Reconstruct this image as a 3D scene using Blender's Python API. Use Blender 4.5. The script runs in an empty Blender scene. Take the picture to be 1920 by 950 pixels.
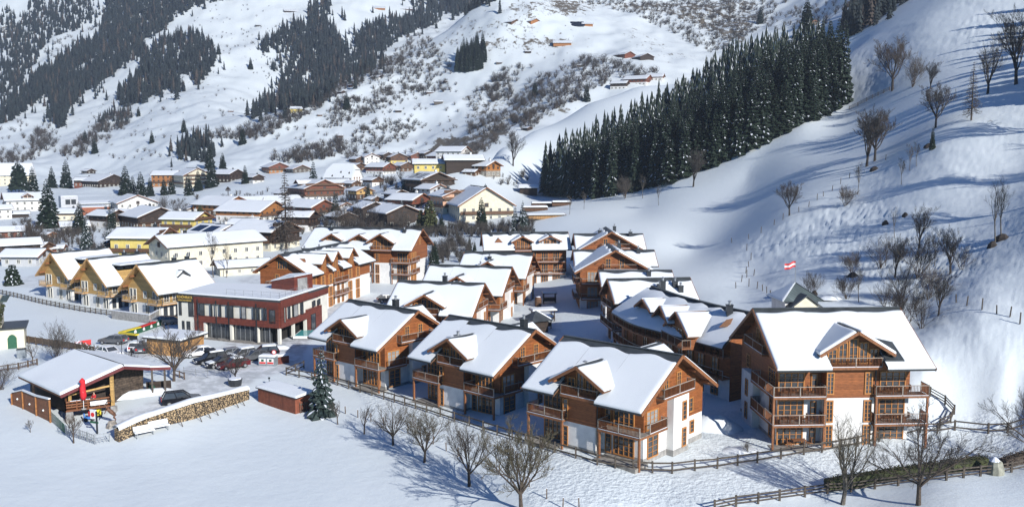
import bpy, math, random
import numpy as np
from mathutils import Vector, Matrix
R=math.radians
rng=random.Random(7)
SC=bpy.context.scene
COL=SC.collection
# ------------------------------------------------------------------ camera
CX,CY,F,PIT,HC=960.0,475.0,1700.0,R(6.165),30.0
cp,sp=math.cos(PIT),math.sin(PIT)
cam=bpy.data.cameras.new('camera'); co=bpy.data.objects.new('camera',cam); COL.objects.link(co)
cam.sensor_width=36; cam.lens=36*F/1920; cam.clip_start=1; cam.clip_end=9000
co.location=(0,0,HC); co.rotation_euler=(R(90)-PIT,0,0); SC.camera=co
def ray(px,py):
    a=(px-CX)/F; b=-(py-CY)/F
    return np.array([a,cp+b*sp,-sp+b*cp])
def atD(px,py,D):
    r=ray(px,py); return Vector(r*(D/r[1]))+Vector((0,0,HC))
def flat(px,py,z=0.0):
    r=ray(px,py); t=(z-HC)/r[2]; return Vector(r*t)+Vector((0,0,HC))
def fx(x,y,z=0.0):
    return flat(CX+F*x/y,291.4+(HC-z)*F/y,z)
# ------------------------------------------------------------------ noise (numpy)
def vnoise(x,y,seed=0):
    xi=np.floor(x).astype(np.int64); yi=np.floor(y).astype(np.int64); fx=x-xi; fy=y-yi
    fx=fx*fx*(3-2*fx); fy=fy*fy*(3-2*fy)
    def h(i,j):
        n=(i*374761393+j*668265263+seed*974711)&0x7fffffff
        n=((n^(n>>13))*1274126177)&0x7fffffff
        return ((n^(n>>16))&0xffff)/65535.0
    return (h(xi,yi)*(1-fx)+h(xi+1,yi)*fx)*(1-fy)+(h(xi,yi+1)*(1-fx)+h(xi+1,yi+1)*fx)*fy
def fbm(x,y,oct=4,seed=0):
    s=0;a=.5
    for k in range(oct):
        s=s+a*vnoise(x*2**k,y*2**k,seed+k); a*=.5
    return s-.47
# ------------------------------------------------------------------ terrain
CT=[]  # (px,py,D) control points read as bearing, elevation and distance
def Z(px,D,z): CT.append((px,D,z))
def P(px,py,D):
    v=atD(px,py,D); CT.append((px,D,v.z))
# valley floor (bearing, distance, height)
for px in (-700,-250,0,300,600,960,1250,1500):
    for D in (52,75): Z(px,D,-1.4 if px<900 else -.7)
for a in [(-250,100,-1.6),(0,92,-1.7),(0,104,-1.2),(200,96,-1.5),(240,104,-.4),(120,118,-.1),(300,112,-.1),(340,98,-1.5),(480,105,-1.4),(450,118,-.5),(600,97,-1.4),(560,112,-.9),
 (700,88,-1.4),(820,80,-1.3),(930,74,-1.2),(690,100,-1.0),(800,92,-.8),(940,82,-.5),(1060,80,0),(1180,86,.25),(1240,100,.4),(700,118,-.55),(900,108,-.4),(660,125,-.55),
 (1340,100,.3),(1300,86,.0),(1450,90,0),(1600,90,.1),(1500,78,-.5),(1650,76,-.4),(1300,76,-.5),(1420,106,.2),(1700,92,.5),
 (300,140,-.5),(450,140,-.7),(100,140,-.6),(-200,140,-.8),(0,180,-1.0),(200,180,-.8),(400,175,-.6),(600,160,-.5),(-250,200,-.5),(620,180,-.2),(760,150,-.5),(820,165,-.3),
 (850,140,-.2),(1000,130,.3),(1100,125,.4),(1050,150,.6),(1120,146,.8),(1050,175,.5),(1000,200,.4),(940,190,.2),(1180,130,.4),(1250,115,.3),
 (1850,97,.9),(1775,97,.8),(1930,97,2.0),(700,210,0),(800,217,0),(500,200,-.3),(500,230,0),(300,230,-.2),(100,240,0),(-200,260,0),(650,260,.8),(820,250,1.5),(900,235,1.5),(960,255,4.0)]: Z(*a)
for a in [(0,400,440),(-250,400,470),(0,345,640),(-300,340,640),(300,330,680),(450,330,650),(640,345,570),(800,325,650),(540,400,400),(300,400,420),(750,415,330),(900,415,312),(1000,408,300),(960,380,350),(150,450,320),(420,450,310),(900,345,450)]: P(*a)
# right-hand slope
for a in [(1060,412,282),(1150,425,258),(1230,452,232),(1290,520,182),(1350,558,158),(1410,530,170),(1440,560,150),(1530,565,138),(1300,470,225),(1600,520,150),(1620,590,128),(1730,600,122),(1850,620,110),(1750,700,104),(1900,700,102),(1910,590,112),(1880,450,140),(1600,450,172),
 (1640,320,218),(1480,405,205),(1400,450,205),(1760,270,206),(1750,235,224),(1920,160,226),(1920,300,182),(1670,170,290),(1400,330,285),(1200,395,292),(1580,205,310),(1500,235,300),(1400,285,300),(1250,345,310),(1130,370,330),(1015,365,380),
 (1700,60,340),(1570,110,380),(1720,0,400),(1920,0,320),(1920,60,285),(1920,-160,430),(2250,-150,340),(2250,220,165),(1800,870,84),(1880,870,84),(1760,930,76),(2000,880,80),(1920,520,122)]: P(*a)
for a in [(2000,100,6.5),(2150,100,9),(2200,112,15),(2050,88,2.5),(2200,80,3),(2350,85,6),(2450,66,2),(2700,90,8),(2700,130,18),(2000,135,21),(2200,135,24),(2400,165,34),(2100,52,0),(2600,52,1),(2300,40,0),(1500,40,-.5),(400,40,-1.2)]: Z(*a)
# spur with the plantation and the farm on its brow
for a in [(1190,166,560),(1100,196,520),(1000,246,480),(930,287,450),(880,306,440),(1010,330,420),(1100,290,430),(1240,240,420),(1350,180,430),(1460,130,430),(1550,130,400),(1250,190,500),(1400,90,520),(1560,55,460)]: P(*a)
for a in [(1190,640,62),(1000,560,30),(1100,600,42),(1400,640,92),(1650,520,120),(930,520,20)]: Z(*a)
# middle hill
for a in [(700,292,720),(860,285,600),(960,250,640),(800,200,850),(960,160,850),(1180,112,800),(950,50,950),(1050,85,900),(935,-5,1050),(860,40,1050),(790,85,1030),(730,115,1000),(640,157,950),(573,189,900),(478,232,850),(330,262,800),(520,290,720),(640,250,780),(1060,180,720),
 (1100,-10,1150),(1250,60,1000),(1300,110,850),(1450,30,1000),(1420,-60,1200),(1600,-40,900),(1800,-200,900),(1050,-80,1300)]: P(*a)
for a in [(860,1200,185),(730,1120,115),(573,1010,62),(1000,1300,240)]: Z(*a)
# far mountain side
for a in [(0,310,800),(200,305,780),(-300,310,820),(0,200,1150),(200,185,1150),(400,150,1150),(0,100,1450),(200,60,1450),(400,5,1500),(0,0,1700),(600,50,1400),(700,5,1550),(800,-20,1700),(-300,120,1500),(-300,-40,1900),(0,-120,2100),(400,-120,2000),(800,-120,2100),(1200,-150,1900),(1700,-350,1500),(2400,-400,900)]: P(*a)
def key(px,D): return np.stack([(np.asarray(px,float)-CX)/1000*1.5,np.log(np.asarray(D,float))],-1)
_c=np.array(CT,float); _K=key(_c[:,0],_c[:,1]); _q=_c[:,2]/_c[:,1]
def _phi(r2): return .5*r2*np.log(r2+1e-12)
_n=len(_c); _A=np.zeros((_n+3,_n+3))
_A[:_n,:_n]=_phi(((_K[:,None]-_K[None])**2).sum(-1))+np.eye(_n)*2e-4
_A[:_n,_n]=1; _A[:_n,_n+1:]=_K; _A[_n,:_n]=1; _A[_n+1:,:_n]=_K.T
_w=np.linalg.solve(_A,np.concatenate([_q,np.zeros(3)]))
def sstep(a,b,x):
    t=np.clip((x-a)/(b-a),0,1); return t*t*(3-2*t)
def base_z(x,y):
    x=np.atleast_1d(np.asarray(x,float)); y=np.atleast_1d(np.asarray(y,float))
    px=CX+F*x/y; k=key(px,y); out=np.zeros(len(x))
    for i in range(0,len(x),20000):
        kk=k[i:i+20000]
        r2=((kk[:,None]-_K[None])**2).sum(-1)
        out[i:i+20000]=_phi(r2)@_w[:_n]+_w[_n]+kk@_w[_n+1:]
    return out*y
def zone(px,py):    # how rough the ground is, by bearing and distance handled in terrain_z
    return 0
def terrain_z(x,y):
    x=np.atleast_1d(np.asarray(x,float)); y=np.atleast_1d(np.asarray(y,float))
    z=base_z(x,y)
    px=CX+F*x/y
    py=291.4+(HC-z)*F/y
    lo=np.interp(px,[1200,1427,1592,1760,1920,2200],[500,437,330,255,150,60]); hi=np.interp(px,[1200,1580,1680,1920,2200],[360,205,165,95,20])
    hill=sstep(3.0,7.0,z)*sstep(1330,1480,px)*(1-sstep(330,450,y))*np.maximum(sstep(-6,16,py-lo),sstep(2,-14,py-hi))     # rough pasture on the right
    rough=fbm(x*.22,y*.10+x*.05,4,3)
    band=sstep(.47,.62,vnoise(x*.045+3,y*.03-x*.02,11)) 
    z=z+hill*(rough*.6*(.4+.6*band)+fbm(x*2.4+y*.5,y*.9,3,5)*.62*(.25+.75*band)+fbm(x*.45+y*.2,y*.2,3,6)*.5)
    far=sstep(480,750,y)
    z=z+far*(fbm(x*.012,y*.012,4,8)*22+fbm(x*.05,y*.035,3,9)*5)
    near=1-sstep(200,300,y)
    z=z+near*fbm(x*.12,y*.12,3,21)*.16*(1-hill)
    return z
def tz(x,y): return float(terrain_z([x],[y])[0])
_Ds=np.geomspace(55,2400,420)
def G(px,py):
    """point of the ground seen at a bearing and elevation"""
    r=ray(px,py); x=r[0]/r[1]*_Ds; zr=HC+r[2]/r[1]*_Ds
    zt=terrain_z(x,_Ds); h=np.where(zt>zr)[0]
    if len(h)==0: i=len(_Ds)-2
    else: i=max(int(h[0])-1,0)
    a,b=zt[i]-zr[i],zt[i+1]-zr[i+1]; t=0 if a==b else min(max(-a/(b-a),0),1)
    D=_Ds[i]+t*(_Ds[i+1]-_Ds[i]); xx=r[0]/r[1]*D
    return Vector((xx,D,tz(xx,D)))
def GG(pts):
    """vectorised G"""
    pts=np.asarray(pts,float); out=[]; _Ds=np.geomspace(60,2300,130)
    for i in range(0,len(pts),300):
        q=pts[i:i+300]; a=(q[:,0]-CX)/F; b=-(q[:,1]-CY)/F
        ry=cp+b*sp; rz=-sp+b*cp
        X=(a/ry)[:,None]*_Ds[None]; zr=HC+(rz/ry)[:,None]*_Ds[None]
        zt=terrain_z(X.ravel(),np.tile(_Ds,len(q))).reshape(X.shape)
        hit=zt>zr; idx=np.where(hit.any(1),hit.argmax(1),len(_Ds)-1); idx=np.clip(idx-1,0,len(_Ds)-2)
        rr=np.arange(len(q)); d0=zt[rr,idx]-zr[rr,idx]; d1=zt[rr,idx+1]-zr[rr,idx+1]
        t=np.clip(-d0/np.where(d1==d0,1,d1-d0),0,1); D=_Ds[idx]+t*(_Ds[idx+1]-_Ds[idx])
        out.append(np.stack([(a/ry)*D,D],1))
    xy=np.concatenate(out); return np.column_stack([xy,terrain_z(xy[:,0],xy[:,1])])
# ------------------------------------------------------------------ materials
def lin(c): 
    c=c/255.0
    return c/12.92 if c<=.04045 else ((c+.055)/1.055)**2.4
MATS={}
def mat(name,col,rough=.7,var=.12,scale=4.0,bump=0.0,bscale=30.0,metal=0.0,spec=.4,grooves=None,gdark=.55,col2=None,stretch=(1,1,1)):
    """procedural surface: base colour broken by two noises, optional board grooves (axis, spacing)"""
    m=bpy.data.materials.new(name); m.use_nodes=True; nt=m.node_tree; N=nt.nodes; L=nt.links
    b=N['Principled BSDF']; b.inputs['Roughness'].default_value=rough; b.inputs['Metallic'].default_value=metal; b.inputs['Specular IOR Level'].default_value=spec
    tc=N.new('ShaderNodeTexCoord'); mp=N.new('ShaderNodeMapping'); mp.inputs['Scale'].default_value=stretch; L.new(tc.outputs['Object'],mp.inputs['Vector'])
    no=N.new('ShaderNodeTexNoise'); no.inputs['Scale'].default_value=scale; no.inputs['Detail'].default_value=6; L.new(mp.outputs[0],no.inputs['Vector'])
    mx=N.new('ShaderNodeMix'); mx.data_type='RGBA'
    c2=col2 or tuple(max(0,c*(1-2.2*var)) for c in col); c1=tuple(min(1,c*(1+var)) for c in col)
    mx.inputs[6].default_value=(*c2,1); mx.inputs[7].default_value=(*c1,1)
    rp=N.new('ShaderNodeMapRange'); rp.inputs[1].default_value=.3; rp.inputs[2].default_value=.65; L.new(no.outputs['Fac'],rp.inputs[0]); L.new(rp.outputs[0],mx.inputs[0])
    out=mx.outputs[2]
    bsrc=None
    if grooves:
        sx=N.new('ShaderNodeSeparateXYZ'); L.new(tc.outputs['Object'],sx.inputs[0])
        ax,spc=grooves
        if ax=='H':   # horizontal position, whichever way the wall faces
            ad=N.new('ShaderNodeMath'); ad.operation='ADD'; L.new(sx.outputs[0],ad.inputs[0]); L.new(sx.outputs[1],ad.inputs[1]); v=ad.outputs[0]
        else: v=sx.outputs['XYZ'.index(ax)]
        dv=N.new('ShaderNodeMath'); dv.operation='DIVIDE'; dv.inputs[1].default_value=spc; L.new(v,dv.inputs[0])
        fr=N.new('ShaderNodeMath'); fr.operation='FRACT'; L.new(dv.outputs[0],fr.inputs[0])
        lt=N.new('ShaderNodeMath'); lt.operation='LESS_THAN'; lt.inputs[1].default_value=.14; L.new(fr.outputs[0],lt.inputs[0])
        fl=N.new('ShaderNodeMath'); fl.operation='FLOOR'; L.new(dv.outputs[0],fl.inputs[0])
        wn=N.new('ShaderNodeTexWhiteNoise'); wn.noise_dimensions='1D'; L.new(fl.outputs[0],wn.inputs['W'])
        hv=N.new('ShaderNodeHueSaturation'); vv=N.new('ShaderNodeMapRange'); vv.inputs[3].default_value=.78; vv.inputs[4].default_value=1.18
        L.new(wn.outputs['Value'],vv.inputs[0]); L.new(vv.outputs[0],hv.inputs['Value']); L.new(out,hv.inputs['Color'])
        m2=N.new('ShaderNodeMix'); m2.data_type='RGBA'; L.new(lt.outputs[0],m2.inputs[0]); L.new(hv.outputs[0],m2.inputs[6]); m2.inputs[7].default_value=(*[c*gdark for c in col],1)
        out=m2.outputs[2]
    L.new(out,b.inputs['Base Color'])
    if bump:
        n2=N.new('ShaderNodeTexNoise'); n2.inputs['Scale'].default_value=bscale; n2.inputs['Detail'].default_value=5; L.new(mp.outputs[0],n2.inputs['Vector'])
        bp=N.new('ShaderNodeBump'); bp.inputs['Strength'].default_value=bump; bp.inputs['Distance'].default_value=.1; L.new(n2.outputs['Fac'],bp.inputs['Height']); L.new(bp.outputs[0],b.inputs['Normal'])
    MATS[name]=m; return m
def glass(name,col,rough=.08):
    m=bpy.data.materials.new(name); m.use_nodes=True; b=m.node_tree.nodes['Principled BSDF']
    N=m.node_tree.nodes; L=m.node_tree.links
    tc=N.new('ShaderNodeTexCoord'); no=N.new('ShaderNodeTexNoise'); no.inputs['Scale'].default_value=.9; no.inputs['Detail'].default_value=2; L.new(tc.outputs['Object'],no.inputs['Vector'])
    mx=N.new('ShaderNodeMix'); mx.data_type='RGBA'; mx.inputs[6].default_value=(*[c*.35 for c in col],1); mx.inputs[7].default_value=(*[min(1,c*1.9) for c in col],1); L.new(no.outputs['Fac'],mx.inputs[0]); L.new(mx.outputs[2],b.inputs['Base Color'])
    b.inputs['Roughness'].default_value=rough; b.inputs['Specular IOR Level'].default_value=.7; MATS[name]=m
# snow
def snow_mat(name,col=(.80,.83,.88),bump=.25,scale=6.0,bd=.06):
    m=bpy.data.materials.new(name); m.use_nodes=True; N=m.node_tree.nodes; L=m.node_tree.links; b=N['Principled BSDF']
    b.inputs['Roughness'].default_value=.55; b.inputs['Specular IOR Level'].default_value=.25
    tc=N.new('ShaderNodeTexCoord'); no=N.new('ShaderNodeTexNoise'); no.inputs['Scale'].default_value=scale*.13; no.inputs['Detail'].default_value=5; L.new(tc.outputs['Object'],no.inputs['Vector'])
    mx=N.new('ShaderNodeMix'); mx.data_type='RGBA'; mx.inputs[6].default_value=(*[c*.95 for c in col],1); mx.inputs[7].default_value=(*[min(.9,c*1.03) for c in col],1); L.new(no.outputs['Fac'],mx.inputs[0]); L.new(mx.outputs[2],b.inputs['Base Color'])
    n2=N.new('ShaderNodeTexNoise'); n2.inputs['Scale'].default_value=scale; n2.inputs['Detail'].default_value=6; L.new(tc.outputs['Object'],n2.inputs['Vector'])
    bp=N.new('ShaderNodeBump'); bp.inputs['Strength'].default_value=bump; bp.inputs['Distance'].default_value=bd; L.new(n2.outputs['Fac'],bp.inputs['Height']); L.new(bp.outputs[0],b.inputs['Normal'])
    MATS[name]=m; return m
snow_mat('roof_snow',col=(.76,.795,.81),bump=.2,scale=1.2)
snow_mat('clump_snow',col=(.78,.82,.88),bump=.1)
mat('chalet_wood',(.30,.100,.030),.6,.17,2,grooves=('Z',.16),stretch=(1,1,5))
mat('chalet_trim',(.24,.10,.042),.6,.15,5)
mat('beam_wood',(.27,.11,.045),.6,.15,5)
mat('rail_wood',(.19,.072,.028),.6,.15,8,grooves=('H',.13),gdark=.35)
mat('baluster_grey',(.36,.31,.26),.5,.15,8)
mat('window_wood',(.46,.20,.06),.5,.12,8)
mat('white_plaster',(.74,.73,.70),.85,.05,1.2,bump=.1)
mat('cream_plaster',(.72,.66,.50),.85,.06,1.0)
mat('roof_metal',(.075,.085,.09),.45,.15,1.0,metal=.3)
mat('soffit_wood',(.16,.075,.035),.7,.15,5)
mat('concrete',(.33,.32,.30),.85,.15,2)
mat('patio_stone',(.28,.26,.23),.9,.2,2)
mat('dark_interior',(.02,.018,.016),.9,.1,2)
glass('window_glass',(.045,.05,.055)); glass('curtain_glass',(.26,.26,.25),.15)
mat('dark_metal',(.05,.055,.06),.4,.1,5,metal=.5)
mat('galvanised',(.42,.44,.45),.4,.1,5,metal=.6)
# ------------------------------------------------------------------ mesh builder
class MB:
    def __init__(s): s.v=[];s.f=[];s.m=[];s.names=[]
    def mi(s,m):
        if m not in s.names: s.names.append(m)
        return s.names.index(m)
    def poly(s,pts,m):
        n=len(s.v); s.v+= [tuple(p) for p in pts]; s.f.append(tuple(range(n,n+len(pts)))); s.m.append(s.mi(m))
    def hexa(s,p,m):   # 8 points: bottom 4 ccw, top 4 ccw
        n=len(s.v); s.v+=[tuple(q) for q in p]; k=s.mi(m)
        for f in ((3,2,1,0),(4,5,6,7),(0,1,5,4),(1,2,6,5),(2,3,7,6),(3,0,4,7)): s.f.append(tuple(n+i for i in f)); s.m.append(k)
    def box(s,x0,x1,y0,y1,z0,z1,m):
        if x0>x1:x0,x1=x1,x0
        if y0>y1:y0,y1=y1,y0
        s.hexa([(x0,y0,z0),(x1,y0,z0),(x1,y1,z0),(x0,y1,z0),(x0,y0,z1),(x1,y0,z1),(x1,y1,z1),(x0,y1,z1)],m)
    def fbox(s,u0,u1,v0,v1,z0,z1,m): s.box(u0,u1,-v1,-v0,z0,z1,m)   # facade coordinates: v points to the front
    def bar(s,p,q,w,h,m,up=(0,0,1)):
        p=Vector(p);q=Vector(q); d=(q-p)
        if d.length<1e-6: return
        d.normalize(); up=Vector(up)
        if abs(d.dot(up))>.97: up=Vector((1,0,0))
        a=d.cross(up).normalized(); b=a.cross(d).normalized()
        a*=w/2;b*=h/2
        s.hexa([p-a-b,p+a-b,q+a-b,q-a-b,p-a+b,p+a+b,q+a+b,q-a+b],m)
    def tube(s,pts,rad,n,m,cap=False):
        rings=[];k=s.mi(m); prev=None
        for i,p in enumerate(pts):
            p=Vector(p); d=Vector(pts[min(i+1,len(pts)-1)])-Vector(pts[max(i-1,0)])
            d=d.normalized() if d.length>1e-9 else Vector((0,0,1))
            a=d.orthogonal() if prev is None else (prev-d*prev.dot(d))
            if a.length<1e-6: a=d.orthogonal()
            a.normalize(); prev=a; b=d.cross(a); n0=len(s.v)
            for j in range(n):
                t=2*math.pi*j/n; s.v.append(tuple(p+(a*math.cos(t)+b*math.sin(t))*rad[i]))
            rings.append(n0)
        for i in range(len(rings)-1):
            for j in range(n):
                s.f.append((rings[i]+j,rings[i]+(j+1)%n,rings[i+1]+(j+1)%n,rings[i+1]+j)); s.m.append(k)
        if cap:
            s.f.append(tuple(rings[0]+j for j in range(n))[::-1]);s.m.append(k); s.f.append(tuple(rings[-1]+j for j in range(n)));s.m.append(k)
    def tri(s,a,b,c,m):
        n=len(s.v); s.v+=[tuple(a),tuple(b),tuple(c)]; s.f.append((n,n+1,n+2)); s.m.append(s.mi(m))
    def prism(s,poly,d,m,m2=None):  # poly of 3D points extruded by vector d
        n=len(poly); d=Vector(d); a=[Vector(p) for p in poly]; b=[p+d for p in a]
        s.poly(a[::-1],m); s.poly(b,m)
        for i in range(n): s.poly([a[i],a[(i+1)%n],b[(i+1)%n],b[i]],m2 or m)
    def add(s,o,M):
        n=len(s.v); s.v+=[tuple(M@Vector(p)) for p in o.v]
        for f,k in zip(o.f,o.m): s.f.append(tuple(i+n for i in f)); s.m.append(s.mi(o.names[k]))
    def mesh(s,name,smooth=False):
        me=bpy.data.meshes.new(name); me.from_pydata(s.v,[],s.f)
        for k in s.names: me.materials.append(MATS[k])
        if len(s.names)>1: me.polygons.foreach_set('material_index',s.m)
        if smooth: me.polygons.foreach_set('use_smooth',[True]*len(s.f))
        me.update(); return me
    def build(s,name,parent=None,smooth=False,loc=None,rot=0):
        return put(s.mesh(name,smooth),name,parent,loc,rot)
def put(me,name,parent=None,loc=None,rot=0):
    o=bpy.data.objects.new(name,me); COL.objects.link(o)
    if parent is not None: o.parent=parent
    if loc is not None: o.location=loc
    if rot: o.rotation_euler=(0,0,rot)
    return o
def tag(o,label,cat,group=None,kind=None):
    if label: o['label']=label
    if cat: o['category']=cat
    if group: o['group']=group
    if kind: o['kind']=kind
    return o
def empty(name,loc,rot=0,label=None,cat=None,group=None):
    o=bpy.data.objects.new(name,None); o.empty_display_size=.5; COL.objects.link(o); o.location=loc; o.rotation_euler=(0,0,rot)
    return tag(o,label,cat,group)
def struct(o): o['kind']='structure'; return o
def snow_sheet(mb,p00,p10,p11,p01,t=.28,rnd='BLRT',wavy=0.0,seed=0,m='roof_snow',res=.6):
    """layer of snow lying on a sloping quad: p00,p10 along the eave, p01,p11 along the ridge"""
    p00,p10,p11,p01=map(Vector,(p00,p10,p11,p01))
    nrm=(p10-p00).cross(p01-p00).normalized()
    if nrm.z<0: nrm=-nrm
    lu=max((p10-p00).length,(p11-p01).length); lv=max((p01-p00).length,(p11-p10).length)
    nu=max(3,int(lu/res)+1); nv=max(3,int(lv/res)+1)
    def par(n,a,b):
        q=[i/n for i in range(n+1)]; e=.25/n
        r=list(q)
        if a: r[1:1]=[.12/n,.4/n]
        if b: r[-1:-1]=[1-.4/n,1-.12/n]
        return r
    us=par(nu,'L' in rnd,'R' in rnd); vs=par(nv,'B' in rnd,'T' in rnd)
    n0=len(mb.v); k=mb.mi(m); W=len(us)
    for j,v in enumerate(vs):
        for i,u in enumerate(us):
            vv=v
            if wavy: vv=v*(1-wavy/lv*(.55+.9*float(vnoise(np.array([u*lu*.28+seed*3.1]),np.array([seed*7.7]))[0])+.25*math.sin(u*lu*1.3+seed)))
            p=(p00*(1-u)+p10*u)*(1-vv)+(p01*(1-u)+p11*u)*vv
            h=t*(.8+.4*float(vnoise(np.array([u*lu*.3+seed]),np.array([v*lv*.3]))[0]))
            if ('L' in rnd and i==0) or ('R' in rnd and i==W-1) or ('B' in rnd and j==0) or ('T' in rnd and j==len(vs)-1): h=-.03
            elif ('L' in rnd and i==1) or ('R' in rnd and i==W-2) or ('B' in rnd and j==1) or ('T' in rnd and j==len(vs)-2): h*=.72
            mb.v.append(tuple(p+nrm*h))
    flip=((p10-p00).cross(p01-p00)).z<0
    for j in range(len(vs)-1):
        for i in range(W-1):
            f=(n0+j*W+i,n0+j*W+i+1,n0+(j+1)*W+i+1,n0+(j+1)*W+i)
            mb.f.append(f[::-1] if flip else f); mb.m.append(k)
# ------------------------------------------------------------------ light
SUN_AZ=(0.59,-0.807); SUN_EL=R(26)
w=bpy.data.worlds.new("World"); SC.world=w; w.use_nodes=True
nt=w.node_tree; bg=nt.nodes['Background']; sk=nt.nodes.new('ShaderNodeTexSky'); sk.sky_type='NISHITA'; sk.sun_disc=False
sk.sun_elevation=SUN_EL; sk.sun_rotation=math.atan2(SUN_AZ[0],SUN_AZ[1]); sk.altitude=900; sk.air_density=1.0; sk.dust_density=.3; sk.ozone_density=1.6
hs=nt.nodes.new('ShaderNodeHueSaturation'); hs.inputs['Saturation'].default_value=1.75; nt.links.new(sk.outputs[0],hs.inputs['Color']); dm=nt.nodes.new('ShaderNodeMix'); dm.data_type='RGBA'; dm.blend_type='MULTIPLY'; dm.inputs[0].default_value=1; dm.inputs[7].default_value=(.42,.95,1.4,1); nt.links.new(hs.outputs[0],dm.inputs[6]); nt.links.new(dm.outputs[2],bg.inputs[0]); bg.inputs[1].default_value=.05
sl=bpy.data.lights.new('sun','SUN'); sl.energy=5.0; sl.angle=R(.5); sl.color=(1,.97,.93)
so=bpy.data.objects.new('sun',sl); COL.objects.link(so)
sd=Vector((SUN_AZ[0],SUN_AZ[1],0)).normalized()*math.cos(SUN_EL)+Vector((0,0,math.sin(SUN_EL)))
so.rotation_euler=sd.to_track_quat('Z','Y').to_euler(); so.location=(0,0,200)
vs=SC.view_settings; SC.display_settings.display_device='sRGB'; vs.view_transform='Standard'; vs.look='None'; vs.gamma=1; vs.exposure=.40
SC.cycles.max_bounces=5; SC.cycles.diffuse_bounces=1; SC.cycles.glossy_bounces=2; SC.cycles.transmission_bounces=2; SC.cycles.volume_bounces=0
SC.cycles.use_denoising=True; SC.cycles.sample_clamp_indirect=4
# ------------------------------------------------------------------ terrain mesh
def ground_mat():
    m=bpy.data.materials.new('snow_cover'); m.use_nodes=True; N=m.node_tree.nodes; L=m.node_tree.links; b=N['Principled BSDF']
    b.inputs['Roughness'].default_value=.6; b.inputs['Specular IOR Level'].default_value=.2
    g=N.new('ShaderNodeNewGeometry')
    def noise(sc,det=6,rough=.55,st=None):
        n=N.new('ShaderNodeTexNoise'); n.inputs['Scale'].default_value=sc; n.inputs['Detail'].default_value=det; n.inputs['Roughness'].default_value=rough
        if st:
            mp=N.new('ShaderNodeMapping'); mp.inputs['Scale'].default_value=st; mp.inputs['Rotation'].default_value=(0,0,.6); L.new(g.outputs['Position'],mp.inputs[0]); L.new(mp.outputs[0],n.inputs['Vector'])
        else: L.new(g.outputs['Position'],n.inputs['Vector'])
        return n.outputs['Fac']
    def math_(op,a,bv,c=None):
        n=N.new('ShaderNodeMath'); n.operation=op
        for i,x in enumerate((a,bv)):
            if isinstance(x,(int,float)): n.inputs[i].default_value=x
            else: L.new(x,n.inputs[i])
        return n.outputs[0]
    def mix(f,a,c):
        n=N.new('ShaderNodeMix'); n.data_type='RGBA'
        if isinstance(f,(int,float)): n.inputs[0].default_value=f
        else: L.new(f,n.inputs[0])
        for i,x in ((6,a),(7,c)):
            if isinstance(x,tuple): n.inputs[i].default_value=(*x,1)
            else: L.new(x,n.inputs[i])
        return n.outputs[2]
    def ramp(x,a,bv):
        n=N.new('ShaderNodeMapRange'); n.interpolation_type='SMOOTHSTEP'; n.inputs[1].default_value=a; n.inputs[2].default_value=bv; L.new(x,n.inputs[0]); return n.outputs[0]
    at=N.new('ShaderNodeAttribute'); at.attribute_name='bare'
    col=mix(noise(.05),(.68,.745,.755),(.75,.80,.81))
    soil=mix(noise(.35,8,.7),(.055,.048,.038),(.24,.20,.14))
    n1=noise(.16,9,.72,(1,.35,1))
    f=ramp(math_('ADD',n1,math_('MULTIPLY',at.outputs['Fac'],.42)),.70,.80)
    f=math_('MULTIPLY',f,ramp(at.outputs['Fac'],.02,.12))
    col=mix(f,col,soil)
    at2=N.new('ShaderNodeAttribute'); at2.attribute_name='packed'     # driven and trodden snow, wet tarmac showing
    pk=mix(ramp(noise(.5,6,.65),.40,.62),(.30,.30,.31),(.70,.71,.73))
    col=mix(at2.outputs['Fac'],col,pk)
    L.new(col,b.inputs['Base Color'])
    h=math_('ADD',math_('MULTIPLY',noise(.7,4),.32),math_('MULTIPLY',noise(3.5,4),.10))
    at3=N.new('ShaderNodeAttribute'); at3.attribute_name='trodden'
    h=math_('ADD',h,math_('MULTIPLY',noise(1.8,3,.6),math_('MULTIPLY',at3.outputs['Fac'],1.7)))
    bp=N.new('ShaderNodeBump'); bp.inputs['Strength'].default_value=.35; bp.inputs['Distance'].default_value=.5; L.new(h,bp.inputs['Height']); L.new(bp.outputs[0],b.inputs['Normal'])
    MATS['snow_cover']=m
ground_mat()
def inpoly(px,py,poly):
    c=np.zeros(len(px),bool); n=len(poly)
    for i in range(n):
        x0,y0=poly[i];x1,y1=poly[(i+1)%n]
        if y0==y1: continue
        k=((y0>py)!=(y1>py))&(px<(x1-x0)*(py-y0)/(y1-y0)+x0); c^=k
    return c
def pix(x,y,z):
    dep=y*cp-(z-HC)*sp; up=y*sp+(z-HC)*cp
    return CX+F*x/dep,CY-F*up/dep
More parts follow.
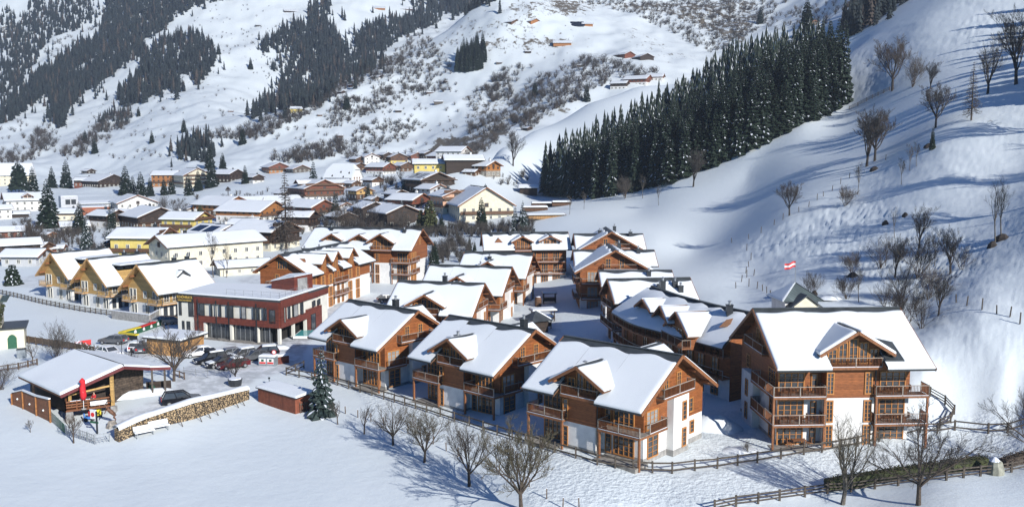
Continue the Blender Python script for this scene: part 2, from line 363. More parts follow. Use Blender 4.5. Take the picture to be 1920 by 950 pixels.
def make_terrain():
    pxs=np.concatenate([np.linspace(-900,-100,90)[:-1],np.linspace(-100,2020,620),np.linspace(2020,3000,100)[1:]])
    Ds=np.concatenate([np.geomspace(35,110,150)[:-1],np.geomspace(110,450,220)[:-1],np.geomspace(450,2500,260)])
    PX,DD=np.meshgrid(pxs,Ds); X=(PX-CX)/F*DD; zt=terrain_z(X.ravel(),DD.ravel())
    nx,ny=len(pxs),len(Ds); V=np.column_stack([X.ravel(),DD.ravel(),zt])
    i=np.arange(nx-1)[None]+np.arange(ny-1)[:,None]*nx; i=i.ravel()
    Fq=np.stack([i,i+1,i+nx+1,i+nx],1)
    me=bpy.data.meshes.new('snowfield'); me.vertices.add(len(V)); me.vertices.foreach_set('co',V.ravel())
    me.loops.add(len(Fq)*4); me.loops.foreach_set('vertex_index',Fq.ravel()); me.polygons.add(len(Fq))
    me.polygons.foreach_set('loop_start',np.arange(0,len(Fq)*4,4)); me.polygons.foreach_set('use_smooth',np.ones(len(Fq),bool)); me.update()
    qx,qy=pix(V[:,0],V[:,1],V[:,2]); far=V[:,1]
    bare=np.zeros(len(V)); packed=np.zeros(len(V)); trod=np.zeros(len(V))
    def soft(poly,amt,arr,lo,hi):
        k=inpoly(qx,qy,poly)&(far>lo)&(far<hi); arr[k]=np.maximum(arr[k],amt)
    for poly,amt in BARE: soft(poly,amt,bare,400,3000)
    for poly,amt in BARE_NEAR: soft(poly,amt,bare,95,400)
    for poly,amt in PACKED: soft(poly,amt,packed,60,240)
    for poly,amt in TROD: soft(poly,amt,trod,60,260)
    def blur(a,n):
        a=a.reshape(ny,nx)
        for _ in range(n): a[1:-1,1:-1]=(a[1:-1,1:-1]*2+a[:-2,1:-1]+a[2:,1:-1]+a[1:-1,:-2]+a[1:-1,2:])/6
        return a.ravel()
    for n,a,k in (('bare',bare,4),('packed',packed,2),('trodden',trod,3)):
        at=me.attributes.new(n,'FLOAT','POINT'); at.data.foreach_set('value',blur(a,k).astype(np.float32))
    me.materials.append(MATS['snow_cover']); me.update()
    o=put(me,'snow_ground'); struct(o)
BARE=[([(0,40),(0,75),(40,60),(35,35)],.6),([(540,205),(700,120),(800,70),(820,95),(700,150),(560,225)],.35),
 ([(800,90),(870,45),(930,35),(1000,20),(1010,50),(930,55),(860,75),(820,100)],.45),([(930,0),(1130,0),(1110,30),(1000,30),(940,20)],.5),
 ([(1030,0),(1090,0),(1080,30),(1060,35)],.75),([(900,75),(1060,70),(1060,85),(900,90)],.7),([(1110,0),(1420,0),(1400,90),(1330,60),(1250,30),(1130,15)],.62),
 ([(860,175),(1100,190),(1180,140),(1240,130),(1100,200),(1000,245),(960,240),(930,225),(900,260)],.5),([(820,255),(900,255),(940,230),(960,245),(880,300),(800,290)],.75),
 ([(950,190),(1010,180),(1010,225),(940,240),(880,235)],.5),([(1100,90),(1200,120),(1240,130),(1100,130)],.45),([(640,150),(760,110),(830,120),(760,170),(600,230),(520,260)],.35),
 ([(100,240),(300,130),(430,60),(560,20),(590,30),(480,130),(330,240),(200,290),(60,300)],.27),([(660,90),(760,40),(930,5),(1100,60),(1180,110),(1000,120),(800,150)],.26),([(1180,40),(1280,100),(1330,110),(1250,120),(1150,70)],.35)]
BARE_NEAR=[([(1620,340),(1900,200),(1920,230),(1700,330),(1560,400)],.22),([(1560,600),(1750,560),(1780,590),(1740,625),(1560,620)],.25)]
PACKED=[([(330,700),(430,640),(520,630),(640,600),(580,640),(560,690),(480,710),(420,760),(330,790),(230,800),(215,780),(330,735)],.55),([(195,640),(270,632),(290,660),(260,690),(200,665)],.4),
 ([(450,600),(620,590),(640,605),(560,650),(420,640)],.85),([(440,525),(480,515),(700,560),(690,575),(640,600),(600,590)],.4),([(0,530),(60,515),(200,500),(330,520),(330,535),(200,530),(60,540)],.35),([(500,440),(540,430),(580,500),(560,480)],.5),([(980,540),(1040,545),(1060,640),(1000,640)],.25),([(1300,790),(1340,780),(1380,830),(1300,850)],.2)]
TROD=[([(640,700),(1180,880),(1300,890),(1700,800),(1920,770),(1920,860),(1540,920),(1340,950),(1000,950),(900,860),(700,770)],1.0),([(980,540),(1130,540),(1140,640),(1060,660),(960,620)],.6),([(1280,760),(1420,760),(1480,850),(1300,870),(1240,830)],.9)]
make_terrain()

# thin winter air: one closed box round the camera and everything built
def haze():
    me=bpy.data.meshes.new('haze'); x0,x1,y0,y1,z0,z1=-2600,2600,-400,2650,-30,700
    v=[(x,y,z) for z in(z0,z1) for x,y in((x0,y0),(x1,y0),(x1,y1),(x0,y1))]
    me.from_pydata(v,[],[(3,2,1,0),(4,5,6,7),(0,1,5,4),(1,2,6,5),(2,3,7,6),(3,0,4,7)])
    m=bpy.data.materials.new('haze_air'); m.use_nodes=True; N=m.node_tree.nodes; N.remove(N['Principled BSDF']); pv=N.new('ShaderNodeVolumePrincipled'); pv.inputs['Color'].default_value=(.72,.84,1,1); pv.inputs['Density'].default_value=HAZE; pv.inputs['Anisotropy'].default_value=.2
    m.node_tree.links.new(pv.outputs[0],N['Material Output'].inputs['Volume']); me.materials.append(m); o=put(me,'haze'); o['kind']='stuff'; o['label']='thin bluish winter air over the valley'
HAZE=.00019
haze()
# ------------------------------------------------------------------ building kit
# facade coordinates: u along the ridge, v to the front; local x=u, y=-v
def mp(side,s,p,z):
    return {'F':(s,-p,z),'B':(s,p,z),'R':(p,-s,z),'L':(-p,-s,z)}[side]
ROT={'F':0,'R':R(90),'L':R(-90),'B':R(180)}
def sbox(mb,side,s0,s1,p0,p1,z0,z1,m):
    a=mp(side,s0,p0,z0); b=mp(side,s1,p1,z1); mb.box(a[0],b[0],a[1],b[1],a[2],b[2],m)
_wc={}
def win_mesh(w,h,nx,ny,fm,gm,kind,shut=None):
    k=(round(w,2),round(h,2),nx,ny,fm,gm,kind,shut)
    if k in _wc: return _wc[k]
    mb=MB(); t=.09 if w>.7 else .06
    if kind in('pane','all'):
        mb.poly([(-w/2,-.03,0),(w/2,-.03,0),(w/2,-.03,h),(-w/2,-.03,h)],gm)
    if kind in('frame','all'):
        for x0,x1,z0,z1 in [(-w/2-t*.4,-w/2+t,-.05,h+t*.5),(w/2-t,w/2+t*.4,-.05,h+t*.5),(-w/2+t,w/2-t,h-t,h+t*.5),(-w/2+t,w/2-t,-.05,t)]:
            mb.box(x0,x1,-.10,.0,z0,z1,fm)
        for i in range(1,nx): 
            x=-w/2+w*i/nx; mb.box(x-.045,x+.045,-.085,-.005,t,h-t,fm)
        for i in range(nx):
            for j in range(1,ny):
                z=h*j/ny; x0=-w/2+w*i/nx+.046; x1=-w/2+w*(i+1)/nx-.046; mb.box(x0,x1,-.07,-.005,z-.022,z+.022,fm)
        if shut:
            for s in(-1,1):
                xa=s*(w/2+t*.4+.02); xb=s*(w/2+t*.4+.02+w*.42); mb.box(xa,xb,-.07,-.01,-.02,h+.02,shut)
    _wc[k]=mb.mesh('window'); return _wc[k]
def win(T,side,s,p,z,w,h,nx=2,ny=3,fm='window_wood',gm='window_glass',split=True,shut=None,name='window'):
    loc=mp(side,s,p+.004,z)
    if split:
        o=put(win_mesh(w,h,nx,ny,fm,gm,'pane'),name,T,loc,ROT[side]); put(win_mesh(w,h,nx,ny,fm,gm,'frame',shut),'frame',o)
    else: o=put(win_mesh(w,h,nx,ny,fm,gm,'all',shut),name,T,loc,ROT[side])
    return o
def railing(mb,pts,h,rail='rail_wood',bal='rail_wood',gap=.15,bw=.07,top='baluster_grey',posts=True):
    """balustrade along a polyline of local points"""
    for a,b in zip(pts[:-1],pts[1:]):
        a=Vector(a);b=Vector(b);L=(b-a).length
        if L<.1: continue
        U=Vector((0,0,1)); mb.bar(a+U*(h-.03),b+U*(h-.03),.09,.06,top); mb.bar(a+U*.12,b+U*.12,.06,.07,rail)
        n=max(1,int(L/gap)); d=(b-a)/n
        for i in range(n+1):
            p=a+d*i; mb.bar(p+U*.13,p+U*(h-.06),bw,.03,bal,up=(b-a))
        if posts:
            k=max(1,int(L/2.2))
            for i in range(k+1):
                p=a+(b-a)*i/k; mb.bar(p,p+U*(h+.03),.09,.09,top)
def balcony(T,side,s0,s1,p0,p1,z,h=1.0,ends=(True,True),slab=.22,gap=.15,wrap=None,fas='chalet_trim',rail='rail_wood',bal='rail_wood',snow=True):
    mb=MB(); sbox(mb,side,s0,s1,p0,p1,z-slab,z-.02,fas); sbox(mb,side,s0+.05,s1-.05,p0,p1-.05,z-.02,z+.02,'patio_stone')
    if snow: sbox(mb,side,s0+.02,s1-.02,p1-.16,p1-.02,z+.022,z+.07,'clump_snow')
    b=mb.build('balcony',T)
    r=MB(); e=.06; pts=[]
    if ends[0]: pts.append(mp(side,s0+e,p0,z))
    pts+= [mp(side,s0+e,p1-e,z),mp(side,s1-e,p1-e,z)]
    if ends[1]: pts.append(mp(side,s1-e,p0,z))
    railing(r,pts,h,gap=gap,rail=rail,bal=bal); r.build('railing',b)
    return b
def post(T,side,s,p,z0,z1,w=.2,m='beam_wood',base=True):
    mb=MB(); q=mp(side,s,p,0); mb.box(q[0]-w/2,q[0]+w/2,q[1]-w/2,q[1]+w/2,z0,z1,m)
    return mb.build('post',T)
def chimney(Rf,x,y,z0,z1,w=.7,m='dark_metal'):
    mb=MB(); mb.box(x-w/2,x+w/2,y-w/2,y+w/2,z0,z1,m); mb.box(x-w/2-.07,x+w/2+.07,y-w/2-.07,y+w/2+.07,z1,z1+.08,m)
    mb.tube([(x,y,z1+.08),(x,y,z1+.45)],[.16,.16],8,'galvanised',True); mb.tube([(x,y,z1+.5),(x,y,z1+.62)],[.3,.06],8,'galvanised',True)
    mb.build('chimney',Rf)
class Hall:
    """gabled body: walls, roof with a snow layer, and helpers to hang things on its sides"""
    def __init__(s,T,L,W,hr,he,bu,bv,low,lowm='white_plaster',upm='chalet_wood',snow_t=.24,cuts=(),Wb=None,heb=None,roofm='roof_metal',barge='chalet_trim',sof='soffit_wood',seed=1,wavy=.8,base=True,plinth=.0,name='wall',res=.6):
        s.T=T;s.L=L;s.W=W;s.hr=hr;s.he=he;s.bu=bu;s.bv=bv;s.low=low
        Wb=Wb or W; heb=heb if heb is not None else he; s.Wb=Wb; s.heb=heb
        s.sl=(hr-he)/W; s.slb=(hr-heb)/Wb
        if low>0:
            mb=MB(); mb.fbox(bu[0],bu[1],bv[0],bv[1],-1.2,low,lowm)
            if plinth: 
                mb.fbox(bu[0]-.03,bu[1]+.03,bv[0]-.03,bv[1]+.03,-1.2,plinth,'concrete')
            mb.build(name,T)
        mb=MB(); z1=s.zr(bv[1])-.25; z0=s.zr(bv[0])-.25
        prof=[(bv[0],max(low,-.6)),(bv[1],max(low,-.6)),(bv[1],z1),(0,hr-.28),(bv[0],z0)]
        e=.03 if low>0 else 0
        mb.prism([(bu[0]-e,-(v+(e if v>0 else -e)),z) for v,z in prof],(bu[1]-bu[0]+2*e,0,0),upm); mb.build('cladding' if low>0 else name,T)
        # roof
        mb=MB(); th=.2
        quads=[]; us=[-L/2]; 
        front=[]
        cur=-L/2
        for (a,b,vc) in sorted(cuts):
            if a>cur: front.append((cur,a,W))
            front.append((a,b,vc)); cur=b
        if cur<L/2: front.append((cur,L/2,W))
        def slab(u0,u1,va,vb,f):   # va low, vb ridge, f sign
            za=s.zr(f*va); zb=s.zr(f*vb)
            for (t0,t1,m) in ((-th,-.05,sof),(-.05,0,roofm)):
                mb.hexa([(u0,-f*va,za+t0),(u1,-f*va,za+t0),(u1,-f*vb,zb+t0),(u0,-f*vb,zb+t0),(u0,-f*va,za+t1),(u1,-f*va,za+t1),(u1,-f*vb,zb+t1),(u0,-f*vb,zb+t1)],m)
        for (u0,u1,vl) in front: slab(u0,u1,vl,0,1)
        slab(-L/2,L/2,Wb,0,-1)
        for u in(-L/2-.04,L/2+.04):   # barge boards
            mb.bar((u,-W,he-.13),(u,0,hr-.13),.08,.34,barge); mb.bar((u,Wb,heb-.13),(u,0,hr-.13),.08,.34,barge)
        for (u0,u1,vl) in front:      # gutters
            if vl==W: mb.bar((u0,-W-.07,he-.1),(u1,-W-.07,he-.1),.12,.12,'dark_metal')
        mb.bar((-L/2,Wb+.07,heb-.1),(L/2,Wb+.07,heb-.1),.12,.12,'dark_metal')
        mb.bar((-L/2,0,hr+.03),(L/2,0,hr+.03),.36,.08,roofm)
        s.roof=mb.build('roof',T)
        mb=MB()
        if snow_t>0:
            for i,(u0,u1,vl) in enumerate(front):
                r='B'+('L' if i==0 else '')+('R' if i==len(front)-1 else '')+'T'
                vt=.12
                snow_sheet(mb,(u0,-vl,s.zr(vl)),(u1,-vl,s.zr(vl)),(u1,-vt,s.zr(vt)),(u0,-vt,s.zr(vt)),snow_t,r,wavy,seed+0,res=res)
            snow_sheet(mb,(L/2,Wb,heb),(-L/2,Wb,heb),(-L/2,.12,hr-.07),(L/2,.12,hr-.07),snow_t,'BLRT',wavy*.6,seed+5,res=res)
            mb.build('snow_cover',s.roof,True)
    def zr(s,v): return s.hr-s.sl*v if v>=0 else s.hr+s.slb*v
    def dormer(s,uc,hw,tip,eave,vf,vw,base,f=1,wall='chalet_wood',nwin=4,bal=None,snow_t=.26,seed=3,win_h=1.5,barge='chalet_trim',wz=None):
        T=s.T; vr=(s.hr-tip)/s.sl; ve=(s.hr-eave)/s.sl; th=.17; Y=lambda v:-v*f
        d=MB(); sl=(tip-eave)/hw; wi=hw-.75
        # front wall with the gable, and the cheeks
        zt=lambda u:tip-sl*abs(u-uc)-th
        pts=[(uc-wi,Y(vw),base),(uc+wi,Y(vw),base),(uc+wi,Y(vw),zt(uc+wi)),(uc,Y(vw),tip-th),(uc-wi,Y(vw),zt(uc-wi))]
        d.prism(pts,(0,f*max(.3,min(2.5,vw-ve+.4)),0),wall)
        R_=d.build('dormer',T)
        r=MB()
        for k in(-1,1):
            a=(uc,Y(vf),tip);b=(uc+k*hw,Y(vf),eave);c=(uc+k*hw,Y(ve),eave);e=(uc,Y(vr),tip)
            lo=lambda p,t:(p[0],p[1],p[2]+t)
            r.hexa([lo(b,-th),lo(c,-th),lo(e,-th),lo(a,-th),lo(b,-.04),lo(c,-.04),lo(e,-.04),lo(a,-.04)],'soffit_wood')
            r.hexa([lo(b,-.04),lo(c,-.04),lo(e,-.04),lo(a,-.04),b,c,e,a],'roof_metal')
            r.bar((uc,Y(vf+.04),tip-.12),(uc+k*hw,Y(vf+.04),eave-.12),.08,.3,barge)
        r.bar((uc,Y(vf),tip+.02),(uc,Y(vr),tip+.02),.3,.06,'roof_metal')
        r.build('dormer_roof',R_)
        m=MB()
        if snow_t:
            for k in(-1,1):
                snow_sheet(m,(uc+k*hw,Y(vf),eave),(uc+k*hw,Y(ve-.3),eave),(uc+k*.06,Y(vr-.3),tip-.03),(uc+k*.06,Y(vf),tip-.03),snow_t,'BLT',.3,seed)
            m.build('snow_cover',R_,True)
        # windows under the gable
        if nwin:
            span=2*wi-.9; ww=span/nwin
            for i in range(nwin):
                u=uc-span/2+ww*(i+.5); top=min(zt(u-ww*.4),zt(u+ww*.4))-.25; z0=wz if wz is not None else base+.35
                if top-z0>.5: win(R_,'F' if f>0 else 'B',u,vw,z0,ww*.86,min(top-z0,win_h+1.0),2,3,split=False)
        # purlin ends
        for k in(-.86,0,.86): 
            pm=MB(); u=uc+k*hw; pm.box(u-.1,u+.1,*sorted((Y(vw),Y(vf-.15))),zt(u)-.24,zt(u)-.01,'beam_wood'); pm.build('purlin',R_)
        if bal:
            z,u0,u1,v1=bal; mb=MB(); mb.box(u0,u1,*sorted((Y(vw),Y(v1))),z-.26,z,'chalet_trim'); mb.box(u0+.03,u1-.03,*sorted((Y(v1-.2),Y(v1-.03))),z+.002,z+.06,'clump_snow'); b=mb.build('balcony',R_)
            rl=MB(); railing(rl,[(u0+.06,Y(vw),z),(u0+.06,Y(v1-.06),z),(u1-.06,Y(v1-.06),z),(u1-.06,Y(vw),z)],.98); 
            for f_,k_,mm in zip(rl.f,rl.m,[0]*len(rl.f)): pass
            rl.build('railing',b)
        return R_
    def purlins(s,side,out):
        for v in(-.8*s.W,-.4*s.W,0,.4*s.W,.8*s.W):
            mb=MB(); z=s.zr(v)-.2; u0=s.bu[1] if side=='R' else s.bu[0]; u1=(s.L/2-.2) if side=='R' else -s.L/2+.2
            mb.box(u0,u1,-v-.1,-v+.1,z-.3,z-.02,'beam_wood'); mb.build('purlin',s.T)
def furniture(T,side,s,p,z,seed=0):
    """a small balcony table with two chairs"""
    q=mp(side,s,p,z); 
    mb=MB(); x,y,z=q; mb.tube([(x,y,z+.70),(x,y,z+.74)],[.45,.45],10,'chalet_trim',True); mb.tube([(x,y,z),(x,y,z+.7)],[.04,.04],6,'dark_metal')
    mb.tube([(x,y,z),(x,y,z+.03)],[.25,.25],8,'dark_metal',True); return mb
# ------------------------------------------------------------------ the repeated chalet of the front and middle rows
def chalet(x,y,th,z,L,label,chim=(( -1.2,3.3),),front_full=True,rear_dormer=False):
    T=empty('chalet',(x,y,z),th,label,'chalet','timber chalets of the resort')
    hr,he,W=9.98,5.58,7.27; k=L/14.8; a=L/2-1.25
    H=Hall(T,L,W,hr,he,(-a,a),(-6.3,4.9),2.75,cuts=[(-3.1,1.95,4.4)],seed=int(abs(x*3)),plinth=.35)
    # projecting middle bay
    mb=MB(); mb.fbox(-2.9,1.25,4.9,6.0,-1.0,2.75,'white_plaster'); mb.fbox(-2.93,1.28,4.88,6.03,-1.0,.35,'concrete'); mb.build('bay_wall',T)
    mb=MB(); mb.fbox(-2.93,1.28,4.92,6.03,2.75,5.33,'chalet_wood'); mb.build('bay_cladding',T)
    H.dormer(-.6,3.45,8.8,6.85,6.9,5.3,5.5,bal=(5.6,-2.9,1.75,6.5),seed=int(abs(y)))
    H.dormer(.8,3.0,9.3,7.3,6.6,5.6,5.5,f=-1,seed=int(abs(y))+1)
    # balconies left and right of the bay
    balcony(T,'F',-a-1.0,-2.4,4.9,6.7,2.95,ends=(True,True))
    balcony(T,'F',1.95,a+.75,4.9,6.7,2.95,ends=(True,False))
    balcony(T,'R',1.7,4.89,a,a+.75,2.95,ends=(True,False))
    for s in(-a-.85,-2.55,2.1,a+.6): post(T,'F',s,6.55,-1.0,2.73)
    # upper gable balcony on its white stair box
    mb=MB(); sbox(mb,'R',-2.2,.7,a,a+.8,-1.0,5.75,'white_plaster'); sbox(mb,'R',-2.23,.73,a,a+.83,-1.0,.35,'concrete'); mb.build('stair_box',T)
    balcony(T,'R',-3.1,2.85,a,a+1.0,6.0)
    for s_,sd in((1,'R'),(-1,'L')):
        if sd=='L': balcony(T,'L',-3.0,3.0,a,a+1.0,6.0)
        for v in(-1.35,1.05): win(T,sd,v,a+.03,6.15,.85,1.75,2,4)
        win(T,sd,3.5,a+.03,3.1,2.1,1.85,3,4,gm='curtain_glass' if sd=='R' else 'window_glass'); win(T,sd,-3.6,a+.03,3.2,1.3,1.5,2,3)
        win(T,sd,3.3,a,.2,1.9,2.2,2,4); win(T,sd,-4.2,a,.9,.8,1.3,1,3)
        H.purlins(sd,0)
    for v in(-1.3,): 
        win(T,'R',v,a+.8,.35,.75,1.9,1,4); win(T,'R',v,a+.8,3.1,.75,1.9,1,4)
    # front windows
    for z_ in(.2,3.05):
        up=.03 if z_>2.7 else 0
        win(T,'F',-5.0,4.9+up,z_,2.3,2.1,4,4); win(T,'F',3.9,4.9+up,z_,2.4,2.1,4,4); win(T,'F',2.05,4.9+up,z_,.7,2.0,1,4)
        win(T,'F',-2.5,6.0+up,z_,.62,2.0,1,4)
    for cx,cv in chim: chimney(H.roof,cx,-cv,H.zr(cv)-.2,H.zr(cv)+1.15)
    for u0,u1 in((1.9,a+.6),(-a-.8,-3.0)): mb=MB(); mb.fbox(u0,u1,4.92,7.2,-1.0,.05,'patio_stone'); mb.build('terrace',T)
    mb=MB(); pt=[(1.45,-7.25,5.5),(1.5,-6.1,5.1),(1.5,-6.06,-.5)]; mb.tube([Vector(p) for p in pt],[.05]*3,6,'dark_metal'); mb.build('downpipe',T)
    return T
chalet(11.315,92.98,-.72,.40,14.8,'front-row chalet with chimney beside its dormer, right of the other two front-row chalets',chim=((-1.15,4.6),))
chalet(-2.65,111.12,-.745,-.53,14.9,'front-row chalet in the middle, between two chalets of the same shape',chim=((-1.6,4.1),(5.2,-.4)))
chalet(-17.95,124.07,-.718,-.51,14.6,'front-row chalet nearest the flat-roofed red hotel, behind the lone snowy spruce',chim=((2.2,-.5),))
chalet(-11.78,149.45,-.245,-.84,15.1,'second-row chalet with snow roof just behind the front row, facing the courtyard',chim=((.5,-.5),))
chalet(-7.72,167.9,-.243,-.38,16.0,'third-row chalet whose orange gable faces the courtyard carts',chim=())
chalet(-2.73,187.7,-.24,.0,14.8,'rearmost small chalet of the column left of the courtyard, with a thin chimney',chim=((-1.2,3.0),(-2.5,5.2)))
# ------------------------------------------------------------------ the large chalet at the right
def big_chalet():
    T=empty('big_chalet',(34.2,97.45,.05),.0481,'largest chalet at the right, three storeys of balconies facing the field','chalet')
    L,W,hr,he=16.24,8.3,13.46,8.6; a0,a1=-6.9,6.9
    H=Hall(T,L,W,hr,he,(a0,a1),(-7.2,5.4),5.25,cuts=[(-2.5,3.2,5.6)],seed=11,plinth=.4,wavy=.7)
    mb=MB(); mb.fbox(-2.4,2.5,5.4,6.5,-1.0,5.25,'white_plaster'); mb.fbox(-2.43,2.53,5.4,6.53,-1.0,.4,'concrete'); mb.build('bay_wall',T)
    mb=MB(); mb.fbox(-2.43,2.53,5.42,6.53,5.25,8.28,'chalet_wood'); mb.build('bay_cladding',T)
    H.dormer(.45,3.9,12.3,9.9,7.4,6.2,8.4,bal=(8.6,-2.45,3.15,7.3),seed=4,nwin=5,win_h=1.6)
    for z in(2.57,5.5):
        balcony(T,'F',-8.0,-2.45,5.4,7.1,z,ends=(False,True),h=1.1); balcony(T,'L',-.4,7.05,6.9,8.0,z,ends=(True,False),h=1.1)
        balcony(T,'F',2.6,8.25,5.4,7.1,z,ends=(True,True),h=1.1)
    for s in(-7.9,-2.6,2.75,8.1): 
        post(T,'F',s,6.98,-1.0,2.33); post(T,'F',s,6.98,2.6,5.26)
    mb=MB(); sbox(mb,'L',-4.2,-.5,6.9,7.7,-1.0,5.9,'white_plaster'); mb.build('stair_box',T)
    balcony(T,'L',-3.6,2.8,6.9,7.9,9.0); balcony(T,'R',-2.8,2.8,6.9,7.9,9.0)
    for sd in 'LR':
        for v in(-1.4,1.4): win(T,sd,v,6.93,9.15,.95,1.9,2,4)
        win(T,sd,3.6,6.93,5.7,2.2,2.0,3,4); win(T,sd,-4.6,6.93,5.9,1.1,1.5,2,3)
        for z in(.3,2.8): win(T,sd,-5.6,6.9,z+.6,.8,1.3,1,3); win(T,sd,3.8,6.9,z,1.8,2.1,2,4)
        H.purlins(sd,0)
    for z in(.6,3.2): win(T,'L',-2.6,7.7,z,.8,1.8,1,3)
    for i,z in enumerate((.12,2.72,5.65)):
        up=.03 if z>5 else 0
        win(T,'F',-5.6,5.4+up,z,2.7,2.05,4,4); win(T,'F',5.1,5.4+up,z,2.7,2.05,4,4); win(T,'F',-3.2,5.4+up,z,.6,1.9,1,3)
        win(T,'F',-1.95,6.5+up,z,.75,2.25,2,5); win(T,'F',2.05,6.5+up,z,.75,2.25,2,5)
    mb=MB(); mb.tube([(2.75,-6.62,8.3),(2.75,-6.62,-.5)],[.06,.06],6,'dark_metal'); mb.build('downpipe',T)
    for u0,u1 in((-7.9,-2.44),(2.6,8.2)): mb=MB(); mb.fbox(u0,u1,5.42,7.4,-1.0,.06,'patio_stone'); mb.build('terrace',T)
    mb=MB(); mb.hexa([(3.25,-7.6,9.0),(5.2,-7.6,9.0),(5.0,-5.2,10.45),(3.25,-4.6,10.8),(3.25,-7.6,9.36),(5.2,-7.6,9.36),(5.0,-5.2,10.76),(3.25,-4.6,11.1)],'roof_metal'); mb.build('flashing',H.roof)
    return H
BH=big_chalet()
def sit_set(T,s,p,z,label,m='chalet_trim'):
    w=T.matrix_basis@Vector((s,-p,z)); S=empty('garden_table',tuple(w),T.rotation_euler.z,label,'table','balcony tables of the largest chalet'); mb=MB(); mb.box(-.7,.7,-.38,.38,.70,.75,m); mb.build('tabletop',S)
    for x in(-.6,.6):
        for y in(-.3,.3): mb=MB(); mb.box(x-.03,x+.03,y-.03,y+.03,0,.7,m); mb.build('leg',S)
    for k,x in enumerate((-1.05,1.05)):
        w2=T.matrix_basis@Vector((s+x,-p,z)); Cc=empty('garden_chair',tuple(w2),T.rotation_euler.z+(R(90) if x<0 else R(-90)),('left' if x<0 else 'right')+' chair at the '+label,'chair','balcony chairs of the largest chalet'); mb=MB(); mb.box(-.24,.24,-.24,.24,.42,.46,m); mb.build('seat',Cc); mb=MB(); mb.box(-.24,.24,.2,.25,.46,.98,m); mb.build('backrest',Cc)
        for a in(-.2,.2):
            for b in(-.2,.2): mb=MB(); mb.box(a-.025,a+.025,b-.025,b+.025,0,.42,m); mb.build('leg',Cc)
bpy.context.view_layer.update()
for s_,z_,l_ in((-5.4,2.6,'table on the left first-floor balcony'),(5.3,2.6,'table on the right first-floor balcony'),(-5.4,5.53,'table on the left upper balcony'),(5.3,5.53,'table on the right upper balcony'),(-4.9,.08,'table on the ground terrace')): sit_set(BH.T,s_,6.2,z_,l_)
# ------------------------------------------------------------------ the other resort buildings
mat('panel_red',(.155,.040,.026),.5,.12,2,grooves=('Z',.22),gdark=.6)
mat('panel_white',(.70,.68,.60),.7,.04,1)
mat('larch_wood',(.55,.345,.125),.65,.12,4,grooves=('Z',.17),gdark=.7)
mat('larch_trim',(.55,.31,.12),.6,.12,4)
mat('grey_plaster',(.50,.51,.52),.85,.06,1)
mat('gold_letters',(.75,.50,.12),.4,.05,2,metal=.2)
mat('sign_black',(.03,.028,.025),.5,.05,2)
mat('zinc_green',(.17,.21,.20),.4,.12,1.5,metal=.4,grooves=('H',.55),gdark=.5)
mat('flag_red',(.62,.05,.05),.7,.05,2); mat('flag_white',(.8,.8,.8),.7,.03,2)
def rowwin(T,side,p,s0,s1,z,n,w,h,nx=2,ny=3,**k):
    for i in range(n): win(T,side,s0+(s1-s0)*(i+.5)/n,p,z,w,h,nx,ny,**k)
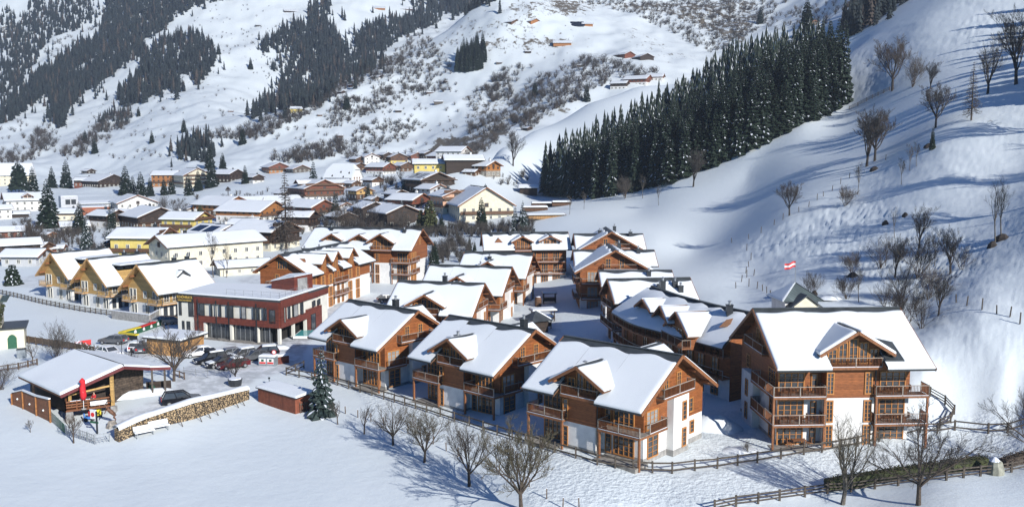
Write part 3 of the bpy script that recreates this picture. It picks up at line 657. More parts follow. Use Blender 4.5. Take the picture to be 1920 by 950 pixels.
# long building at the back left of the courtyard
def long_building():
    T=empty('resort_block',(-35.0,220.5,0),-.246,'long snow-roofed timber block with three dormers in a row, left of the courtyard','apartment building','apartment blocks of the resort')
    H=Hall(T,28,7.9,12.5,7.95,(-13,12.6),(-7,5.9),5.0,cuts=[(3.6,9.1,4.6)],seed=21)
    H.dormer(-6.9,2.7,11.4,9.9,6.4,5.2,8.5,nwin=3,seed=5); H.dormer(.2,2.7,11.4,9.9,6.4,5.2,8.5,nwin=3,seed=6)
    H.dormer(5.9,3.5,11.7,9.6,7.4,5.9,7.6,bal=(7.9,3.7,9.0,7.9),seed=7,nwin=5)
    mb=MB(); mb.fbox(4.3,8.5,5.9,7.0,-1,4.9,'white_plaster'); mb.build('bay_wall',T); mb=MB(); mb.fbox(4.27,8.53,5.93,7.03,4.9,7.6,'chalet_wood'); mb.build('bay_cladding',T)
    for z in(2.3,5.0):
        balcony(T,'F',8.7,13.4,5.95,7.6,z,ends=(True,False),gap=.2); balcony(T,'R',.5,5.9,12.6,13.4,z,ends=(True,False),gap=.2); balcony(T,'F',.8,4.2,5.95,7.6,z,gap=.2)
    for s in(8.9,13.2,1.0,4.0): post(T,'F',s,7.4,-1,2.08); post(T,'F',s,7.4,2.35,4.76)
    for z in(.1,2.4,5.1):
        win(T,'F',11,5.9+(.03 if z>5 else 0),z,2.6,2.1,4,3); win(T,'F',5.1,7.0+(.03 if z>5 else 0),z,.9,2,2,3); win(T,'F',-3,5.9+(.03 if z>5 else 0),z,2.2,2,3,3)
        rowwin(T,'R',12.6+(.03 if z>5 else 0),1,5,z+.1,2,.9,1.9,shut='window_wood')
    rowwin(T,'R',12.63,-3,3,8.6,2,1.0,1.8)
    H.purlins('R',0); H.purlins('L',0)
    for u,v in((-9,1.5),(10,1.8)): chimney(H.roof,u,-v,H.zr(v)-.2,H.zr(v)+.9,.8)
    # its lower wing runs towards the hotel
    _p=fx(-40.6,187.5,8); T=empty('resort_wing',(_p.x,_p.y,-.2),R(72.7),'curving lower wing with pointed dormers behind the flat-roofed red hotel','apartment building','apartment blocks of the resort')
    H=Hall(T,28,7.0,11.2,7.2,(-12.8,13),(-5.0,5.9),4.6,Wb=5.9,heb=7.6,cuts=[(-9.2,-5.6,5.2),(-4.2,-1.2,5.2),(2.6,5.6,5.2)],seed=31)
    for u,hw in((-7.4,1.9),(-2.7,2.0),(4.1,2.1)): H.dormer(u,hw,10.9,9.0,6.7,5.95,6.7,nwin=2,seed=int(u+9))
    mb=MB(); mb.fbox(-9.9,-4.9,5.9,6.6,-1,4.6,'white_plaster'); mb.build('bay_wall',T); mb=MB(); mb.fbox(-9.93,-4.87,5.93,6.63,4.6,6.95,'chalet_wood'); mb.build('bay_cladding',T)
    mb=MB(); mb.fbox(1.4,7.0,5.9,6.6,-1,4.6,'white_plaster'); mb.build('bay_wall',T); mb=MB(); mb.fbox(1.37,7.03,5.93,6.63,4.6,6.95,'chalet_wood'); mb.build('bay_cladding',T)
    for z in(2.1,4.7): balcony(T,'F',-4.8,1.3,5.95,7.0,z,ends=(False,False),gap=.22,rail='chalet_wood')
    for z in(.2,2.3,4.8):
        e=.03 if z>4.6 else 0
        for u in(-9,-6,2.4,5.8): win(T,'F',u,6.6+e,z,.95,1.9,2,3,shut='window_wood')
        for u in(-3.6,-1.5,.4): win(T,'F',u,5.9+e,z,.9,2,2,3)
        win(T,'F',-11.2,5.9+e,z,.9,1.8,2,3,shut='window_wood')
    for v in(-1.2,1.2): win(T,'L',v,12.83,5.3,.9,1.9,2,3)
    win(T,'L',0,12.83,8.2,2.2,1.7,4,2); H.purlins('L',0)
    balcony(T,'L',-3,3,12.8,14.2,4.9)
    for u,v in((-8,-2.),(-1,-2),(6,-2.5)): chimney(H.roof,u,-v,H.zr(v)-.2,H.zr(v)+1.0,.7)
    d=MB(); d.prism([(-10.9,-3.6,H.zr(3.6)+.1),(-9.9,-3.6,H.zr(3.6)+.1),(-10.4,-3.6,H.zr(3.6)+1)],(0,1.4,0),'chalet_trim'); d.build('roof_vent',H.roof)
long_building()
def right_blocks():
    g='apartment blocks of the resort'
    _p=fx(3,211,9); T=empty('resort_block',(_p.x,_p.y,.4),.1,'timber block across the far end of the courtyard, two dormers and a small triangular vent','apartment building',g)
    H=Hall(T,20.3,6.2,11.8,8.2,(-9,9),(-5,4.9),3.0,cuts=[(-3.0,1.0,4.6)],seed=41)
    H.dormer(-1.15,2.6,11.4,10.0,5.9,4.9,8.0,bal=(8.1,-3,.9,6.2),nwin=3,seed=8); H.dormer(5.3,2.7,11.4,10.1,5.4,4.4,9.0,nwin=2,seed=9,wall='grey_plaster')
    d=MB(); d.prism([(-7.5,-4,H.zr(4)+.3),(-5.5,-4,H.zr(4)+.3),(-6.5,-4,H.zr(4)+1.35)],(0,2.2,0),'chalet_trim'); d.build('roof_vent',H.roof)
    for z in(.2,2.9,5.6):
        e=.03 if z>3 else 0
        rowwin(T,'F',4.9+e,-8,8,z,6,1.6,2.0,3,3)
        if z>1: balcony(T,'F',-8.6,8.6,4.95,6.0,z-.15,gap=.25)
    for u,v in((-8,1.5),(-3.6,1.2),(2,.4)): chimney(H.roof,u,-v,H.zr(v)-.2,H.zr(v)+1.0,.65)
    def cross(name,x,y,z,L,W,hr,he,label,th=-90,storeys=(.3,3.0,5.9),balc=True):
        _p=fx(x,y,9); T=empty('resort_gable',(_p.x,_p.y,z),R(th),label,'apartment building',g)
        H=Hall(T,L,W,hr,he,(-L/2+1.2,L/2-1.3),(-W+1.2,W-1.2),3.0,seed=int(x+y)); p=L/2-1.3
        for z_ in storeys:
            e=.03 if z_>2.9 else 0
            win(T,'R',4.2,p+e,z_,2.0,2.0,3,3,gm='curtain_glass'); win(T,'R',-4.2,p+e,z_,2.0,2.0,3,3); win(T,'R',0,p+e,z_,1.2,2.0,2,3)
            rowwin(T,'F',W-1.2+e,-L/2+2,L/2-2,z_,4,1.3,1.9); rowwin(T,'B',W-1.2+e,-L/2+2,L/2-2,z_,4,1.3,1.9)
            if balc and z_>1: balcony(T,'R',2.3,W-1.3,p,p+1.4,z_-.15,gap=.2); balcony(T,'F',L/2-7,L/2-1.4,W-1.2,W,z_-.15,gap=.2)
        for v in(1.25,-1.3): win(T,'R',v,p+.03,hr-3.6,1.0,1.9,2,3)
        balcony(T,'R',-4.2,2.3,p,p+1.2,hr-3.7,gap=.2); H.purlins('R',0); chimney(H.roof,-L/2+3,1.8,hr-2,hr+.3,.7); return T
    cross('a',22,207,.4,14,7.5,12.8,8.6,'farther of the two big orange gables facing down the courtyard')
    cross('b',19.3,175.5,.3,13.2,7.7,12.1,7.8,'nearer of the two big orange gables facing down the courtyard')
    def hallblock(x,y,z,th,L,W,hr,he,label,low=3.0,sides='F',chims=(),st=(.2,2.9)):
        _p=fx(x,y,8); T=empty('resort_block',(_p.x,_p.y,z),th,label,'apartment building',g)
        H=Hall(T,L,W,hr,he,(-L/2+1,L/2-1),(-W+1.1,W-1.1),low,seed=int(x*3+y))
        for z_ in st:
            e=.03 if z_>=low-.2 else 0
            for sd in sides: rowwin(T,sd,(W-1.1 if sd in 'FB' else L/2-1)+e,-(L/2 if sd in 'FB' else W)+1.6,(L/2 if sd in 'FB' else W)-1.6,z_,max(2,int(L/3.3)) if sd in 'FB' else 2,1.3,1.9)
        for u,v in chims: chimney(H.roof,u,-v,H.zr(v)-.2,H.zr(v)+1.0,.75)
        return T,H
    hallblock(22,208,.4,.02,16,5.4,11.7,8.6,'snow-roofed block crossing behind the farther orange gable',sides='FR',chims=((5,1),(-2,.5)),st=(.3,3,5.8))
    hallblock(20.2,181,.3,0,16.3,5.5,10.9,8.3,'snow-roofed block crossing behind the nearer orange gable',sides='FRL',chims=((4.8,1.4),),st=(.3,3,5.6))
    hallblock(22.2,164,.5,.02,13.4,4.8,8.8,6.5,'low block whose snow roof shows as two strips below the nearer orange gable',sides='FL',chims=((2.2,2.0),))
    T,H=hallblock(21.4,142.3,.8,.12,13.4,5.3,10.0,6.9,'block with plain white roof sheltering the far end of the curved building',sides='FL',chims=((1.0,2.8),(3.6,2.2),(4.2,3.2)))
    for z_ in(2.8,): balcony(T,'L',-3.8,4.6,5.7,6.9,z_,gap=.2); balcony(T,'F',-6.8,-1,4.25,5.4,z_,gap=.2)
    balcony(T,'L',-3,3,5.7,6.7,5.8,gap=.2); H.purlins('L',0)
right_blocks()
def curved_wing():
    """block on a curved plan between the white-roofed block and the large chalet"""
    fr=[(14.6,133),(16.4,124),(19.6,118),(22,113.3),(25,108)]; ri=[(20.6,133.6),(22.6,125.4),(25.2,118.6),(27.2,114.4),(29.6,110.5)]
    fr=[tuple(fx(x,y,7)[:2]) for x,y in fr]; ri=[tuple(fx(x,y,10.8)[:2]) for x,y in ri]
    T=empty('curved_block',(22,116,.5),0,'dark timber block on a curved plan, shaded side to the courtyard','apartment building','apartment blocks of the resort')
    O=Vector((22,116,.5)); V2=lambda p,z:Vector((p[0]-O.x,p[1]-O.y,z))
    ze,zr=6.5,10.3; bk=[(r[0]+(r[0]-f[0])*.95,r[1]+(r[1]-f[1])*.95) for f,r in zip(fr,ri)]
    # subdivide for a smooth sweep
    def cr(P,n=5):
        out=[]
        for i in range(len(P)-1):
            p0=P[max(i-1,0)];p1=P[i];p2=P[i+1];p3=P[min(i+2,len(P)-1)]
            for k in range(n):
                t=k/n; out.append(tuple(.5*((2*b)+(-a+c)*t+(2*a-5*b+4*c-d)*t*t+(-a+3*b-3*c+d)*t**3) for a,b,c,d in zip(p0,p1,p2,p3)))
        return out+[P[-1]]
    fr,ri,bk=cr(fr),cr(ri),cr(bk); n=len(fr)
    lerp=lambda a,b,t:(a[0]+(b[0]-a[0])*t,a[1]+(b[1]-a[1])*t)
    w0=[lerp(f,r,.26) for f,r in zip(fr,ri)]; w1=[lerp(b,r,.2) for b,r in zip(bk,ri)]; zw=ze+(zr-ze)*.26-.25
    mb=MB()
    for i in range(n-1):
        mb.poly([V2(w0[i],-1.2),V2(w0[i+1],-1.2),V2(w0[i+1],2.8),V2(w0[i],2.8)],'white_plaster')
    mb.build('wall',T); mb=MB()
    for i in range(n-1):
        mb.poly([V2(w1[i],-1.2),V2(w1[i+1],-1.2),V2(w1[i+1],2.8),V2(w1[i],2.8)],'white_plaster')
    mb.build('wall',T)
    mb=MB()
    for i in range(n-1):
        mb.poly([V2(w0[i],2.8),V2(w0[i+1],2.8),V2(w0[i+1],zw),V2(w0[i],zw)],'chalet_wood'); mb.poly([V2(w1[i],2.8),V2(w1[i+1],2.8),V2(w1[i+1],zw),V2(w1[i],zw)],'chalet_wood')
    for i in(0,n-1): mb.poly([V2(w0[i],-1),V2(w1[i],-1),V2(w1[i],zw),V2(ri[i],zr-.3),V2(w0[i],zw)],'chalet_wood')
    mb.build('cladding',T)
    r=MB(); sn=MB()
    for i in range(n-1):
        for q in((fr,ri),(bk,ri)):
            a,b,c,d=V2(q[0][i],ze),V2(q[0][i+1],ze),V2(q[1][i+1],zr),V2(q[1][i],zr); dn=Vector((0,0,-.2)); dm=Vector((0,0,-.05))
            r.hexa([a+dn,b+dn,c+dn,d+dn,a+dm,b+dm,c+dm,d+dm],'soffit_wood'); r.hexa([a+dm,b+dm,c+dm,d+dm,a,b,c,d],'roof_metal')
        r.bar(V2(fr[i],ze-.1),V2(fr[i+1],ze-.1),.12,.14,'dark_metal'); r.bar(V2(ri[i],zr+.05),V2(ri[i+1],zr+.05),.45,.1,'roof_metal')
    rf=r.build('roof',T)
    k0=sn.mi('roof_snow')
    for q,f in((fr,1),(bk,-1)):
        m=7; base=len(sn.v)
        for i in range(n):
            for j in range(m):
                t=[0,.03,.08,.3,.6,.88,.93][j]; h=[-.03,.2,.27,.29,.27,.24,-.03][j]
                t2=t*(1-.05*math.sin(i*1.7)); p=lerp(q[i],ri[i],t2); sn.v.append(tuple(V2(p,ze+(zr-ze)*t2+h)))
        for i in range(n-1):
            for j in range(m-1):
                a=base+i*m+j; ff=(a,a+m,a+m+1,a+1); sn.f.append(ff if f>0 else ff[::-1]); sn.m.append(k0)
    sn.build('snow_cover',rf,True)
    # balconies follow the curve
    for z in(2.75,5.35):
        b=MB(); o0=[lerp(w,f,.0) for w,f in zip(w0,fr)]; o1=[lerp(w,f,.85) for w,f in zip(w0,fr)]
        for i in range(n-1):
            b.hexa([V2(o0[i],z-.2),V2(o0[i+1],z-.2),V2(o1[i+1],z-.2),V2(o1[i],z-.2),V2(o0[i],z),V2(o0[i+1],z),V2(o1[i+1],z),V2(o1[i],z)],'chalet_trim')
        bo=b.build('balcony',T); rl=MB(); railing(rl,[V2(p,z) for p in o1],1.0,gap=.2); rl.build('railing',bo)
    for i in range(1,n-2,2):
        a,b=Vector((*w0[i],0)),Vector((*w0[i+1],0)); d=b-a; mid=(a+b)/2; ang=math.atan2(d.y,d.x)
        nrm=Vector((d.y,-d.x,0)).normalized()
        if nrm.dot(Vector((*fr[i],0))-a)<0: nrm=-nrm
        ang=math.atan2(nrm.y,nrm.x)+R(90)
        for z in(.2,2.95,5.5):
            h=2.0 if z<5 else 1.3
            o=put(win_mesh(1.2,h,2,3,'window_wood','window_glass','all'),'window',T,tuple(V2(mid[:2],z)+nrm*.03),ang)
    # gablets on the courtyard slope
    def gablet(t,hw,drop,back,front,nw,lab,bal=False):
        i=min(n-2,int(t)); ft=Vector((*lerp(fr[i],fr[i+1],t-i),0)); rt=Vector((*lerp(ri[i],ri[i+1],t-i),0)); out=(ft-rt).normalized(); R0=(ft-rt).length
        ang=math.atan2(out.y,out.x)+R(90)
        E=bpy.data.objects.new('dormer',None)
        sl=(zr-ze)/R0; tip=zr-.55; vr=.55/sl; eave=tip-drop; ve=(zr-eave)/sl
        d=MB(); vf=front; wi=hw-.55; Yv=lambda v:-v
        zt=lambda u:tip-drop/hw*abs(u)-.16
        d.prism([(-wi,-vf+.7,5.5),(wi,-vf+.7,5.5),(wi,-vf+.7,zt(wi)),(0,-vf+.7,tip-.16),(-wi,-vf+.7,zt(wi))],(0,1.2,0),'chalet_wood')
        dd=d.build('dormer',T,loc=tuple(V2(rt[:2],0)),rot=ang)
        r=MB()
        for k in(-1,1):
            a=(0,-vf,tip);b=(k*hw,-vf,eave);c=(k*hw,-ve,eave);e=(0,-vr,tip); lo=lambda p,q:(p[0],p[1],p[2]+q)
            r.hexa([lo(b,-.16),lo(c,-.16),lo(e,-.16),lo(a,-.16),b,c,e,a],'soffit_wood'); r.bar((0,-vf-.04,tip-.1),(k*hw,-vf-.04,eave-.1),.08,.28,'chalet_trim')
        r.build('dormer_roof',dd); s=MB()
        for k in(-1,1): snow_sheet(s,(k*hw,-vf,eave),(k*hw,-ve+.3,eave),(k*.05,-vr+.3,tip),(k*.05,-vf,tip),.24,'BLT',.25,3)
        s.build('snow_cover',dd,True)
        for q in range(nw):
            u=-wi+.5+(2*wi-1)*(q+.5)/nw; win(dd,'F',u,vf-.7,6.0,(2*wi-1)/nw*.85,max(.6,min(zt(u)-6.3,1.6)),2,3,split=False)
        if bal:
            b=MB(); b.box(-wi,wi,-vf-.5,-vf+.7,5.55,5.75,'chalet_trim'); railing(b,[(-wi+.05,-vf+.7,5.75),(-wi+.05,-vf-.45,5.75),(wi-.05,-vf-.45,5.75),(wi-.05,-vf+.7,5.75)],1.0,gap=.2); b.build('balcony',dd)
    gablet(8.6,2.9,1.9,1,5.2,2,'a'); gablet(13.0,4.0,2.5,1,5.9,3,'b',True)
    gablet(4.6,2.7,1.4,1,4.7,2,'c')
    # triangular vent and chimneys
    for x,y,z0,z1 in((27.2,112.0,9,10.9),(22.0,131,9.4,11.3)): chimney(rf,x-O.x,y-O.y,z0,z1,.75)
    m=MB(); p=V2((26.3,110.5),0); m.prism([(p.x-1.0,p.y-1.1,8.6),(p.x+.9,p.y-.5,8.6),(p.x,p.y-.8,9.5)],(1.3,1.2,0),'soffit_wood'); m.build('roof_vent',rf)
curved_wing()
# ------------------------------------------------------------------ hotel
def hotel():
    A=Vector((-57.2,153.5,0)); an=math.atan2(145.6-153.5,-37.8+57.2); z0=-.75
    T=empty('hotel',(A.x,A.y,z0),an,'flat-roofed hotel with dark red panels, white window band and glazed ground floor','hotel')
    a,b,c,d=(0,0),(20.95,0),(18.6,17.2),(-2.3,11.7); Hh=7.35
    def fbx(mb,P0,P1,s0,s1,h0,h1,o0,o1,m):
        P0=Vector(P0);P1=Vector(P1); e=(P1-P0).normalized(); nn=Vector((e.y,-e.x))
        q=[P0+e*s+nn*o for s,o in((s0,o0),(s1,o0),(s1,o1),(s0,o1))]
        mb.hexa([(p.x,p.y,h0) for p in q]+[(p.x,p.y,h1) for p in q],m)
    # inner body and floors
    mb=MB(); ins=lambda p,k:(p[0]*k+9.3*(1-k),p[1]*k+7.2*(1-k)); q=[ins(p,.84) for p in(a,b,c,d)]
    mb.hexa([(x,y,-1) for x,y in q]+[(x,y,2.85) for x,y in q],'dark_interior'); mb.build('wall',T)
    mb=MB(); q=[ins(p,.985) for p in(a,b,c,d)]; mb.hexa([(x,y,2.85) for x,y in q]+[(x,y,Hh-.3) for x,y in q],'panel_white'); mb.build('upper_wall',T)
    mb=MB(); q=[(-.3,-.3),(21.2,-.3),(18.9,17.5),(-2.6,12)]; mb.hexa([(x,y,Hh-.3) for x,y in q]+[(x,y,Hh) for x,y in q],'roof_metal'); rf=mb.build('roof',T)
    s=MB(); snow_sheet(s,(0,0,Hh+.02),(20.9,0,Hh+.02),(18.6,17.2,Hh+.02),(-2.3,11.7,Hh+.02),.14,'BLRT',0,2); s.build('snow_cover',rf,True)
    # red fascia, frame and bands of the two street faces
    mb=MB(); fbx(mb,a,b,3.6,20.95,6.0,Hh-.02,.0,.28,'panel_red'); fbx(mb,b,c,0,17.3,6.0,Hh-.02,.0,.28,'panel_red'); fbx(mb,a,b,3.6,20.95,2.75,3.85,.0,.28,'panel_red'); fbx(mb,b,c,0,9.2,2.75,3.9,.0,.28,'panel_red')
    fbx(mb,a,b,3.6,5.4,-1,2.75,-1.0,.28,'panel_red'); fbx(mb,b,c,9.2,14.6,-1,4.3,-.4,.28,'panel_red'); fbx(mb,a,b,18.6,20.95,3.85,6.0,0,.26,'panel_red'); fbx(mb,b,c,0,1.9,3.85,6.0,0,.26,'panel_red'); fbx(mb,a,b,3.6,4.1,3.85,6.0,0,.24,'panel_red'); mb.build('red_panel',T)
    mb=MB(); fbx(mb,a,b,0,3.6,-1,6.0,-.6,.2,'panel_white'); fbx(mb,a,b,0,3.58,6.0,Hh-.02,-.6,.2,'panel_white'); mb.build('end_wall',T); mb=MB(); fbx(mb,b,c,14.6,17.2,-1,6,-.6,.1,'panel_white'); mb.build('end_wall',T); mb=MB(); fbx(mb,d,a,0,11.9,-1,6.95,-.6,.1,'panel_white'); mb.build('end_wall',T)
    def panes(P0,P1,lst,o,fm='dark_metal'):
        for s0,s1,h0,h1,m in lst:
            mb=MB(); fbx(mb,P0,P1,s0,s1,h0,h1,o-.05,o,m); w=mb.build('window',T)
            f=MB(); 
            for x0,x1,y0,y1 in((s0-.08,s0,h0-.08,h1+.08),(s1,s1+.08,h0-.08,h1+.08),(s0,s1,h0-.08,h0),(s0,s1,h1,h1+.08)): fbx(f,P0,P1,x0,x1,y0,y1,o-.05,o+.06,fm)
            f.build('frame',w)
    g='window_glass'
    panes(a,b,[(.45,.85,3.7,5.8,g),(2.5,3.4,3.6,5.9,g),(1.0,1.35,.2,2.6,g),(2.0,2.6,.2,2.6,g)],.22)
    panes(a,b,[(4.9,5.8,3.95,5.9,g),(7.25,7.45,3.95,5.9,g),(9.1,9.3,3.95,5.9,g),(10.6,11.8,3.95,5.9,g),(13.6,14.4,3.95,5.9,'curtain_glass'),(16.0,16.25,3.95,5.9,g),(16.9,17.1,3.95,5.9,g),(18.0,18.2,3.95,5.9,g),(19.2,20.2,3.6,5.7,g)],.28)
    panes(b,c,[(1.0,1.2,3.6,6,'panel_white'),(2.6,2.9,3.95,5.9,g),(4.2,5.6,3.95,5.9,'curtain_glass'),(7.0,7.5,3.95,5.9,g),(11.4,12.0,4.6,5.5,g),(13.3,13.9,4.6,5.5,g)],.30)
    panes(b,c,[(10.4,11.9,.6,3.2,g)],.32)
    for i in range(13): panes(a,b,[(5.62+i*1.0,6.52+i*1.0,.1,2.62,g)],-.5,'galvanised')
    panes(b,c,[(.6,4.2,.1,2.6,g),(4.8,8.8,.1,2.6,g)],-2.2,'galvanised')
    for P0,P1,s in((a,b,5.6),(a,b,11.1),(a,b,16.4),(a,b,20.7),(b,c,4.6),(b,c,8.9)):
        mb=MB(); fbx(mb,P0,P1,s-.2,s+.25,-1,2.75,-.35,.1,'panel_white'); mb.build('column',T)
    mb=MB(); fbx(mb,a,b,5.4,20.9,-1,.08,-1.4,1.2,'patio_stone'); mb.build('terrace',T)
    for s in(8.3,10.9,16.5,4.4):
        mb=MB(); fbx(mb,a,b,s,s+.12,0,6.6,.29,.41,'dark_metal'); mb.build('downpipe',T)
    # rooftop room and guard rail
    mb=MB(); mb.hexa([(12.3,9.5,Hh),(17.6,8.8,Hh),(18.2,13.4,Hh),(12.9,14.1,Hh),(12.3,9.5,Hh+1.5),(17.6,8.8,Hh+2.6),(18.2,13.4,Hh+2.7),(12.9,14.1,Hh+2.2)],'panel_red'); pr=mb.build('rooftop_room',T)
    mb=MB(); mb.hexa([(12.2,9.4,Hh+1.5),(17.7,8.7,Hh+2.6),(18.3,13.5,Hh+2.7),(12.8,14.2,Hh+2.2),(12.2,9.4,Hh+1.62),(17.7,8.7,Hh+2.72),(18.3,13.5,Hh+2.82),(12.8,14.2,Hh+2.32)],'roof_snow'); mb.build('snow_cover',pr)
    mb=MB(); mb.poly([(17.74,9.6,Hh+.1),(18.05,12.0,Hh+.1),(18.05,12.0,Hh+2.2),(17.74,9.6,Hh+2.2)],'curtain_glass'); mb.build('door',pr)
    mb=MB()
    pts=[(9.5,1.0),(20.3,.9),(18.9,11)]
    for p,q in zip(pts[:-1],pts[1:]):
        p=Vector((*p,Hh));q=Vector((*q,Hh)); n=int((q-p).length/1.8)
        for i in range(n+1): r=p+(q-p)*i/n; mb.bar(r,r+Vector((0,0,1.1)),.04,.04,'galvanised')
        for h in(.55,1.08): mb.bar(p+Vector((0,0,h)),q+Vector((0,0,h)),.03,.03,'galvanised')
    mb.build('guard_rail',T)
    # sign board
    mb=MB(); fbx(mb,a,b,-.05,3.6,5.95,7.3,.21,.36,'sign_black'); sg=mb.build('sign_board',T)
    for txt,sz,zz in(('SCHÖNBLICK',.62,6.62),('MOUNTAIN RESORT',.34,6.16)):
        cu=bpy.data.curves.new('lettering','FONT'); cu.body=txt; cu.size=sz; cu.extrude=.02; cu.align_x='CENTER'; cu.materials.append(MATS['gold_letters'])
        tmp=bpy.data.objects.new('tmp',cu); COL.objects.link(tmp); me=bpy.data.meshes.new_from_object(tmp.evaluated_get(bpy.context.evaluated_depsgraph_get())); bpy.data.objects.remove(tmp); o=put(me,'lettering',sg); o.location=(1.78,-.39,zz); o.rotation_euler=(R(90),0,0); o.scale=(.88 if sz>.5 else .95,1,1)
hotel()
# ------------------------------------------------------------------ three larch-clad houses
def larch_house(x,y,z,th,label,kind):
    T=empty('larch_house',(x,y,z),th,label,'house','larch-clad houses in a row')
    L,W,hr,he=13.4,6.4,10.2,4.9; a=L/2-1.0
    H=Hall(T,L,W,hr,he,(-a+.5,a),(-5.2,5.0),2.7,'white_plaster','larch_wood',barge='larch_trim',sof='larch_trim',seed=int(-x),cuts=[] if kind else [(-2.6,6.7,2.3)],wavy=.35)
    if kind: H.dormer(.8,1.5,8.6,7.5,4.0,3.4,7.2,nwin=1,wall='grey_plaster',barge='roof_metal')
    else:
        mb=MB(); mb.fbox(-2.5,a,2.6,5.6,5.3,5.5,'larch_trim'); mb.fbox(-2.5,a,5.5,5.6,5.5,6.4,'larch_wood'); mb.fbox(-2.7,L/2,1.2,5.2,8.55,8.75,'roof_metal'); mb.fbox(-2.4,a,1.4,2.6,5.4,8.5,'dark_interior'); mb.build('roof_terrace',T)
        rowwin(T,'F',2.6,-2.2,a-.2,5.6,4,1.2,2.3,2,1,fm='grey_plaster')
        s=MB(); snow_sheet(s,(-2.7,-5.2,8.76),(L/2,-5.2,8.76),(L/2,-1.2,8.8),(-2.7,-1.2,8.8),.16,'BLRT',0,4); s.build('snow_cover',H.roof,True)
    p=a-.5
    balcony(T,'L',2.6,5.6,p,p+1.3,2.9,rail='larch_wood',bal='larch_wood',fas='larch_trim',gap=.3); balcony(T,'F',-a,-1.2,5.0,6.2,2.9,rail='larch_wood',bal='larch_wood',fas='larch_trim',gap=.3); balcony(T,'L',-5.6,-2.6,p,p+1.3,2.9,rail='larch_wood',bal='larch_wood',fas='larch_trim',gap=.3)
    rowwin(T,'L',p+.03,-4.8,-2.4,3.1,2,.9,2.1,1,1,fm='panel_white'); win(T,'L',.2,p+.03,3.6,1.0,1.3,2,1,fm='panel_white',shut='larch_trim'); rowwin(T,'L',p+.03,2.6,4.6,3.1,2,.8,2.0,1,1,fm='panel_white')
    rowwin(T,'L',p,-4.4,-2.4,.1,2,.8,2.2,1,1,fm='panel_white'); rowwin(T,'L',p,0,1.6,.1,1,1.2,2.2,2,1,fm='panel_white'); rowwin(T,'L',p,2.8,4.6,.1,2,.8,2.2,1,1,fm='panel_white')
    rowwin(T,'F',5.03,-5,4.6,3.1,5,1.2,1.4,2,1,fm='panel_white'); rowwin(T,'F',5.0,-5,-1,.1,3,1.1,2.2,1,1,fm='panel_white')
    H.purlins('L',0)
    for u,v in((2,-.6),(5,-.6)): chimney(H.roof,u,-v,H.zr(v)-.2,H.zr(v)+.9,.7)
larch_house(-67.6,176.5,-.8,.98,'larch-clad house nearest the hotel, unbroken white roof with one small dormer',1)
larch_house(-82.2,187.6,-.9,.98,'middle larch-clad house of the three, its roof cut by a dark terrace',0)
larch_house(-94.6,197.5,-.8,.98,'larch-clad house farthest from the hotel, beside the snowy shrub',0)
# ------------------------------------------------------------------ little pavilion with the flag, behind the large chalet
def pavilion():
    c=atD(1490,560,127); T=empty('pavilion',(c.x,c.y,5.2),.1,'white pavilion with green metal pyramid roof behind the largest chalet','pavilion')
    mb=MB(); mb.box(-2.4,2.4,-2.4,2.4,-1.5,4.6,'white_plaster'); mb.build('wall',T)
    mb=MB(); e=3.0; ap=(0,0,6.95)
    for p,q in(((-e,-e),(e,-e)),((e,-e),(e,e)),((e,e),(-e,e)),((-e,e),(-e,-e))): mb.poly([(*p,4.7),(*q,4.7),ap],'zinc_green')
    mb.poly([(-e,-e,4.69),(-e,e,4.69),(e,e,4.69),(e,-e,4.69)],'soffit_wood')
    for k in((-e,-e),(e,-e),(e,e),(-e,e)): mb.bar((*k,4.75),(0,0,7.0),.12,.08,'roof_snow' if k==(-e,-e) else 'roof_metal')
    rf=mb.build('roof',T); s=MB(); snow_sheet(s,(-e,e,4.72),(-e,-e,4.72),(-.1,-.1,6.85),(-.1,.1,6.85),.12,'BLRT',0,3); s.build('snow_cover',rf,True)
    p=MB()
    for k in(-1,1): p.hexa([(k*2.3,-4.2,3.9),(k*2.3,-2,3.9),(0,-2,5.6),(0,-4.2,5.6),(k*2.3,-4.2,4.1),(k*2.3,-2,4.1),(0,-2,5.8),(0,-4.2,5.8)],'roof_metal')
    p.prism([(-1.7,-3.9,-1),(1.7,-3.9,-1),(1.7,-3.9,4.2),(0,-3.9,5.5),(-1.7,-3.9,4.2)],(0,1.5,0),'cream_plaster'); p.build('porch',T)
    p=MB(); p.tube([(0,0,6.9),(0,0,10.1)],[.05,.04],6,'galvanised',True); F_=empty('flag',(c.x,c.y,5.2+6.9),.1,'red and white striped flag flying from a pole above the pavilion','flag')
    for v in range(len(p.v)): x,y,z=p.v[v]; p.v[v]=(x,y,z-6.9)
    p.build('flagpole',F_)
    f=MB()
    for i in range(8):
        for j,m in enumerate(('flag_red','flag_white','flag_red')):
            X=lambda k:-.05-1.55*k/8; Yw=lambda k:.12*math.sin(k*1.1); Zt=lambda k:3.1-.05*k+.06*math.sin(k*.9)-.28*j
            f.poly([(X(i),Yw(i),Zt(i)),(X(i+1),Yw(i+1),Zt(i+1)),(X(i+1),Yw(i+1),Zt(i+1)-.28),(X(i),Yw(i),Zt(i)-.28)],m)
    f.build('cloth',F_,True)
pavilion()
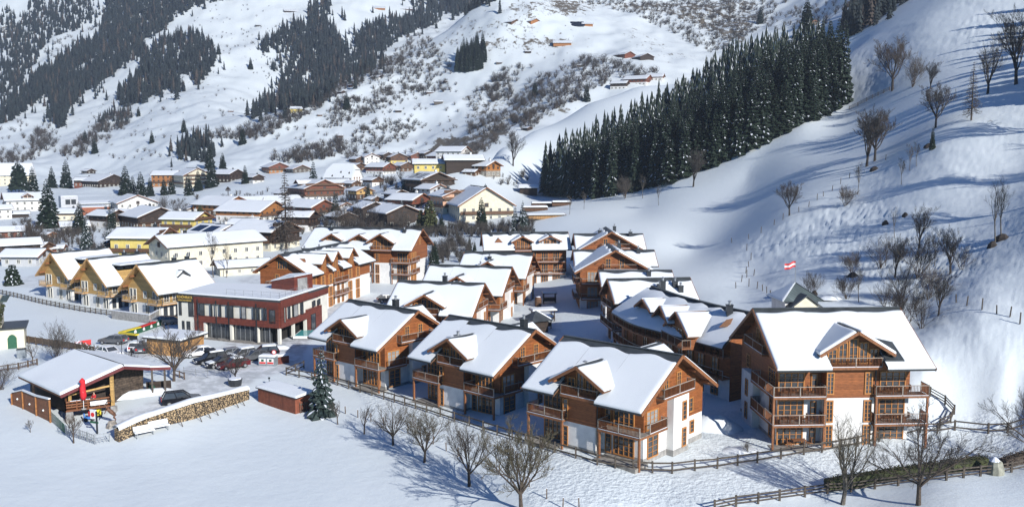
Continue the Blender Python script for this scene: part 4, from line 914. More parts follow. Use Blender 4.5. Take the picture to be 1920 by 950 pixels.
# ------------------------------------------------------------------ village and hill farms
mat('dark_wood',(.040,.026,.018),.7,.2,3,grooves=('Z',.2)); mat('brown_wood',(.13,.068,.036),.65,.15,3,grooves=('Z',.18)); mat('orange_wood',(.40,.17,.055),.6,.13,3,grooves=('Z',.18))
mat('red_wood',(.20,.065,.035),.6,.13,3,grooves=('Z',.18)); mat('grey_wood',(.13,.11,.09),.8,.2,3,grooves=('Z',.2))
mat('yellow_plaster',(.68,.54,.16),.85,.06,1); mat('pink_plaster',(.60,.36,.24),.85,.06,1); mat('stone_wall',(.30,.27,.23),.9,.3,3)
mat('solar_glass',(.012,.016,.03),.15,.2,2); mat('roof_green',(.05,.075,.06),.5,.15,2); mat('plank_upright',(.40,.22,.085),.7,.15,4,grooves=('H',.3)); mat('flat_red',(.30,.10,.05),.7,.1,2)
MW={'w':'white_plaster','c':'cream_plaster','y':'yellow_plaster','d':'dark_wood','b':'brown_wood','o':'orange_wood','r':'red_wood','g':'grey_wood','p':'pink_plaster','s':'stone_wall','l':'larch_wood','G':'grey_plaster'}
def house(px,py,wpx,th,st,lo,up,label,ratio=1.15,cat='house',pitch=.40,lowf=1,balc=1,dorm=0,chim=1,solar=0,snow=.3,group='houses of the village',name=None,winf='brown_wood',hip=0,over=1.1,win_on=True,back=None):
    g=G(px,py); D=g.y; az=-math.atan2(g.x,g.y); t=R(th); Wm=wpx*1.32*D/F
    c_,s_=abs(math.cos(t)),abs(math.sin(t)); W2=Wm/(ratio*c_+s_); L=ratio*W2; dep=(L*s_+W2*c_)*.5-over*.7
    u=Vector((g.x,g.y,0)).normalized(); c=Vector((g.x,g.y,0))+u*dep
    sc=min(1.0,max(.45,W2/11)); z=min(g.z,tz(c.x,c.y)+1.0)
    T=empty(name or 'chalet_house',(c.x,c.y,g.z),t+az,label,cat,group)
    over=over*sc; W=W2/2; he=st*2.6*sc+.15; hr=he+pitch*W; low=lowf*2.6*sc
    seed=int(px*7+py)
    H=Hall(T,L,W,hr,he,(-L/2+over,L/2-over),(-W+over*.8,W-over*.8),low if lo else 0,MW.get(lo,'white_plaster'),MW[up],snow_t=snow*max(.6,sc),seed=seed,res=max(1.2,D/250),wavy=.0 if seed%3 else .35,barge='brown_wood' if up in 'db' else 'chalet_trim',sof='soffit_wood')
    if D<900 and win_on:
        for k in range(int(math.ceil(st))):
            zz=(.75+2.6*k)*sc; hh=min(1.25*sc,max(.3,he-zz-.25))
            e=.03 if zz>low-.1 and lo else 0
            n=max(2,int(L/3.4)); rowwin(T,'F',W-over*.8+e,-L/2+over,L/2-over,zz,n,1.0*sc,hh,2,1,split=False,fm='panel_white' if (up in 'wcyp' or k*2.6*sc<low-.2) else winf)
            m=max(2,int(W2/3.4))
            for sd in ('R','L'): rowwin(T,sd,L/2-over+e,-W+over,W-over,zz,m,1.0*sc,hh,2,1,split=False,fm='panel_white' if (up in 'wcyp' or k*2.6*sc<low-.2) else winf)
        if pitch*W>1.9*sc:
            for sd in('R','L'): win(T,sd,0,L/2-over+.03,he-.35*sc,1.4*sc,1.3*sc,3,1,split=False,fm=winf)
    if balc:
        for sd in ('R' if th<0 else 'L',):
            for k in range(1,int(math.ceil(st))+(1 if pitch*W>2.4 and balc>1 else 0)):
                zz=2.6*k*sc; p=L/2-over; lim=W-over*.9
                mb=MB(); sbox(mb,sd,-lim,lim,p,p+over*.85,zz-.15,zz,'brown_wood'); b=mb.build('balcony',T)
                mb=MB(); sbox(mb,sd,-lim,lim,p+over*.8,p+over*.9,zz+.05,zz+.95*sc,'brown_wood' if up!='d' else 'dark_wood'); mb.build('railing',b)
        if balc>1:
            zz=2.6*sc; mb=MB(); sbox(mb,'F',-L/2+over,L/2-over,W-over*.8,W-.1,zz-.15,zz,'brown_wood'); b=mb.build('balcony',T); mb=MB(); sbox(mb,'F',-L/2+over,L/2-over,W-.16,W-.08,zz+.05,zz+.95*sc,'brown_wood'); mb.build('railing',b)
    for i in range(chim):
        u_=(-.2+.45*i)*L*(1 if seed%2 else -1); v=.12*W*(1 if i else -1); chimney(H.roof,u_,-v,H.zr(v)-.2,H.zr(v)+1.1*sc,.8*sc,'white_plaster' if seed%4==0 else 'dark_metal')
    for i in range(dorm): H.dormer((i-(dorm-1)/2)*L*.34,W*.3,hr-.3,he+.55*(hr-he)-.2,W*.92,W*.75,he-.3,nwin=2,snow_t=.2,wall=MW[up],seed=seed)
    if solar:
        m=MB(); 
        for i in range(2):
            a=-L*.36+i*L*.38; b=a+L*.3; v0,v1=W*.85,W*.3
            m.hexa([(a,-v0,H.zr(v0)+.33),(b,-v0,H.zr(v0)+.33),(b,-v1,H.zr(v1)+.33),(a,-v1,H.zr(v1)+.33),(a,-v0,H.zr(v0)+.42),(b,-v0,H.zr(v0)+.42),(b,-v1,H.zr(v1)+.42),(a,-v1,H.zr(v1)+.42)],'solar_glass'); m.build('solar_panel',H.roof); m=MB()
    T['D']=round(D,1); del T['D']
    return T,H
V=[ # px,py,width,turn,storeys,lower,upper,label
(50,396,66,6,2,'w','w','white village house with a brown balcony gable, left of the tallest spruce',dict(dorm=1,balc=0)),
(-2,412,40,10,2,'w','w','white house cut by the left edge of the picture',dict()),
(36,408,30,5,.8,None,'d','dark carport below the white gabled house',dict(balc=0,chim=0,win_on=False)),
(20,348,66,8,2.6,'c','c','large cream building with a steep snow roof behind the round pine',dict(pitch=.7,balc=0)),
(196,352,70,-62,1.6,'d','d','wide dark brown farmhouse above the modern school buildings',dict()),
(160,350,34,-20,1.6,'r','d','small red-brown house left of the wide dark farmhouse',dict()),
(166,326,22,-60,1,None,'d','tiny dark hut up behind the wide dark farmhouse',dict(balc=0,chim=0)),
(312,350,44,-15,3,'o','o','orange hotel wing with stacked terraces on the valley edge',dict(balc=2)),
(362,352,58,-72,3,'c','c','cream hotel with dark gable and two long balconies',dict(pitch=.5,balc=2)),
(252,402,70,-80,1.9,'w','w','white hall with an orange gable triangle and long roof',dict(balc=0)),
(182,392,60,4,1,'w','w','low white flat hall beside the grey modern block',dict(balc=0,pitch=.15,chim=0)),
(205,428,62,-55,1.8,'w','d','house with a very dark gable behind the twin narrow conifers',dict()),
(285,430,92,-70,1.7,'b','d','broad dark gabled house with wide low roof, above the big yellow house',dict()),
(352,440,80,-35,2,'y','y','yellow house with low roof left of the solar roof house',dict(balc=2)),
(272,490,104,-28,2.4,'y','y','big bright yellow house with red-brown balconies on its left end',dict(balc=2,th2=1)),
(390,505,176,27,2.3,'c','c','long cream house with grey shaded gable and small roof window, near the larch houses',dict(ratio=2.1,balc=0,chim=1)),
(408,456,96,-55,1,'b','b','low brown house with two dark solar panels on its roof',dict(solar=1,balc=0)),
(30,488,74,8,1.9,'d','d','long dark house with an awning by the left edge',dict(balc=0,ratio=1.5)),
(104,474,34,-15,.9,None,'r','small dark red garden hut below the conifers',dict(balc=0,chim=0)),
(92,446,26,-60,.9,None,'o','tiny orange garden hut among bare fruit trees',dict(balc=0,chim=0)),
(18,446,42,0,1,None,'r','red-brown shed with snow roof at the left edge',dict(balc=0,chim=0)),
(52,500,80,-30,1,'G','G','low grey annex roofed in snow left of the larch houses',dict(balc=0,chim=0)),
(362,402,34,-75,1,'w','b','small white and brown cottage behind a dense bush',dict(balc=0)),
(418,406,92,-50,1.8,'b','o','tan timber house with a wide carved gable below the wayside cross',dict()),
(474,418,112,-38,1.6,'w','o','bright orange timber house with long white roof',dict()),
(506,396,122,22,1.1,'b','d','long dark barn with plain white roof behind the tall bare larch',dict(ratio=1.9,balc=0)),
(428,342,52,-45,2.1,'d','d','near-black farmhouse on the valley edge beside a spruce',dict()),
(478,344,30,-60,1.7,'w','d','small house with white base and black upper floor by the field',dict()),
(517,325,44,-72,1.6,'o','r','red-brown gabled house alone on the upper field edge',dict(chim=0)),
(560,324,40,-70,.9,None,'g','low grey shed right of the red-brown gabled house',dict(balc=0,chim=0)),
(592,378,88,-68,2.3,'w','r','white and red-brown house with two gables and carved balconies',dict(balc=2,dorm=1)),
(583,411,82,-48,1.7,'w','r','brick-red house with a grey side wall',dict()),
(563,436,62,-25,2.1,'w','d','tall narrow house with black upper floor and white base',dict()),
(498,472,112,-40,2.2,'c','d','dark house with cream window bays behind the tall larch',dict(balc=2)),
(676,374,42,-65,1.6,'b','l','tan brown cottage right of the great white gabled barn',dict(balc=0)),
(630,352,44,10,.8,None,'w','low white lean-to in front of the great white gabled barn',dict(balc=0,chim=0)),
(692,308,34,-70,2,'w','w','small all-white house in the upper hamlet',dict(balc=0)),
(671,310,30,-60,1.8,'o','b','small brown house left of the all-white house in the hamlet',dict()),
(668,322,42,-65,1.2,None,'b','low brown house below the all-white hamlet house',dict(balc=0)),
(714,328,48,-40,2,'w','r','half-timbered red and white house in the hamlet',dict()),
(742,308,38,-70,2,'y','b','brown house with a yellow right wall in the hamlet',dict(balc=0)),
(722,302,26,-60,2,'d','d','dark narrow house between the all-white and yellow-walled houses',dict(balc=0)),
(756,322,38,-60,1.6,'b','b','brown hamlet house half hidden by bare trees, left of the long yellow house',dict()),
(778,302,30,-70,1.5,'r','r','small red gable in the row behind the long yellow house',dict(balc=0)),
(800,298,32,-60,1.5,'d','d','dark gable in the row behind the long yellow house',dict(balc=0)),
(828,302,48,-50,1.3,'r','r','broad red-brown gable in the row behind the long yellow house',dict(balc=0)),
(850,300,56,-25,2,'w','w','white house with snow roof at the foot of the rocky slope',dict(balc=0)),
(811,331,62,4,2.1,'y','y','long pale yellow house with two rows of small windows',dict(balc=0,ratio=1.7)),
(868,324,64,8,2,'d','d','tall dark barn joined to the right of the long yellow house',dict(balc=0,ratio=1.5,win_on=False)),
(908,332,56,-42,1.7,'s','o','house with orange gable boards on a stone base at the hamlet end',dict(balc=0)),
(884,330,30,-30,1.1,'b','b','small brown outbuilding left of the orange gable house',dict(balc=0)),
(806,362,80,-66,1.9,'b','d','dark green-black roofed house with solar panels on its right roof',dict(solar=1,balc=2)),
(810,374,54,-55,1.6,'G','G','grey house tucked below the solar-panel roof',dict(balc=0)),
(744,378,44,-65,1.3,'d','d','jet-black barn beside a small dark conifer',dict(balc=0)),
(768,396,74,-42,1.5,'d','r','dark red-brown house with broad snow roof, left of the tan house',dict(balc=0)),
(843,402,66,-66,2.4,'c','p','pinkish tan house with two balconies behind the big cream house',dict(balc=2)),
(898,416,108,-76,2.0,'c','c','big pale cream house with wide white gable and brown balcony',dict(pitch=.62,balc=1)),
(694,412,58,-70,1.6,'d','d','black gabled house left of the biggest black house',dict(balc=0)),
(742,428,84,-66,1.9,'d','d','biggest black gabled house just behind the resort',dict(balc=0)),
(806,430,26,-60,.8,None,'r','tiny red-brown hut in the thicket behind the resort',dict(balc=0,chim=0,win_on=False)),
(1022,411,60,12,1.0,None,'plank','long shed of upright orange planks at the foot of the snowy slope',dict(balc=0,chim=0,pitch=.15,ratio=2.4,win_on=False)),
(991,366,30,0,1.6,None,'d','solitary dark hut in the shadow of the plantation',dict(balc=0,chim=0,win_on=False)),
(612,350,20,-60,1.2,None,'r','small red hut left of the great white gabled barn',dict(balc=0,chim=0)),
(140,436,44,5,1,'w','g','grey-brown garage row behind the twin snowy conifers',dict(balc=0,chim=0)),
(330,470,60,10,1.2,'b','b','flat brown annex above the long cream house',dict(balc=0)),
(455,516,90,14,1.0,'c','b','low house with verandah in front of the long cream house',dict(balc=0,ratio=1.8)),
(640,398,40,-60,1.2,'w','w','little white house in the trees right of the brick-red house',dict(balc=0)),
(700,384,30,-60,1.4,'d','b','brown house peeking out left of the jet-black barn',dict(balc=0)),
(232,420,54,-45,1.5,'w','b','brown house under the white hall with the orange gable triangle',dict()),
(128,414,46,-20,1.3,'c','b','small cream and brown house below the grey modern block',dict(balc=0)),
(70,478,50,-35,1.3,'w','b','little brown house left of the dark red garden hut',dict(balc=0)),
(330,422,50,-60,1.4,'w','d','dark gabled house just above the low-roofed yellow house',dict()),
(228,468,46,-40,1.5,'b','b','brown house half hidden by the blue-grey fir',dict()),
(516,444,54,-50,1.5,'w','b','brown and white house left of the tall narrow house',dict()),
(462,438,60,-30,1.3,'w','d','dark house behind the low brown solar-roof house',dict(balc=0)),
(640,424,50,-60,1.5,'w','d','dark house in the thicket below the little white house',dict()),
(612,398,40,-40,1.4,'b','b','small brown house right of the tall bare larch',dict(balc=0)),
(725,404,46,-60,1.4,'d','d','dark low house between the jet-black barn and the biggest black house',dict(balc=0)),
(662,408,40,-50,1.4,'w','r','small red and white house left of the black gabled house',dict(balc=0)),
(660,352,30,-50,1.2,None,'b','brown hut right of the low white lean-to',dict(balc=0,chim=0)),
(700,350,36,-55,1.5,'w','b','brown and white house below the upper hamlet',dict(balc=0)),
(775,348,34,-60,1.4,'d','d','dark little house above the solar-panel roof house',dict(balc=0)),
(536,376,40,-60,1.4,'b','b','brown gable peeking over the long dark barn',dict(balc=0)),
(790,412,40,-60,1.3,'b','r','red-brown cottage between the olive cypresses and the black house',dict(balc=0)),
]
MW['plank']='plank_upright'
for px,py,w_,th,st,lo,up,lab,kw in V:
    kw=dict(kw); kw.pop('th2',None); house(px,py,w_,th,st,lo,up,lab,**kw)
FARM=[
(956,48,32,-40,1.4,None,'b','brown barn, left one of the farm pair high on the bare brow'),
(994,47,34,-45,1.4,None,'o','orange-fronted barn, right one of the farm pair high on the bare brow'),
(1054,87,28,2,1.2,None,'o','lone pale orange barn on the open middle slope'),
(1101,50,18,5,1,None,'o','small orange shed beside the snow-free solar frames high up'),
(1170,110,34,-45,1.5,None,'r','red-brown barn at the edge of the upper scrub'),
(1205,114,34,-60,1.3,None,'d','dark barn right of the red-brown barn above the scrub'),
(1162,168,30,-15,1.8,'w','d','dark farm building with white base on the spur brow'),
(1196,160,46,-20,1.9,'w','r','farmhouse with red-brown upper floor and white base on the spur brow'),
(1226,152,34,-10,1.2,'w','r','low farm annex half hidden behind the plantation top'),
(708,18,22,5,1,None,'o','orange barn on the high pasture, left of the dark wood'),
(758,19,30,4,.7,None,'b','long low barn on the high pasture'),
(545,24,22,5,1,None,'d','dark barn high on the left pasture above the forest strip'),
(552,212,24,8,1.4,'y','y','tiny yellow house on the lower edge of the forest strip'),
(708,150,24,-40,1.2,'w','d','dark hut with white gable side on the bushy ridge'),
(662,163,16,-30,1,None,'r','small red hut on the bushy ridge'),
(640,176,14,-50,1.2,None,'d','narrow dark hut at the left end of the bushy ridge'),
(822,196,14,0,1.3,None,'g','grey hay hut on the striped meadow'),
(747,211,10,0,1.3,None,'d','small dark hay hut left of the striped meadow'),
(806,176,12,0,.7,None,'b','low brown hay hut in the hedgerow'),
(836,155,9,0,1,None,'b','tiny brown hut right of the hedgerow top'),
(990,100,10,0,1.3,None,'d','dark hay hut under the farm pair'),
(936,121,9,0,1.3,None,'g','grey hay hut right of the small dark spruce stand'),
(1088,126,10,0,1.3,None,'g','grey hay hut above the scrub belt'),
(989,246,16,-50,1.6,None,'d','dark hut on the crest of the smooth white spur'),
(484,50,8,0,1,None,'d','tiny dark hut on the left high pasture'),
(637,258,10,0,1.2,None,'b','brown hut in the bushes at the foot of the ridge'),
(433,210,8,0,.8,None,'b','tiny brown hut on the long white slope'),
(1523,50,18,-60,2.0,None,'g','grey hay hut beside the tall spruce at the top'),
(600,218,8,0,1,None,'b','tiny hut below the yellow hill house'),
]
for px,py,w_,th,st,lo,up,lab in FARM: house(px,py,w_,th,st,lo,up,lab,balc=0,chim=0,group='farm buildings on the hillsides',name='hay_barn' if not lo else 'farmhouse',cat='barn' if not lo else 'farmhouse',win_on=bool(lo),snow=.25,over=.8)
# great white gabled barn with clipped gable ends
def great_barn():
    g=G(640,349); D=g.y; az=-math.atan2(g.x,g.y); s=D/F
    T=empty('great_barn',(g.x,g.y+8,g.z),az+R(-32),'great white gabled barn with clipped steep snow roof in the middle of the village','barn','houses of the village')
    L,W,hr,he=58*s,20*s,42*s,17*s; cl=.55
    mb=MB(); mb.fbox(-L/2,L/2,-W,W,-2,he,'white_plaster'); zc=he+(hr-he)*cl; vc=W*(1-cl)
    for u,d in((L/2-.3,.3),(-L/2,.3)): mb.prism([(u,W,he),(u,vc,zc),(u,-vc,zc),(u,-W,he)],(d,0,0),'white_plaster')
    mb.build('wall',T)
    r=MB(); o=.8; hp=L*.16
    for f in(-1,1):
        r.poly([(-L/2-o,-f*(W+o),he-.6),(L/2+o,-f*(W+o),he-.6),(L/2+o,-f*vc,zc),(L/2+o-hp,0,hr),(-L/2-o+hp,0,hr),(-L/2-o,-f*vc,zc)],'roof_snow')
        r.poly([(f*(L/2+o),-vc,zc),(f*(L/2+o),vc,zc),(f*(L/2+o-hp),0,hr)],'roof_snow')
    rf=r.build('roof',T)
    for u,v in((-4,6),(4,6.5),(1,4.2),(7,4.6)): 
        m=MB(); zz=he+(hr-he)*(1-v/W); m.prism([(u-.6,-v-.5,zz-.3),(u+.6,-v-.5,zz-.3),(u,-v-.5,zz+.8)],(0,1.2,0),'dark_wood'); m.build('roof_vent',rf)
    for k in range(3): rowwin(T,'R',L/2+.02,-W+2,W-2,1+k*he*.3,3,.9,1.0,1,1,split=False); rowwin(T,'F',W+.02,-L/2+2,L/2-2,1+k*he*.3,4,.9,1.0,1,1,split=False)
great_barn()
# modern school block
def school():
    g=G(150,404); T=empty('school',(g.x,g.y+6,g.z),-math.atan2(g.x,g.y)+R(8),'modern flat-roofed grey and brown school with window bands','school','houses of the village'); s=g.y/F
    mb=MB(); mb.box(-44*s,-10*s,-4,10,-1,12*s,'grey_plaster'); mb.build('grey_wing',T); mb=MB(); mb.box(-9.9*s,40*s,-6,10,-1,15*s,'flat_red'); mb.build('brown_wing',T)
    mb=MB(); mb.box(-38*s,-8*s,8,16,0,34*s,'grey_plaster'); mb.build('tower_block',T)
    for x0,x1,y0,y1,z in((-44,-10,-4,10,12),(-9.9,40,-6,10,15)):
        m=MB(); snow_sheet(m,(x0*s,y0,z*s+.02),(x1*s,y0,z*s+.02),(x1*s,y1,z*s+.02),(x0*s,y1,z*s+.02),.35,'BLRT',0,3,res=2); m.build('snow_cover',T,True)
    m=MB(); snow_sheet(m,(-38*s,8,34*s),(-8*s,8,34*s),(-8*s,16,34*s),(-38*s,16,34*s),.35,'BLRT',0,3,res=2); m.build('snow_cover',T,True)
    rowwin(T,'F',4.02,-42*s,-12*s,1.0,6,1.4,1.6,2,1,fm='dark_metal',split=False); 
    for u in(-16,-26): win(T,'F',u*s,-7.98,19*s,8*s,9*s,2,1,fm='dark_metal',split=False)
school()
# snow-free solar frames and log piles
for k,(px,py) in enumerate(((1082,46),(1084,50))):
    g=G(px,py); T=empty('solar_frame',(g.x,g.y,g.z),0,['upper','lower'][k]+' row of ground-mounted solar panels on the high pasture','solar panels','solar frames on the pasture')
    m=MB(); m.hexa([(-7,-1.5,.6),(7,-1.5,.6),(7,1.5,3),(-7,1.5,3),(-7,-1.5,.75),(7,-1.5,.75),(7,1.5,3.15),(-7,1.5,3.15)],'solar_glass'); m.build('panel',T)
    for x in(-5,5): m=MB(); m.box(x-.1,x+.1,.6,.8,-1,2.4,'galvanised'); m.build('leg',T)
for px,py,w_,lab in((1024,388,5.5,'snow-capped log pile above the orange plank shed'),(1052,386,3.4,'short snow-capped log pile right of the longer one'),(1003,396,4.5,'low snow-capped timber stack left of the plank shed')):
    g=G(px,py); T=empty('log_pile',tuple(g),.1,lab,'log pile','log piles at the slope foot'); m=MB()
    for i in range(3):
        for j in range(4-i): m.tube([(-w_,-.9+j*.6+i*.3,.3+i*.5),(w_,-.9+j*.6+i*.3,.3+i*.5)],[.3,.28],7,'brown_wood',True)
    m.build('log_stack',T); s=MB(); snow_sheet(s,(-w_,-1.2,1.5),(w_,-1.2,1.5),(w_,1.2,1.6),(-w_,1.2,1.6),.4,'BLRT',0,2); s.build('snow_cover',T,True)
# ------------------------------------------------------------------ trees
mat('needles',(.016,.030,.017),.7,.35,2.5); mat('needles_blue',(.030,.048,.042),.7,.3,2.5); mat('needles_olive',(.05,.06,.02),.7,.3,2.5); mat('far_needles',(.018,.027,.028),.8,.4,.4)
mat('bark',(.085,.065,.05),.9,.25,6,bump=.3); mat('bark_grey',(.13,.115,.095),.9,.25,6,bump=.3); mat('bark_dark',(.045,.036,.03),.9,.25,6); mat('twig_olive',(.095,.082,.052),.9,.2,3); mat('twig_grey',(.072,.064,.056),.9,.2,3); mat('twig_brown',(.078,.062,.050),.9,.2,3); mat('birch_bark',(.45,.42,.38),.8,.3,4)
mat('thuja_green',(.055,.062,.022),.8,.3,2)
def spruce_mesh(h,rad,seed,snow=.25,nm='needles',whorls=None,per=9,base=.07,power=.85):
    r=random.Random(seed); mb=MB(); nW=whorls or int(h*1.55)
    for w in range(nW):
        t=(w+r.random()*.6)/nW; z=h*(base+(1-base)*t); L0=rad*((1-t)**power)+.12; n=max(4,int(per*(1-t*.5)))
        for k in range(n):
            a=2*math.pi*(k+r.random()*.7)/n+w*.7; L=L0*r.uniform(.72,1.12); dr=-.25-.35*(1-t)
            d=Vector((math.cos(a),math.sin(a),0)); sd_=Vector((-d.y,d.x,0))
            tip=Vector((0,0,z))+d*L+Vector((0,0,dr*L*r.uniform(.8,1.2))); mid=Vector((0,0,z))+d*L*.5+Vector((0,0,dr*L*.3)); wd=max(.16,L*.27)
            dn=Vector((0,0,-.13-.12*L))
            mb.poly([Vector((0,0,z)),mid-sd_*wd+dn*.6,tip+dn*.5,mid+sd_*wd+dn*.6],nm)
            q=mid*.5+tip*.5
            mb.tri(mid+sd_*wd*.2,q+sd_*wd*1.1+dn*1.2,tip,nm); mb.tri(mid-sd_*wd*.2,tip,q-sd_*wd*1.1+dn*1.2,nm)
            mb.tri(mid,q+dn*2.4,tip,nm)
            if r.random()<snow:
                u=Vector((0,0,.06)); f=r.uniform(.14,.42); mb.poly([mid*.55+Vector((0,0,z))*.45+u,q-sd_*wd*f+u,tip*.97+mid*.03+u,q+sd_*wd*f+u],'clump_snow')
    me=mb.mesh('crown')
    tb=MB(); tb.tube([(0,0,-.8),(0,0,h*.3),(0,0,h*.97)],[h*.014+.05,h*.011,.02],6,'bark_dark'); 
    return me,tb.mesh('trunk')
def bare_tree(h,seed,spread=.5,limbs=7,trunk=.22,levels=3,up=.55,tm='bark',cm='twig_grey',stems=1,dens=1.0,wtw=.012,rad=None):
    r=random.Random(seed); tr=MB(); cr=MB()
    def rnd(): return Vector((r.uniform(-1,1),r.uniform(-1,1),r.uniform(-1,1)))
    def grow(p,d,L,ra,lev,mb):
        n=4 if lev<2 else 3; pts=[p]; rr=[ra]; q=p.copy(); dd=d.copy()
        for i in range(n):
            dd=(dd+rnd()*.20+Vector((0,0,up*.22))).normalized(); q=q+dd*L/n; pts.append(q.copy()); rr.append(ra*(1-.72*(i+1)/n))
        if lev<levels: mb.tube(pts,rr,5 if lev<1 else 3,tm if lev<2 else cm)
        else:
            a=(pts[-1]-pts[0]).orthogonal().normalized()*wtw
            for i in range(n):
                k0=1-i/n*.8;k1=1-(i+1)/n*.8
                mb.poly([pts[i]-a*k0,pts[i]+a*k0,pts[i+1]+a*k1,pts[i+1]-a*k1],cm)
            return
        nc=int((5.2 if lev==0 else 6.2 if lev==1 else 7)*dens+.5)
        for i in range(nc):
            t=.22+.78*(i+r.random()*.8)/nc; j=min(n-1,int(t*n)); f=t*n-j; b=pts[j]*(1-f)+pts[j+1]*f
            ax=(pts[j+1]-pts[j]).normalized(); o=ax.orthogonal().normalized(); o.rotate(Matrix.Rotation(r.uniform(0,6.28),3,ax)); an=r.uniform(.45,.95)
            nd=(ax*math.cos(an)+o*math.sin(an)+Vector((0,0,up*.25))).normalized()
            grow(b,nd,L*(1-t*.45)*r.uniform(.42,.68),max(.007,rr[j]*.55),lev+1,cr)
    for s in range(stems):
        off=Vector((r.uniform(-1,1),r.uniform(-1,1),0))*(.05*h if stems>1 else 0); H0=h*trunk*(r.uniform(.6,1.1) if stems>1 else 1)
        lean=Vector((r.uniform(-.08,.08),r.uniform(-.08,.08),1)) if stems==1 else Vector((off.x*2.5/h*3,off.y*2.5/h*3,1)); lean.normalize()
        ra=rad or h*.024; p0=off+Vector((0,0,-.6)); p1=off+lean*H0
        tr.tube([p0,off+Vector((0,0,.12)),off+lean*H0*.5,p1],[ra*1.5,ra*1.15,ra*.95,ra*.9],7,tm)
        for k in range(limbs):
            a=2*math.pi*(k+r.random()*.5)/limbs; an=spread*r.uniform(.35,1.15) if k else .08
            d=(lean*math.cos(an)+Vector((math.cos(a),math.sin(a),0))*math.sin(an)).normalized()
            grow(off+lean*H0*(.72+.28*r.random()),d,(h-H0)*r.uniform(.72,.98)*(1 if k else 1.02),ra*r.uniform(.45,.62),0,cr)
    return cr.mesh('crown'),tr.mesh('trunk')
def larch_mesh(h,rad,seed,cm='twig_brown',per=10):
    r=random.Random(seed); cr=MB(); tr=MB(); tr.tube([(0,0,-.6),(0,0,h*.5),(0,0,h)],[h*.016,h*.009,.015],6,'bark')
    n=int(h*2.2)
    for w in range(n):
        t=.12+.88*w/n; z=h*t
        for k in range(per):
            a=r.uniform(0,6.28); L=rad*(1-t)**.8*r.uniform(.6,1.1)+.1; d=Vector((math.cos(a),math.sin(a),r.uniform(-.35,.1))); p=Vector((0,0,z)); q=p+d*L
            s_=Vector((-d.y,d.x,0))*.05; cr.poly([p-s_,p+s_,q+s_*.3,q-s_*.3],cm)
            for j in range(9):
                f=r.uniform(.25,1); b=p+(q-p)*f; e=b+Vector((r.uniform(-1,1),r.uniform(-1,1),r.uniform(-.9,.1)))*L*.28
                u=(e-b).orthogonal().normalized()*.045; cr.tri(b-u,b+u,e,cm)
    return cr.mesh('crown'),tr.mesh('trunk')
def plant(kind,me,loc,scale,rot,label,cat,group,parts=True,tilt=0):
    T=empty(kind,loc,rot,label,cat,group); T.scale=(scale[0],scale[0],scale[1]) if isinstance(scale,tuple) else (scale,)*3
    if tilt: T.rotation_euler=(tilt,0,rot)
    put(me[0],'crown',T); put(me[1],'trunk',T); return T
SP=[spruce_mesh(20,3.1,s,snow=.34,power=.66,per=11) for s in range(4)]            # unit trees, 20 m
SPD=[spruce_mesh(20,3.0,s+50,snow=.10,power=.66,per=11) for s in range(4)]
SPW=[spruce_mesh(12,2.6,90+s,snow=.62,nm='needles_blue',per=10) for s in range(2)]
HILL=[]  # filled below
# ---- plantation on the slope
rt=random.Random(3)
FOR=[(1015,365),(1060,371),(1130,370),(1190,358),(1250,345),(1330,315),(1400,285),(1450,262),(1500,235),(1545,215),(1583,196),(1575,170),(1530,155),(1480,152),(1420,160),(1360,185),(1300,215),(1240,248),(1180,282),(1120,315),(1060,340),(1022,352)]
def scatter(poly,n,seed,lo=0,hi=1e9):
    r=np.random.RandomState(seed); P_=np.array(poly,float); x0,y0=P_.min(0);x1,y1=P_.max(0); out=[]
    while len(out)<n:
        q=np.column_stack([r.uniform(x0,x1,n*3),r.uniform(y0,y1,n*3)]); out+=q[inpoly(q[:,0],q[:,1],poly)].tolist()
    return out[:n]
cand=GG(scatter(FOR,3600,5)); keep=[]
cell={}
for p in cand:
    if p[1]>470 or p[1]<255: continue
    k=(int(p[0]//2.7),int(p[1]//2.7)); ok=True
    for i in(-1,0,1):
        for j in(-1,0,1):
            for o in cell.get((k[0]+i,k[1]+j),()):
                if (o[0]-p[0])**2+(o[1]-p[1])**2<2.7**2: ok=False
    if ok: cell.setdefault(k,[]).append(p); keep.append(p)
